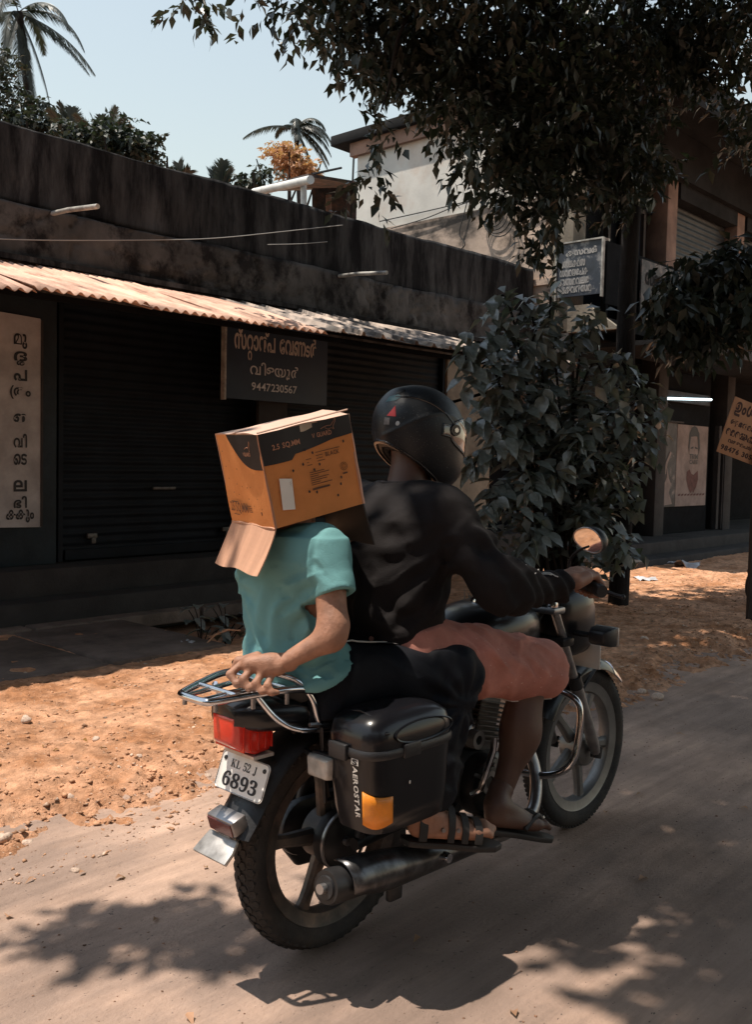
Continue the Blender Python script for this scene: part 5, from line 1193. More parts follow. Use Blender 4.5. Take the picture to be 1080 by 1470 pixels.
# handlebar
hbm = bpy.data.objects.new('handlebar', None); COL.objects.link(hbm); hbm.parent = bike
for s_ in (-1, 1):
    MB().tube(smooth_path([(.92, 0, .875), (.91, .06 * s_, .885), (.885, .13 * s_, .935), (.85, .20 * s_, .975), (.80, .28 * s_, .972), (.755, .37 * s_, .958)], 5), .011, 10).build('bar', M_blkm, hbm)
    MB().tube([(.815, .255 * s_, .972), (.757, .375 * s_, .958)], .0175, 14).build('grip', M_rubber, hbm); MB().tube([(.759, .370 * s_, .958), (.750, .388 * s_, .956)], [.021, .019], 14).build('grip_end', M_blkp, hbm)
    MB().box(.80, .85, s_ * .235 - .02, s_ * .235 + .02, .945, .995).build('switch_box', M_blkp, hbm, bevel=.008)
    MB().tube(smooth_path([(.86, .225 * s_, .965), (.885, .27 * s_, .955), (.845, .36 * s_, .940), (.83, .41 * s_, .935)], 5), .0065, 8).build('lever', M_blkm if s_ < 0 else M_steel, hbm)
    MB().ell((.829, .412 * s_, .935), (.009, .009, .009), 10, 7).build('lever_tip', M_blkm, hbm)
    mr = bpy.data.objects.new('mirror', None); COL.objects.link(mr); mr.parent = bike; mr.location = (.795, .305 * s_, 1.103)
    MB().tube([Vector(p) - Vector(mr.location) for p in smooth_path([(.835, .215 * s_, .99), (.83, .22 * s_, 1.03), (.815, .26 * s_, 1.065), (.80, .31 * s_, 1.085)], 5)], .005, 8).build('mirror_stem', M_chr if s_ > 0 else M_blkm, mr)
    md = MB(); md.T = Matrix.Rotation(RAD(s_ * 14), 4, 'Z') @ Matrix.Rotation(RAD(-13), 4, 'Y')
    def mring(x, k): return [(x, -s_ * (.062 * k * math.cos(t) + .008 * math.sin(t)), .040 * k * math.sin(t) * (1 - .18 * math.cos(t))) for t in [2 * math.pi * i / 28 for i in range(28)]]
    md.sweep([mring(.0, 1.0), mring(.012, 1.02), mring(.035, .8), mring(.048, .35)]); md.build('mirror_shell', M_blkp, mr, smooth=60)
    mg = MB(); mg.T = md.T; mg.add(mring(-.0015, .93), [tuple(range(28))]); mg.build('mirror_glass', M_mirr, mr, smooth=0)
    mq = MB(); mq.T = md.T; mq.tube([Vector(p) for p in mring(-.001, .97)], .0025, 6, closed=True); mq.build('mirror_rim', M_steel, mr)
for pts in ([(.84, -.23, .975), (.93, -.22, 1.0), (1.0, -.10, .93), (.99, -.06, .80)], [(.84, .23, .975), (.95, .20, 1.02), (1.02, .06, .93), (.98, .04, .80)], [(.82, -.21, .96), (.90, -.15, .92), (.94, -.06, .84), (.86, -.05, .74)], [(.86, .22, .99), (.80, .10, 1.04), (.86, -.05, .99), (.93, -.06, .86)]):
    MB().tube(smooth_path(pts, 6), .0035, 6).build('control_cable', M_cabd, hbm)
# crash guard
cgd = MB()
for s_ in (-1, 1):
    k_ = 1 if s_ < 0 else .74; cgd.tube(smooth_path([(.845, .03 * s_, .600), (.86, .12 * s_ * k_, .600), (.875, .21 * s_ * k_, .585), (.88, .245 * s_ * k_, .545), (.865, .25 * s_ * k_, .44), (.84, .235 * s_ * k_, .365), (.82, .16 * s_ * k_, .322), (.80, .03 * s_, .315)], 6), .0115, 10)
cgd.build('crash_guard', M_chr, bike, smooth=60)

# ================================================================== PEOPLE  (same frame as the motorcycle)
M_skin1 = mat('warm_brown_skin', (.34, .168, .105), .55, var=.18, vs=22, bump=.35, bs=70)
M_skin2 = mat('dark_brown_skin', (.105, .054, .037), .5, var=.12, vs=8, bump=.15, bs=160, sub=.08)
M_hand2 = mat('rider_hand_skin', (.27, .135, .09), .5, var=.1, vs=8, bump=.15, bs=160, sub=.1)
M_teal = mat('teal_cotton', (.140, .315, .325), .85, var=.07, vs=5, bump=.25, bs=260, spec=.2)
M_blackt = mat('black_cotton', (.0145, .0120, .0125), .85, var=.12, vs=6, bump=.3, bs=240, spec=.2)
M_pants = mat('black_track_cloth', (.007, .008, .012), .7, var=.1, bump=.2, bs=220, spec=.2)
M_short = mat('salmon_speckled_cotton', (.56, .245, .195), .85, var=.12, vs=9, bump=.3, bs=200, speck=(120, .71, (.75, .52, .45)), spec=.2, col2=(.46, .18, .14), c2s=3)
M_strap = mat('dark_sandal', (.022, .018, .016), .6, var=.2)
M_pip = mat('white_piping', (.55, .53, .50), .7, var=.05)
def smin_all(P, prims, k):
    f = None
    for q in prims:
        d = capsule(P, *q[1:]) if q[0] == 'c' else (ellip(P, *q[1:]) if q[0] == 'e' else loft(P, q[1]))
        f = d if f is None else smin(f, d, k)
    return f
def person(label, group=None): return thing('person', label, 'person', R0, MROT, group)
def body_obj(name, parts, M, parent):
    V, F = join(parts); return link(name, fast_mesh(name, V, F, True), M, parent)

# ---- passenger in the teal T-shirt
p1 = person('seated passenger in teal T-shirt and black track pants reaching back to hold the rack')
T1 = [(.72, -.10, 0, .105, .155), (.80, -.125, 0, .100, .145), (.88, -.135, 0, .094, .138), (1.0, -.145, 0, .100, .155), (1.08, -.15, 0, .100, .160), (1.14, -.15, 0, .082, .135), (1.18, -.148, 0, .05, .06)]
hip = [('c', (-.10, -.07, .775), (.27, -.20, .745), .066, .052), ('c', (-.10, .07, .775), (.27, .20, .745), .066, .052)]
def f_torso1(P): return smin_all(P, [('l', T1), ('c', (-.15, -.11, 1.10), (-.15, .11, 1.10), .050, .050)], .05)
def f_body1(P):
    d = f_torso1(P) + .024
    arms = smin_all(P, [('c', (-.150, -.138, 1.090), (-.180, -.198, .930), .044, .036), ('c', (-.180, -.198, .930), (-.190, -.200, .902), .036, .034), ('c', (-.190, -.200, .902), (-.272, -.114, .834), .034, .0215, ((0, 0, 1), 1.05)),
                        ('c', (-.145, .155, 1.09), (-.04, .205, .94), .044, .036), ('c', (-.04, .205, .94), (.035, .09, 1.06), .034, .023)], .022)
    d = smin(d, arms, .012)
    d = smin(d, smin_all(P, [('c', (-.145, 0, 1.12), (-.135, 0, 1.22), .048, .045), ('e', (-.125, 0, 1.29), (.085, .070, .105)), ('e', (-.045, 0, 1.285), (.022, .014, .022)), ('e', (-.12, .07, 1.285), (.02, .01, .03)), ('e', (-.12, -.07, 1.285), (.02, .01, .03))], .03), .03)
    legs = smin_all(P, hip + [('c', (.27, -.20, .755), (.13, -.225, .40), .056, .036), ('c', (.27, .20, .755), (.13, .225, .40), .056, .036)], .04)
    return smin(d, legs, .02)
parts = [surfnet(f_body1, (-.38, -.32, .34), (.36, .32, 1.42), .0085)]
def hand(prims, lo, hi, k=.010, h=.0032): return surfnet(lambda P: smin_all(P, prims, k), lo, hi, h)
# right hand gripping the raised rail of the rack: palm over the rail, fingers curled under it, thumb along it
hr_ = [('c', (-.290, -.120, .862), (-.325, -.088, .856), .024, .026), ('c', (-.325, -.090, .858), (-.362, -.052, .855), .026, .021), ('c', (-.318, -.108, .850), (-.345, -.082, .842), .021, .016)]
fing = [((-.375, -.035, .852), (-.402, -.030, .832), (-.398, -.052, .812), (-.380, -.066, .806), .0098), ((-.362, -.062, .845), (-.388, -.064, .824), (-.382, -.080, .804), (-.364, -.090, .800), .0100),
        ((-.345, -.084, .838), (-.370, -.090, .816), (-.364, -.103, .797), (-.347, -.110, .795), .0098), ((-.330, -.100, .832), (-.350, -.110, .812), (-.345, -.121, .795), (-.331, -.125, .794), .0088)]
for a_, b_, c_, d_, r_ in fing:
    hr_ += [('c', a_, b_, r_, r_ * .93), ('c', b_, c_, r_ * .93, r_ * .86), ('c', c_, d_, r_ * .86, r_ * .74)]
hr_ += [('c', (-.335, -.050, .868), (-.362, -.012, .856), .015, .0098), ('c', (-.362, -.012, .856), (-.372, .002, .820), .0125, .0095)]
HS = np.array((.035, -.003, -.024)); hr_ = [(k[0], tuple(np.array(k[1]) + HS), tuple(np.array(k[2]) + HS)) + tuple(k[3:]) for k in hr_]
parts.append(hand(hr_, (-.42, -.17, .74), (-.23, .04, .89), .0065, .0028))
hl_ = [('c', (.030, .095, 1.052), (.045, .062, 1.085), .020, .022)]
for i in range(4): hl_ += [('c', (.046 + i * .008, .068 - i * .012, 1.095), (.052 + i * .010, .052 - i * .013, 1.118), .0095, .009), ('c', (.052 + i * .010, .052 - i * .013, 1.118), (.058 + i * .010, .036 - i * .012, 1.112), .009, .0075)]
hl_ += [('c', (.03, .07, 1.07), (.02, .045, 1.10), .011, .009)]
parts.append(hand(hl_, (-.01, -.02, 1.02), (.11, .13, 1.14)))
# feet
def foot(heel, toe, s_, up=.02, arch=.035, w=1.0):
    h_, t_ = np.array(heel), np.array(toe); ax = (t_ - h_); L = np.linalg.norm(ax); ax /= L; sd = np.cross(ax, (0, 0, 1)); sd /= np.linalg.norm(sd); sd *= s_      # sd towards the little toe
    u = np.cross(sd * s_, ax); pr = [('e', h_ + ax * .03 + u * .008, (.036, .030, .036)), ('c', h_ + ax * .035 + u * .035, h_ + ax * L * .62 + u * .0, .034, .026), ('c', h_ + ax * .05 + sd * .012, h_ + ax * L * .68 + sd * .020, .024, .020), ('c', h_ + ax * .08 - sd * .012, h_ + ax * L * .70 - sd * .020, .022, .023)]
    for i in range(5):
        o_ = -.032 + i * .016; ln = L * (1.0 - .035 * i - (.0 if i else 0)); r_ = .0135 if i == 0 else .0098 - .0006 * i
        a_ = h_ + ax * L * .70 + sd * o_ * .95; b_ = h_ + ax * (L * .70 + (ln - L * .70) * .6) + sd * o_ + u * .005; c_ = h_ + ax * ln + sd * o_ - u * .004
        pr += [('c', a_, b_, r_ * 1.15, r_), ('c', b_, c_, r_, r_ * .85)]
    return pr
def foot_mesh(heel, toe, ankle, s_, ra=.036):
    pr = foot(heel, toe, s_) + [('c', ankle, tuple(np.array(heel) + np.array((.035, 0, .03))), ra, .032)]
    lo = np.minimum(np.minimum(heel, toe), ankle) - .07; hi = np.maximum(np.maximum(heel, toe), ankle) + .06
    return surfnet(lambda P: smin_all(P, pr, .014), lo, hi, .0042)
parts.append(foot_mesh((.085, -.225, .366), (.335, -.335, .318), (.125, -.225, .42), 1))
parts.append(foot_mesh((.085, .225, .366), (.335, .30, .318), (.125, .225, .42), -1))
body_obj('body', parts, M_skin1, p1)
V, F = surfnet(lambda P: np.maximum(ellip(P, (-.130, 0, 1.305), (.094, .080, .108)), np.maximum(-(ellip(P, (-.125, 0, 1.29), (.084, .069, .104))), np.maximum(P[..., 0] + .085 - (P[..., 2] - 1.34) * .6, 1.235 - P[..., 2]))), (-.25, -.10, 1.2), (.0, .10, 1.43), .006)
link('hair', fast_mesh('hair', V, F, True), mat('black_hair', (.012, .010, .009), .6, var=.2, vs=60, bump=.5, bs=300), p1)
# T-shirt
def crease(P, sc, seed, sharp=3.0):      # narrow soft ridges like the folds of slack cloth
    n = fbm(P * np.array(sc), 2, seed); return np.clip(1 - np.abs(n) * sharp, 0, 1) ** 1.5
def rays(P, c, k, r0, w, seed, plane=(1, 2)):      # folds fanning out from a point
    q = P - np.array(c); a = np.arctan2(q[..., plane[1]], q[..., plane[0]]); r = np.linalg.norm(q[..., list(plane)], axis=-1)
    s = np.sin(a * k + 1.6 * vnoise(P * 9, seed)); return np.sign(s) * np.abs(s) ** .7 * np.exp(-((r - r0) / w) ** 2)
def fold_disp(P, d, segs):      # raised folds along given lines, steep on one side
    out = np.zeros_like(d); m_ = np.abs(d) < .035
    if not m_.any(): return out
    Q = P[m_]; Q = Q + .012 * np.stack([vnoise(Q * 14, 1), vnoise(Q * 14, 2), vnoise(Q * 14, 3)], -1); acc = np.zeros(len(Q))
    for a, b, w, amp in segs:
        a = np.array(a, float); b = np.array(b, float); ab = b - a; t = np.clip(((Q - a) @ ab) / (ab @ ab), 0, 1); r = Q - a - t[:, None] * ab; dist = np.linalg.norm(r, axis=1)
        side = np.sign(r[:, 2] + .3 * r[:, 1]); ww = np.where(side > 0, w * .75, w * 1.6)
        acc += amp * np.exp(-(dist / ww) ** 2) * (1 - .75 * np.abs(2 * t - 1) ** 2) - amp * .35 * np.exp(-((dist - w * 2.0) / w) ** 2) * (side > 0)
    out[m_] = acc; return out
def on_loft(T, th_, z, k=1.0):
    T = np.array(T, float); cx, cy, a, b = [np.interp(z, T[:, 0], T[:, i]) for i in (1, 2, 3, 4)]; return (cx + k * a * math.cos(RAD(th_)), cy + k * b * math.sin(RAD(th_)), z)
SL = ((-.150, -.138, 1.108), (-.162, -.190, 1.005)); SLL = ((-.146, .150, 1.098), (-.08, .215, .98))
def sleeve(P, S, r0, r1): return capsule(P, S[0], (np.array(S[1]) + (np.array(S[1]) - np.array(S[0])) * .3), r0, r1)
FS1 = [(on_loft(T1, a0, z0, 1.1), on_loft(T1, a1, z1, 1.1), w, k) for a0, z0, a1, z1, w, k in (
    (256, 1.03, 214, .94, .011, .0075), (264, 1.00, 224, .885, .011, .008), (248, 1.06, 203, 1.01, .010, .0055), (190, 1.06, 174, .90, .013, .0050), (202, .98, 190, .85, .012, .0060), (270, .95, 236, .84, .011, .0085),
    (160, .96, 184, .82, .012, .005), (168, .835, 214, .805, .009, .008), (200, .815, 250, .79, .009, .009), (226, .805, 278, .83, .010, .009), (178, .79, 212, .772, .008, .008), (238, .86, 275, .90, .010, .007), (216, .775, 262, .77, .007, .006), (150, .87, 172, .80, .010, .007))] + [
    ((-.205, -.135, 1.075), (-.205, -.205, 1.030), .009, .004), ((-.190, -.160, 1.100), (-.190, -.225, 1.035), .008, .003)]
def f_shirt1(P):
    T = [(z, cx, cy, a + .010 + .006 * max(0, (.86 - z) / .1), b + .010 + .010 * max(0, (.86 - z) / .1)) for z, cx, cy, a, b in T1]
    T = [(.66, -.100, 0, .150, .195), (.77, -.104, 0, .146, .192), (.815, -.116, 0, .130, .172)] + T[2:-1] + [(1.15, -.148, 0, .06, .075)]
    d = smin_all(P, [('l', T), ('c', (-.15, -.11, 1.118), (-.15, .11, 1.118), .052, .052)], .05)
    d = smin(d, np.minimum(sleeve(P, SL, .052, .050), sleeve(P, SLL, .058, .060)), .04)
    x, y, z = P[..., 0], P[..., 1], P[..., 2]
    # draped folds: from the armpit across the back, round the waist, and on the sleeve
    w1 = np.sin((z * 1.0 + (y + .2) * .9) * 62 + 2 * vnoise(P * 6, 3)) * np.exp(-((z - .80) / .06) ** 2) * .006
    w2 = np.sin((z - y * .95) * 34 + 2.5 * vnoise(P * 5, 5)) * np.clip((-y - .0) / .12, 0, 1) * np.exp(-((z - .97) / .11) ** 2) * .008
    w3 = np.sin((z + x * .9 + y * .5) * 85 + 3 * vnoise(P * 8, 6)) * np.clip((-y - .17) / .04, 0, 1) * .003
    w4 = .003 * np.exp(-((z - .775) / .018) ** 2) * np.clip((-x - .06) / .1, 0, 1)
    w5 = .0012 * rays(P, (-.15, -.150, 1.02), 7, .10, .05, 4) * (y < .02) + .0035 * rays(P, (-.15, .150, 1.0), 9, .10, .07, 5) * (y > 0)
    w6 = .0045 * crease(P, (7, 7, 5), 61) * np.clip((1.12 - z) / .1, 0, 1) * np.clip((y + .17) / .03, .15, 1) + .004 * crease(P + P[..., [1]] * .6, (3, 3, 14), 63) * np.exp(-((z - .82) / .07) ** 2)
    return d - w1 - w4 - w5 - w6 - 1.35 * fold_disp(P, d, FS1) - .005 * fbm(P * np.array([8, 8, 4.5]), 3, 9) + .003 * np.exp(-((np.abs(y + .15 + (1.12 - z) * .08) / .006)) ** 2) * (z > 1.0)
def shell(f, th, cuts):
    def g(P):
        d = f(P); d = np.maximum(d, -(d + th))
        for c in cuts: d = np.maximum(d, c(P))
        return d
    return g
def cutplane(p, n): n = np.array(n, float) / np.linalg.norm(n); p = np.array(p, float); return lambda P: (P - p) @ n
def sleeve_cut(S, r=.085):
    a, b = np.array(S[0]), np.array(S[1]); n = (b - a) / np.linalg.norm(b - a)
    def c(P):
        q = P - b; t = q @ n; lat = np.linalg.norm(q - t[..., None] * n, axis=-1)
        return np.where((lat < r + .012) & (t < .13), t, -1.)
    return c
def hemcut(P): return (.752 + .060 * np.clip((P[..., 0] + .19) / .10, 0, 1) + .005 * np.sin(P[..., 1] * 34)) - P[..., 2]
def neckcut(P): return .052 - np.linalg.norm((P - np.array([-.135, 0, 1.205])) * np.array([1, 1, .8]), axis=-1)
V, F = surfnet(shell(f_shirt1, .018, [hemcut, neckcut, sleeve_cut(SL), sleeve_cut(SLL)]), (-.30, -.30, .70), (.05, .30, 1.20), .0040)
link('t_shirt', fast_mesh('t_shirt', V, F, True), M_teal, p1)
# track pants
FS4 = [((.25, -.27, .82), (.36, -.22, .80), .010, .008), ((.20, -.27, .70), (.32, -.28, .66), .011, .010), ((.22, -.29, .65), (.33, -.27, .60), .011, .009), ((.15, -.22, .84), (.26, -.27, .80), .011, .008), ((.0, -.17, .84), (.10, -.20, .76), .012, .009), ((.16, -.30, .55), (.26, -.28, .50), .010, .008), ((.12, -.29, .48), (.22, -.28, .44), .010, .008)]
def f_pants(P):
    pr = [('l', [(.68, -.10, 0, .12, .165), (.74, -.098, 0, .108, .155), (.78, -.10, 0, .09, .135)]), ('c', (-.04, -.09, .765), (.27, -.205, .745), .090, .075), ('c', (-.04, .09, .765), (.27, .205, .745), .090, .075),
          ('c', (.27, -.205, .745), (.16, -.235, .44), .074, .058), ('c', (.27, .205, .745), (.16, .235, .44), .074, .058)]
    d = smin_all(P, pr, .05); x, y, z = P[..., 0], P[..., 1], P[..., 2]
    return d - fold_disp(P, d, FS4) - .005 * fbm(P * np.array([9, 9, 5.]), 3, 15) - .006 * crease(P, (8, 6, 6), 75) - .006 * rays(P, (.24, -.22, .68), 11, .08, .06, 9, (0, 2)) - .003 * np.sin((x - z) * 70 + 3 * vnoise(P * 6, 2)) * np.exp(-((x - .22) / .08) ** 2)
V, F = surfnet(shell(f_pants, .5, [lambda P: .395 + .04 * P[..., 0] - P[..., 2]]), (-.26, -.36, .38), (.40, .36, .84), .006)
po1 = link('track_pants', fast_mesh('track_pants', V, F, True), M_pants, p1)
def on_surface(f, p, n, off=.002):
    p = np.array(p, float); n = np.array(n, float); n /= np.linalg.norm(n)
    E3 = np.eye(3) * .002
    for _ in range(14):
        d = float(f(p[None])[0]); g = np.array([float(f((p + e)[None])[0]) - float(f((p - e)[None])[0]) for e in E3]); L_ = np.linalg.norm(g)
        g = g / L_ if L_ > 1e-7 else n
        p = p - g * d
    return Vector(p + g * off)
pts = [on_surface(f_pants, (.305 + .04 * math.sin(t * 2.6 + .4) - t * .13, -.16, .735 - t * .33), (.75, -.65, 0)) for t in np.linspace(0, 1, 22)]
MB().tube(pts, [.0035 + .003 * abs(math.sin(i * .32 + 1.2)) for i in range(22)], 6).build('side_piping', M_pip, po1)
def decal(name, f, c, u, v, n, pts, M, parent, off=.0018):
    c, u, v = np.array(c, float), np.array(u, float), np.array(v, float); mb_ = MB(); P = []
    for a, b in pts: P.append(tuple(on_surface(f, c + u * a + v * b, n, off)))
    cc_ = tuple(on_surface(f, c + u * (sum(a for a, b in pts) / len(pts)) + v * (sum(b for a, b in pts) / len(pts)), n, off + .001))
    mb_.add(P + [cc_], [(i, (i + 1) % len(P), len(P)) for i in range(len(P))]); return mb_.build(name, M, parent)
M_redp = mat('red_print', (.50, .03, .03), .5, var=0); M_greyp = mat('grey_print', (.13, .12, .12), .6, var=.3, vs=60)
ell_ = [(math.cos(t), math.sin(t)) for t in np.linspace(0, 6.283, 17)[:-1]]
decal('thigh_patch', f_pants, (.10, -.135, .835), (.055, -.022, 0), (-.0, -.022, .02), (0, -.35, 1), ell_, M_greyp, po1)
decal('thigh_patch', f_pants, (.105, -.135, .835), (.032, -.012, 0), (-.0, -.006, .006), (0, -.35, 1), ell_, M_redp, po1, .004)
MB().tube([on_surface(f_pants, (-.05 + t * .14, -.10 - t * .03, .85), (0, -.2, 1), .002) for t in np.linspace(0, 1, 8)], .0022, 5).build('piping', M_pip, po1)
# sandals
def sandal(heel, toe, s_, parent, strap=True):
    h_, t_ = Vector(heel), Vector(toe); ax = (t_ - h_).normalized(); sd = ax.cross(Vector((0, 0, 1))).normalized(); u = sd.cross(ax)
    mb_ = MB(); L = (t_ - h_).length; out = [(-.015, .0), (-.005, .028), (.04, .034), (.11, .034), (L * .72, .046), (L * .92, .040), (L + .012, .012), (L + .012, -.012), (L * .92, -.038), (L * .72, -.046), (.11, -.032), (.04, -.034), (-.005, -.028)]
    dn = -.030
    mb_.add([tuple(h_ + ax * a + sd * b + u * dn) for a, b in out] + [tuple(h_ + ax * a + sd * b + u * (dn - .016)) for a, b in out], [tuple(range(13)), tuple(range(25, 12, -1))] + [(i, i + 13, (i + 1) % 13 + 13, (i + 1) % 13) for i in range(13)])
    so_ = mb_.build('sandal', M_strap, parent, bevel=.003)
    def band(a, hgt, w_, wd): 
        pts = [h_ + ax * (a + .0) + sd * (w_ * math.cos(t)) + u * (dn + .008 + (hgt - dn) * math.sin(t)) for t in np.linspace(0, math.pi, 9)]
        r1 = [tuple(p - ax * wd) for p in pts]; r2 = [tuple(p + ax * wd) for p in pts]; r3 = [tuple(p + ax * wd + (p - (h_ + ax * a)).normalized() * .004) for p in pts]; r4 = [tuple(p - ax * wd + (p - (h_ + ax * a)).normalized() * .004) for p in pts]
        m2 = MB(); m2.sweep([r1, r2, r3, r4, r1], cap=False, closed_ring=False); m2.build('strap', M_strap, so_)
    if strap:
        band(L * .70, .024, .043, .011); band(L * .55, .034, .041, .010); band(L * .40, .052, .038, .010); band(L * .10, .045, .037, .012)
        for a, e in ((.70, .03), (.58, .03), (.47, .034), (.30, .038)):
            q_ = h_ + ax * L * a + sd * e + u * .008; MB().tube([q_ - sd * .002, q_ + sd * .005], .006, 8).build('stud', M_steel, so_)
    else:
        for e in (-1, 1): MB().tube(smooth_path([h_ + ax * L * .80 + u * .010, h_ + ax * L * .66 + sd * e * .022 + u * .028, h_ + ax * L * .46 + sd * e * .040 + u * -.015], 4), [.005] + [.008] * 8, 6).build('strap', M_strap, so_)
    return so_
sandal((.085, -.225, .366), (.335, -.335, .318), 1, p1); sandal((.085, .225, .366), (.335, .30, .318), -1, p1)

# ---- rider in black with the full-face helmet
p2 = person('rider in black long-sleeved top, salmon shorts and full-face helmet steering the motorcycle')
T2 = [(.74, .19, 0, .125, .175), (.84, .195, 0, .140, .175), (.95, .205, 0, .148, .175), (1.08, .215, 0, .140, .185), (1.17, .235, 0, .122, .195), (1.235, .262, 0, .085, .13), (1.28, .285, 0, .055, .065)]
ARM = [('c', (.262, -.165, 1.195), (.312, -.320, 1.005), .064, .052), ('c', (.312, -.320, 1.005), (.345, -.335, .990), .052, .050), ('c', (.345, -.335, .990), (.615, -.325, .975), .050, .031),
       ('c', (.262, .165, 1.195), (.330, .325, 1.0), .062, .047), ('c', (.330, .325, 1.0), (.620, .325, .985), .046, .030)]
LEG = [('c', (.20, -.095, .80), (.635, -.215, .705), .092, .066, ((0, 0, 1), 1.05)), ('c', (.635, -.215, .705), (.600, -.215, .52), .056, .051), ('c', (.600, -.215, .52), (.520, -.205, .345), .047, .032), ('e', (.590, -.215, .53), (.056, .049, .10)),
       ('c', (.20, .095, .80), (.635, .215, .705), .092, .066), ('c', (.635, .215, .705), (.600, .215, .52), .060, .058), ('c', (.600, .215, .52), (.520, .205, .345), .056, .036)]
def f_torso2(P): return smin_all(P, [('l', T2), ('c', (.262, -.15, 1.192), (.262, .15, 1.192), .058, .058), ('c', (.17, -.07, .80), (.17, .07, .80), .115, .115)], .06)
def f_body2(P):
    d = f_torso2(P) + .034; d = smin(d, smin_all(P, ARM, .03) + .018, .02)
    d = smin(d, smin_all(P, [('c', (.285, 0, 1.22), (.315, 0, 1.36), .062, .056), ('e', (.335, 0, 1.415), (.088, .074, .108)), ('e', (.425, 0, 1.40), (.022, .014, .024))], .03), .03)
    return smin(d, smin_all(P, LEG, .04), .05)
parts = [surfnet(f_body2, (.0, -.42, .30), (.74, .42, 1.54), .0095)]
parts.append(foot_mesh((.440, -.215, .300), (.690, -.275, .225), (.520, -.206, .36), 1, .037)); parts.append(foot_mesh((.440, .215, .300), (.690, .275, .225), (.520, .206, .36), -1, .037))
body_obj('body', parts, M_skin2, p2)
def bar_hand(s_):
    g0, g1 = np.array((.815, .255 * s_, .972)), np.array((.757, .375 * s_, .958)); ax = (g1 - g0) / np.linalg.norm(g1 - g0); pr = [('c', (.60, .325 * s_, .980), (.690, .322 * s_, .990), .029, .029, ((0, 0, 1), 1.1)), ('c', (.690, .300 * s_, .992), (.742, .302 * s_, 1.004), .027, .022), ('c', (.672, .345 * s_, .988), (.715, .352 * s_, .998), .025, .021)]
    fw_ = np.array((.9, .42 * s_, 0)); fw_ /= np.linalg.norm(fw_)
    for i in range(4):
        c = g0 + ax * (.018 + i * .0245); c = c + (0, 0, 0); r_ = .0118 - (.0012 if i == 3 else 0)
        q0 = c + np.array((-.045, 0, .034)) ; q1 = c + fw_ * .012 + np.array((0, 0, .034)); q2 = c + fw_ * .034 + np.array((0, 0, .006)); q3 = c + fw_ * .022 + np.array((0, 0, -.024)); q4 = c + fw_ * -.006 + np.array((0, 0, -.028))
        pr += [('c', q0, q1, r_ * 1.25, r_ * 1.1), ('c', q1, q2, r_ * 1.1, r_), ('c', q2, q3, r_, r_ * .9), ('c', q3, q4, r_ * .9, r_ * .75)]
    t0 = g0 + np.array((-.075, .01 * s_, .005)); pr += [('c', t0, g0 + np.array((-.035, -.012 * s_, -.018)), .016, .013), ('c', g0 + np.array((-.035, -.012 * s_, -.018)), g0 + np.array((-.008, -.018 * s_, -.024)), .013, .010)]
    lo = np.array((.57, min(.21 * s_, .42 * s_), .90)); hi = np.array((.87, max(.21 * s_, .42 * s_), 1.05)); return surfnet(lambda P: smin_all(P, pr, .009), lo, hi, .0034)
for s_ in (-1, 1):
    V, F = bar_hand(s_); link('hand', fast_mesh('hand', V, F, True), M_hand2, p2)
FS2 = [(on_loft(T2, a0, z0, 1.1), on_loft(T2, a1, z1, 1.1), w, k) for a0, z0, a1, z1, w, k in (
    (262, 1.10, 215, 1.00, .015, .010), (268, 1.06, 230, .93, .015, .011), (240, 1.13, 200, 1.10, .014, .007), (180, 1.1, 170, .92, .016, .007), (200, 1.0, 190, .86, .015, .008), (272, .98, 240, .86, .014, .012), (240, .88, 285, .93, .013, .012), (215, .84, 262, .82, .012, .011), (190, .83, 230, .80, .012, .010), (282, 1.05, 262, .90, .014, .010))] + [
    ((.30, -.37, 1.02), (.34, -.34, .95), .012, .009), ((.34, -.385, 1.0), (.39, -.35, .935), .011, .008), ((.27, -.30, 1.07), (.34, -.36, 1.04), .012, .008), ((.40, -.38, 1.0), (.46, -.36, .94), .010, .007), ((.48, -.375, .99), (.53, -.35, .94), .009, .006), ((.54, -.36, 1.0), (.585, -.35, .945), .008, .006), ((.24, -.26, 1.15), (.30, -.30, 1.03), .013, .008)]
def f_top(P):
    T = [(z, cx, cy, a + .012, b + .014) for z, cx, cy, a, b in T2]; T = [(.70, .19, 0, .14, .19)] + T[:-1] + [(1.265, .28, 0, .072, .082)]
    d = smin_all(P, [('l', T), ('c', (.262, -.15, 1.198), (.262, .15, 1.198), .060, .060)], .06)
    A_ = [(k[0], k[1], k[2], k[3] + .006, k[4] + .007) for k in ARM]; d = smin(d, smin_all(P, A_, .03), .045)
    x, y, z = P[..., 0], P[..., 1], P[..., 2]
    w1 = np.sin((z + np.abs(y) * .8) * 40 + 3 * vnoise(P * 5, 5)) * np.exp(-((z - .90) / .08) ** 2) * .007 * (np.abs(y) < .24)
    w2 = np.sin((x * .9 + z * .5) * 95 + 3 * vnoise(P * 9, 8)) * np.clip((np.abs(y) - .24) / .05, 0, 1) * .0065
    w3 = .006 * np.clip(fbm(P * np.array([8, 8, 14.]), 3, 31), -.6, 1) * np.clip((np.abs(y) - .22) / .05, 0, 1)
    return d - w1 - w2 - w3 - fold_disp(P, d, FS2) - .006 * fbm(P * np.array([6, 6, 4.]), 4, 19) - .006 * crease(P + P[..., [1]] * .5, (6, 6, 6), 71) - .004 * rays(P, (.25, -.20, 1.08), 8, .12, .06, 6)
cuff = lambda s_: (lambda P: np.where(np.abs(P[..., 1] - .325 * s_) < .09, np.where(P[..., 0] > .5, P[..., 0] - .628, -1.), -1.))
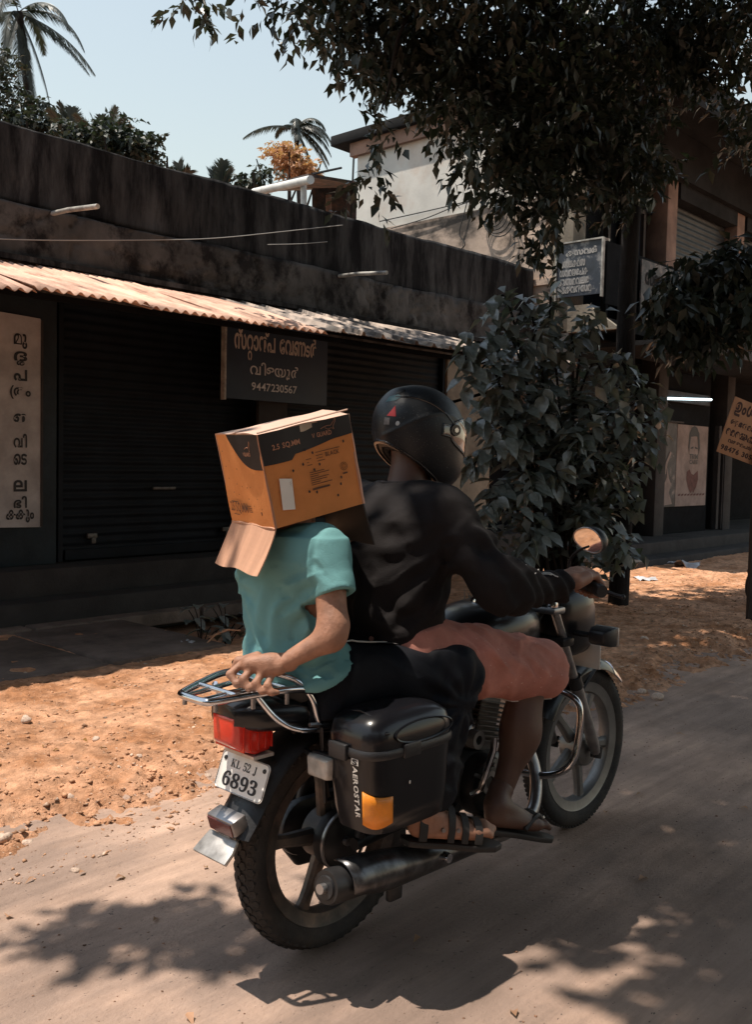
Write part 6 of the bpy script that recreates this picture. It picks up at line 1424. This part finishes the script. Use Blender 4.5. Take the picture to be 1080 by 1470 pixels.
V, F = surfnet(shell(f_top, .022, [lambda P: .775 - .06 * np.clip((P[..., 0] - .15) * 5, -1, 1) - P[..., 2], cuff(-1), cuff(1), lambda P: .066 - np.linalg.norm((P - np.array([.295, 0, 1.31])) * np.array([1, 1, .8]), axis=-1)]), (.0, -.44, .69), (.68, .44, 1.30), .0058)
lt = link('long_sleeved_top', fast_mesh('long_sleeved_top', V, F, True), M_blackt, p2)
MB().lathe([(.068, -.006), (.074, -.002), (.074, .004), (.068, .008)], 32, 'z', (.285, 0, 1.268), closed=True).build('neck_band', M_blackt, lt)
# pale drawn lines of a cord along the forearm
tp_pts = [on_surface(f_top, p, (0, -.45, 1), .002) for p in smooth_path([(.345, -.30, 1.06), (.40, -.315, 1.03), (.45, -.335, 1.02), (.50, -.330, 1.015), (.535, -.345, 1.01)], 4)]
MB().tube(tp_pts, .0022, 5).build('sleeve_print', M_pip, lt)
tp_pts = [on_surface(f_top, p, (0, -.5, 1), .002) for p in smooth_path([(.36, -.315, 1.06), (.42, -.345, 1.02), (.47, -.350, 1.02), (.52, -.325, 1.015), (.545, -.36, 1.01)], 4)]
MB().tube(tp_pts, .0018, 5).build('sleeve_print', M_pip, lt)
FS3 = [((.27, -.20, .90), (.42, -.34, .68), .011, .012), ((.32, -.18, .90), (.48, -.335, .70), .010, .011), ((.38, -.17, .88), (.56, -.33, .70), .011, .012), ((.44, -.17, .86), (.62, -.32, .70), .010, .009), ((.50, -.20, .84), (.69, -.31, .68), .010, .009),
    ((.30, -.28, .84), (.37, -.34, .72), .009, .010), ((.40, -.34, .66), (.60, -.34, .65), .010, .008), ((.60, -.25, .80), (.73, -.28, .70), .009, .007), ((.24, -.26, .86), (.30, -.33, .74), .010, .011)]
def f_short(P):
    d = smin_all(P, [('l', [(.70, .20, 0, .14, .185), (.80, .19, 0, .132, .182), (.86, .18, 0, .125, .175)]), ('c', (.22, -.11, .795), (.680, -.224, .700), .108, .090, ((0, 0, 1), .98)), ('c', (.22, .11, .795), (.680, .224, .700), .108, .090)], .06)
    x, y, z = P[..., 0], P[..., 1], P[..., 2]
    w1 = np.sin((x * 1.0 + z * .45) * 52 + 2.6 * vnoise(P * 6, 3)) * .0075 * np.exp(-((x - .46) / .12) ** 2)
    w2 = np.sin((x * .5 - z * 1.1) * 48 + 2.5 * vnoise(P * 5, 7)) * .005 * np.clip((x - .5) / .1, 0, 1)
    return d - .5 * w1 - .4 * w2 - 1.3 * fold_disp(P, d, FS3) - .005 * fbm(P * 8, 3, 23) - (.006 * rays(P, (.27, -.20, .92), 15, .20, .11, 8, (0, 2)) + .007 * crease(P, (9, 6, 4), 73)) * np.clip((x - .28) / .1, 0, 1)
def hem2(P):     # the leg opening: slants from behind the knee down to the front of it
    n = np.array((.42, 0, -1.0)); n /= np.linalg.norm(n); a = (P - np.array((.36, 0, .632))) @ np.array((-.06, 0, -1.0))
    return a
V, F = surfnet(shell(f_short, .018, [hem2, lambda P: P[..., 0] - .722 - .25 * (P[..., 2] - .70)]), (.04, -.38, .58), (.78, .38, .92), .0058)
so_ = link('shorts', fast_mesh('shorts', V, F, True), M_short, p2)
def march_y(f, x, z, y=-.45):
    while f(np.array([[x, y, z]]))[0] > 0 and y < 0: y += .001
    return Vector((x, y - .001, z))
hp = [march_y(f_short, x, .637 - .06 * (x - .36)) for x in np.linspace(.46, .69, 16)]
MB().tube(hp, .0018, 5).build('hem_trim', M_pip, so_)
sandal((.440, -.215, .300), (.690, -.275, .225), 1, p2, False); sandal((.440, .215, .300), (.690, .275, .225), -1, p2, False)

# ---- helmet
M_helm = mat('matt_black_helmet', (.011, .013, .016), .42, var=.15, vs=7, bump=.12, bs=300, speck=(300, .66, (.10, .095, .09)), spec=.4)
M_helmg = mat('black_helmet_gloss', (.012, .012, .014), .25, var=.1, coat=.5)
M_lining = mat('helmet_lining', (.02, .02, .022), .9, var=.2)
M_visor = mat('visor_glass', (.10, .10, .11), .04, var=0, trans=.6, spec=1.0, coat=1)
HC = np.array((.335, 0, 1.422)); yaw = RAD(-15); tilt = RAD(9)
Rz_ = np.array([[math.cos(yaw), -math.sin(yaw), 0], [math.sin(yaw), math.cos(yaw), 0], [0, 0, 1]]); Ry_ = np.array([[math.cos(tilt), 0, math.sin(tilt)], [0, 1, 0], [-math.sin(tilt), 0, math.cos(tilt)]])
HR = Rz_ @ Ry_          # helmet frame: x forward, y left, z up
def f_helm(P):
    d = ellip(P, (-.002, 0, .018), (.150, .121, .122)); d = smin(d, ellip(P, (.020, 0, -.060), (.138, .110, .115)), .05)
    d = smin(d, ellip(P, (.072, 0, -.100), (.082, .078, .062)), .05)
    crease = .0025 * np.exp(-((P[..., 2] - .055 + .45 * (P[..., 0] + .02) ** 2 * 8 - P[..., 0] * .30) / .006) ** 2) * (np.abs(P[..., 1]) > .02)
    rear = .004 * np.exp(-((P[..., 0] + .118 - .1 * P[..., 2]) / .02) ** 2) * np.exp(-(P[..., 1] / .045) ** 4)
    return d - crease - rear
def visor_region(P):     # >0 outside the opening
    x, z = P[..., 0], P[..., 2]; ang = np.abs(np.arctan2(P[..., 1], x - .0)); w = np.clip(1 - ang / 1.22, 0, 1) ** .5
    return np.maximum(np.abs(z - .006) - .050 * w - .003, .02 - x)
def helm_cut(P): x, z = P[..., 0], P[..., 2]; return (-.052 - .50 * (x + .14)) - z
def g_helm(P):
    d = f_helm(P); d = np.maximum(d, -(d + .022)); d = np.maximum(d, -(visor_region(P) - .004)); return np.maximum(d, helm_cut(P))
def hm(name, g, h, M, parent, lo=(-.18, -.15, -.20), hi=(.19, .15, .17)):
    V, F = surfnet(g, lo, hi, h); V = (V * .955) @ HR.T + HC; return link(name, fast_mesh(name, V, F, True), M, parent)
helm = hm('helmet', g_helm, .0038, M_helm, p2); helm['label'] = 'matt black full-face helmet'
hm('visor', lambda P: np.maximum(np.maximum(f_helm(P) - .0035, -(f_helm(P) + .0015)), visor_region(P) - .014), .0034, M_visor, helm, lo=(0, -.15, -.08))
hm('visor_trim', lambda P: np.maximum(np.abs(f_helm(P) - .001) - .003, np.abs(visor_region(P) - .013) - .0035), .0032, M_helmg, helm, lo=(0, -.15, -.09))
hm('lining', lambda P: np.maximum(np.maximum(f_helm(P) + .014, -(f_helm(P) + .036)), np.maximum(helm_cut(P) + .004, -(visor_region(P) - .01))), .0065, M_lining, helm)
hm('rim_trim', lambda P: np.maximum(np.abs(f_helm(P) + .004) - .0055, np.abs(helm_cut(P) - .001) - .0035), .0034, M_helmg, helm)
def hp_(v): return Vector(HR @ (np.array(v) * .955) + HC)
def hsurf(p, n, off): q_ = on_surface(f_helm, p, n, off); return hp_(q_)
for s_ in (-1, 1):
    c_ = on_surface(f_helm, (.052, .12 * s_, .012), (.1, s_, 0), .006); mbp = MB(); a_ = hp_(c_); b_ = hp_(np.array(c_) + np.array((0, .006 * s_, 0)))
    MB().tube([hp_(np.array(c_) - np.array((0, .010 * s_, 0))), b_], [.019, .016], 20).build('visor_pivot', M_helmg, helm); MB().tube([a_, hp_(np.array(c_) + np.array((0, .009 * s_, 0)))], [.008, .007], 14).build('pivot_cap', M_chr, helm)
def hdecal(name, c, u, v, pts, M, off=.0016):
    c, u, v = np.array(c, float), np.array(u, float), np.array(v, float); n = c / np.linalg.norm(c); P = [hsurf(c + u * a + v * b, n, off) for a, b in pts]; cc_ = hsurf(c, n, off + .0006)
    MB().add([tuple(p) for p in P] + [tuple(cc_)], [(i, (i + 1) % len(P), len(P)) for i in range(len(P))]).build(name, M, helm)
hdecal('red_triangle', (-.128, -.050, .035), (.006, -.0125, 0), (0, 0, .016), [(-1, -1), (1, -1), (.4, 1)], M_redp)
M_wht = mat('white_sticker', (.45, .47, .48), .5, var=.05); M_tealp = mat('teal_print', (.03, .10, .11), .5, var=.1)
hdecal('round_sticker', (-.118, -.070, .000), (.0025, -.006, 0), (0, 0, .007), ell_, M_wht)
hdecal('square_label', (-.134, -.040, .004), (.003, -.008, 0), (0, 0, .010), [(-1, -1), (1, -1), (1, 1), (-1, 1)], M_greyp)
hdecal('helmet_print', (-.126, -.038, .076), (.008, -.018, 0), (.01, 0, .013), [(-1, -1), (.6, -.6), (1, .6), (.2, 1), (-1, .3)], M_tealp)
hdecal('helmet_print', (-.105, -.045, .098), (.008, -.010, 0), (.012, 0, .010), [(-1, -1), (.9, -.6), (-.2, 1)], M_helmg)
for sgn in (-1, 1):
    MB().tube([hsurf(p, np.array(p) / np.linalg.norm(p), .0008) for p in [(-.13 + .20 * t, sgn * (.045 + .075 * math.sin(t * 2.2)), .085 + .03 * math.sin(t * 3) - .075 * t) for t in np.linspace(0, 1, 16)]], .0022, 6).build('shell_ridge', M_helmg, helm)

# ================================================================== CARDBOARD BOX worn over the passenger's head
M_card = mat('orange_printed_card', (.60, .235, .075), .75, var=.07, vs=7, bump=.2, bs=70, spec=.25)
M_cardin = mat('plain_brown_card', (.50, .285, .19), .85, var=.1, vs=5, bump=.15, stretch=(1, 6, 1), spec=.15)
M_cardtop = mat('pale_card_top', (.62, .42, .33), .7, var=.08, vs=5, spec=.3)
M_cardblk = mat('black_card_print', (.020, .018, .018), .5, var=.2, vs=8, spec=.4)
M_cardtxt = mat('brown_card_print', (.10, .045, .022), .7, var=.1)
M_cardbuff = mat('buff_card_print', (.42, .20, .12), .7, var=.05)
Mb = Matrix([[0.9437, 0.2363, -0.2314], [-0.2325, 0.9716, 0.044], [0.2353, 0.0123, 0.9719]]).to_4x4(); Mb.translation = (-.2739, -.0849, 1.1627)
bxm = Matrix.Translation(R0) @ Matrix.Rotation(MROT, 4, 'Z') @ Mb
cbx = thing('cardboard_box', 'orange and black cable carton worn upside down over the passenger head, flaps hanging', 'box'); cbx.matrix_world = bxm
LX, LY, LZ = .2583, .2579, .2335; th = .004
def wob(x, z, k=0): return .0022 * math.sin(x * 31 + k) * math.sin(z * 23 + k * 2)
def panel(name, fn, nx, nz, M, parent=cbx, Min=None):
    """fn(u, v, s) with s 0 outside / 1 inside"""
    V = []; F = []
    for s_ in (0, 1):
        for i in range(nx + 1):
            for j in range(nz + 1): V.append(fn(i / nx, j / nz, s_))
    def I(s_, i, j): return s_ * (nx + 1) * (nz + 1) + i * (nz + 1) + j
    for i in range(nx):
        for j in range(nz): F.append((I(0, i, j), I(0, i + 1, j), I(0, i + 1, j + 1), I(0, i, j + 1))); F.append((I(1, i, j + 1), I(1, i + 1, j + 1), I(1, i + 1, j), I(1, i, j)))
    nf_ = len(F)
    for i in range(nx): F += [(I(0, i, 0), I(1, i, 0), I(1, i + 1, 0), I(0, i + 1, 0)), (I(0, i + 1, nz), I(1, i + 1, nz), I(1, i, nz), I(0, i, nz))]
    for j in range(nz): F += [(I(0, 0, j + 1), I(1, 0, j + 1), I(1, 0, j), I(0, 0, j)), (I(0, nx, j), I(1, nx, j), I(1, nx, j + 1), I(0, nx, j + 1))]
    me = bpy.data.meshes.new(name); me.from_pydata([tuple(v) for v in V], [], F); me.materials.append(M); me.materials.append(Min or M_cardin)
    for i, p in enumerate(me.polygons): p.material_index = 0 if (i < nf_ and i % 2 == 0) else 1
    me.update(); o = bpy.data.objects.new(name, me); COL.objects.link(o); o.parent = parent; return o
near = lambda x, z: wob(x, z) 
panel('side_panel', lambda u, v, s_: (u * LX, th * s_ + near(u * LX, v * LZ), v * LZ), 14, 12, M_card)
panel('side_panel', lambda u, v, s_: (th * s_ + wob(u * LY, v * LZ, 2), LY * (1 - u), v * LZ), 14, 12, M_card)
panel('side_panel', lambda u, v, s_: (LX - th * s_ - wob(u * LY, v * LZ, 3), LY * u, v * LZ), 10, 8, M_card)
panel('side_panel', lambda u, v, s_: (LX * (1 - u), LY - th * s_, v * LZ), 10, 8, M_card)
panel('top_flap', lambda u, v, s_: (u * LX, v * LY * .497 - .001, LZ + .001 + .010 * v * (.4 + u * 1.0) - th * s_ + wob(u * LX, v * LY, 4)), 12, 8, M_cardtop)
panel('top_flap', lambda u, v, s_: (u * LX, LY * (1 - v * .497), LZ + .001 + .004 * v - th * s_ + wob(u * LX, v * LY, 5)), 12, 8, M_cardtop)
panel('bottom_flap', lambda u, v, s_: (-.062 * v - .018 * v * v * (u) + th * s_ * .9 - .001, LY * (1 - u) * (1 - .10 * v * 0) + .0 + (.055 * v if u < .99 else .055 * v) * (.5 - u) * .3 + (-.030 * v * u * 1.0 + .02 * v), (-.104 + .010 * u) * v - .004 * math.sin(u * 9)), 10, 8, M_cardin)
panel('bottom_flap', lambda u, v, s_: (LX + .012 * v - th * s_, LY * (u * .9 + .0), -.002 - .112 * v), 8, 6, M_cardblk, Min=M_cardblk)
panel('bottom_flap', lambda u, v, s_: (LX * (1 - u * .94) - .008, LY - th * s_ + .025 * v, -.09 * v), 8, 6, M_card)
e_ = .0022
def fN(u, v): return (u, -e_ + near(u, v) - .0004, v)
def fL(u, v): return (-e_ + wob(LY - u, v, 2) - .0003, LY - u, v)       # u runs from the far corner to the near edge
def gridpoly(name, fn, top, bot, x0, x1, M, n=20):
    V = [];
    for i in range(n + 1):
        x = x0 + (x1 - x0) * i / n; a, b = bot(x), top(x)
        for k in range(7): V.append(tuple(fn(x, a + (b - a) * k / 6)))
    F = [(i * 7 + k, (i + 1) * 7 + k, (i + 1) * 7 + k + 1, i * 7 + k + 1) for i in range(n) for k in range(6)]
    me = bpy.data.meshes.new(name); me.from_pydata(V, [], F); return link(name, me, M, cbx)
gridpoly('black_band', fN, lambda x: LZ, lambda x: .168 - .012 * math.sin(x * 9) + .026 * min(1, x / .20) ** 1.5 - (.012 if x < .09 else 0), 0, LX, M_cardblk)
gridpoly('black_band', fL, lambda x: LZ, lambda x: LZ - .088 * math.sin(math.pi / 2 * min(1, max(0, (x - .074) / .15))) ** .75, .0745, LY, M_cardblk, 40)
def ft(fn, off=.0008): 
    return (lambda u, v: tuple(Vector(fn(u, v)) + (Vector((0, -off, 0)) if fn is fN else Vector((-off, 0, 0)))))
fN2, fL2 = ft(fN), ft(fL)
lettering(mono('2.5') + [' '] + mono('SQ.MM'), .030, .108, .186, .202, fN2, M_cardbuff, cbx, bold=.02, gap=.07)
lettering(mono('V') + [' '] + mono('GUARD'), .145, .200, .194, .206, fN2, M_cardbuff, cbx, bold=.012, gap=.07)
def stroke(fn, pts, r, M): return MB().tube([fn(*p) for p in pts], r, 4).build('logo_mark', M, cbx)
kang = [(0, 0), (.012, .004), (.024, .006), (.034, .004), (.040, .010), (.046, .016), (.050, .024), (.053, .020), (.049, .012), (.043, .003), (.040, -.004), (.044, -.008)]
stroke(fN2, [(.172 + x * .85, .213 + y * .8) for x, y in kang], .0006, M_cardbuff); stroke(fN2, [(.172 + x, .211 + y) for x, y in ((.012, .003), (.02, -.003), (.03, -.001), (.036, -.006))], .0005, M_cardbuff)
stroke(fL2, [(.178 + x * .6, .198 + y * .8) for x, y in kang], .0006, M_cardbuff)
lettering(mono('VGUARD'), .165, .205, .180, .190, fL2, M_cardbuff, cbx, bold=.01)
lettering(mono('2.5') + [' '] + mono('SQ.MM'), .016, .122, .026, .056, fL2, M_cardtxt, cbx, bold=.005, gap=.10)
lettering(mono('BLACK'), .172, .212, .143, .154, fN2, M_cardtxt, cbx, bold=.02)
def bar(fn, x0, x1, y0, y1, M=M_cardtxt): return flat('print_line', [(x0, y0), (x1, y0), (x1, y1), (x0, y1)], M, cbx, fn)
for x0, x1, y in ((.145, .165, .150), (.145, .163, .143), (.146, .168, .136), (.115, .130, .146), (.116, .122, .138), (.116, .13, .131), (.145, .215, .158)): bar(fN2, x0, x1, y, y + .0016)
for i in range(7): bar(fN2, .118, .160 + .018 * math.sin(i * 2.3), .112 - i * .0052, .1138 - i * .0052)
bar(fN2, .118, .168, .068, .073); bar(fL2, .030, .075, .056, .0585); bar(fL2, .032, .070, .022, .024)
for i in range(4): bar(fL2, .125, .142 + .004 * (i % 2), .048 - i * .005, .050 - i * .005); bar(fL2, .160, .170, .050 - i * .005, .052 - i * .005)
MB().tube([fN2(.218 + .010 * math.cos(t), .108 + .010 * math.sin(t)) for t in np.linspace(0, 6.283, 20)[:-1]], .0006, 4, closed=True).build('round_mark', M_cardtxt, cbx)
MB().tube([fN2(.218 + .006 * math.cos(t), .108 + .006 * math.sin(t)) for t in np.linspace(0, 6.283, 16)[:-1]], .0006, 4, closed=True).build('round_mark', M_cardtxt, cbx)
bar(fN2, .212, .226, .088, .092)
lb_ = MB(); lbp = [(.026, .048), (.056, .040), (.064, .112), (.034, .120)]
flat('white_label', [(x, y) for x, y in [(.028, .040), (.062, .034), (.068, .110), (.034, .118)]], M_plate, cbx, ft(fN, .0010))
bar(ft(fN, .0016), .032, .064, .0765, .0773)
for i in range(8): bar(ft(fN, .0016), .0605 + (i % 2) * .002, .0615 + (i % 2) * .002, .088 + i * .0022, .0895 + i * .0022); bar(ft(fN, .0016), .0575 + (i % 2) * .002, .0585 + (i % 2) * .002, .050 + i * .0022, .0515 + i * .0022)
hole_ = MB()
def hole(fn, x, y, r):
    pts = [(x + r * math.cos(t) * (1 + .2 * math.sin(t * 3 + x * 90)), y + 1.5 * r * math.sin(t)) for t in np.linspace(0, 6.283, 11)[:-1]]; flat('punched_hole', pts, M_ink, cbx, fn)
for x, y in ((.075, .128), (.118, .172), (.137, .160), (.228, .170), (.105, .150 - .012), (.133, .118), (.150, .128), (.205, .082), (.200, .066), (.108, .068), (.186, .040), (.128, .062)): hole(ft(fN, .0014), x, y, .0026)
for x, y in ((.03, .19), (.06, .165), (.035, .15), (.075, .150), (.10, .145), (.04, .118), (.085, .105), (.115, .100), (.145, .098), (.165, .10), (.06, .082), (.09, .078), (.205, .045), (.14, .068), (.19, .07)): hole(ft(fL, .0010), x, y, .0013)
hole(ft(fL, .0014), .20, .034, .0032)
M_tape = mat('clear_tape', (.45, .36, .28), .15, var=.2, vs=20, coat=.6)
gridpoly('tape', lambda u, v: (u, -.0034 + near(u, v), v), lambda x: LZ + .001, lambda x: LZ - .014 + .003 * math.sin(x * 90), .115, .150, M_tape, 8)
MB().tube([(x, -.001 + .0012 * math.sin(x * 60), LZ + .004 + .008 * x / LX) for x in np.linspace(0, LX, 14)], .0022, 5).build('torn_edge', M_cardtop, cbx)
for x in (0, LX): MB().tube([(x + (.0012 if x else -.0008), -.0012 + .001 * math.sin(z * 70), z) for z in np.linspace(0, LZ, 12)], .0018, 5).build('worn_edge', M_cardbuff if not x else M_cardtop, cbx)
MB().tube([(-.001, y, -.001 + .001 * math.sin(y * 70)) for y in np.linspace(0, LY, 12)], .0030, 5).build('worn_edge', M_cardin, cbx)

# ================================================================== right border: leaning sign, parked scooter
M_orsign = mat('orange_board', (.50, .26, .14), .8, var=.12, vs=3, col2=(.36, .18, .10), c2s=2)
M_brprint = mat('brown_paint', (.055, .02, .014), .7, var=.1)
osg = thing('hanging_sign', 'tilted orange notice board with brown Malayalam lettering at the right border', 'sign')
o0 = at(1057, 569, 8); o1 = at(1030, 648, 8); vdir = (o0 - o1); Hs = vdir.length; vdir.normalize(); nn = (-o0).normalized(); nn.z = 0; udir = vdir.cross(Vector((0, 0, 0)) - nn).normalized()
udir = (Vector((.0, 0, 1)).cross(Vector((.25, -.97, 0)))).normalized() * -1
udir = (at(1080, 576.5, 8.06) - o0).normalized(); udir = (udir - vdir * udir.dot(vdir)).normalized(); wdir = udir.cross(vdir)
osg.matrix_world = Matrix((udir, vdir, wdir)).transposed().to_4x4() @ Matrix(); osg.location = o1
MB().box(0, .62, 0, Hs, -.012, 0).build('board', M_orsign, osg, bevel=.003)
fs = lambda u, v: (u, v, .001)
lettering(['ഉ', 'ം', 'ശ'], .035, .26, Hs * .69, Hs * .95, fs, M_brprint, osg, bold=.04)
lettering(mono('അഭനമാനപ'), .035, .40, Hs * .50, Hs * .62, fs, M_brprint, osg, bold=.05); lettering(mono('രമരണകസ'), .02, .40, Hs * .33, Hs * .46, fs, M_brprint, osg, bold=.09); lettering(mono('വരളമപത'), .07, .34, Hs * .20, Hs * .28, fs, M_brprint, osg, bold=.04)
lettering(mono('98476 30541'), .02, .42, Hs * .06, Hs * .16, fs, M_brprint, osg, bold=.05)
pst = thing('sign_post', 'dark wooden post carrying the orange notice board outside the right border', 'post', (3.22, 8.12, 0)); MB().box(-.03, .03, -.03, .03, -.1, 2.2).build('upright', M_wood, pst)
sc_ = thing('parked_scooter', 'dark parked scooter cut by the right border with glinting front', 'scooter', (4.82, 9.4, 0), RAD(200))
def sw(x):
    w_ = bpy.data.objects.new('wheel', None); COL.objects.link(w_); w_.parent = sc_; w_.location = (x, 0, .22)
    MB().lathe([(.13, -.035), (.17, -.045), (.21, -.035), (.22, 0), (.21, .035), (.17, .045), (.13, .035)], 30, 'y').build('tyre', M_rubber, w_); MB().lathe([(.001, -.03), (.12, -.02), (.135, -.04), (.135, .04), (.12, .02), (.001, .03)], 24, 'y').build('rim', M_steel, w_)
sw(0); sw(1.2)
hull([(-.22, .66, .08, .06), (-.10, .60, .14, .13), (.15, .50, .17, .18), (.38, .42, .15, .14), (.42, .40, .10, .08)], 20, 2.6).build('rear_body', M_blk, sc_, smooth=60)
hull([(-.20, .79, .10, .03), (0, .80, .14, .05), (.30, .78, .13, .05), (.45, .76, .08, .03)], 20, 3).build('seat', M_seat, sc_, smooth=60)
MB().prism([(.35, .22), (.95, .22), (1.02, .40), (1.10, .90), (1.02, .92), (.92, .40), (.80, .28), (.35, .28)], -.18, .18, 'y').build('front_shield', M_blk, sc_, bevel=.03, seg=3)
hull([(.96, 1.0, .08, .06), (1.05, 1.0, .11, .09), (1.14, .98, .09, .07)], 18, 2.6).build('headlamp', M_clear, sc_, smooth=60)
MB().tube([(1.0, -.34, 1.03), (1.03, -.1, 1.02), (1.03, .1, 1.02), (1.0, .34, 1.03)], .014, 8).build('handlebar', M_chr, sc_)
hull([(1.0, .38, .06, .03), (1.2, .44, .08, .06), (1.38, .36, .05, .03)], 16).build('front_mudguard', M_blk, sc_, smooth=60)
for s_ in (-1, 1):
    MB().tube([(1.02, .25 * s_, 1.04), (1.03, .32 * s_, 1.22)], .006, 6).build('mirror_stem', M_chr, sc_); MB().ell((1.03, .33 * s_, 1.26), (.012, .06, .04)).build('mirror', M_blk, sc_)
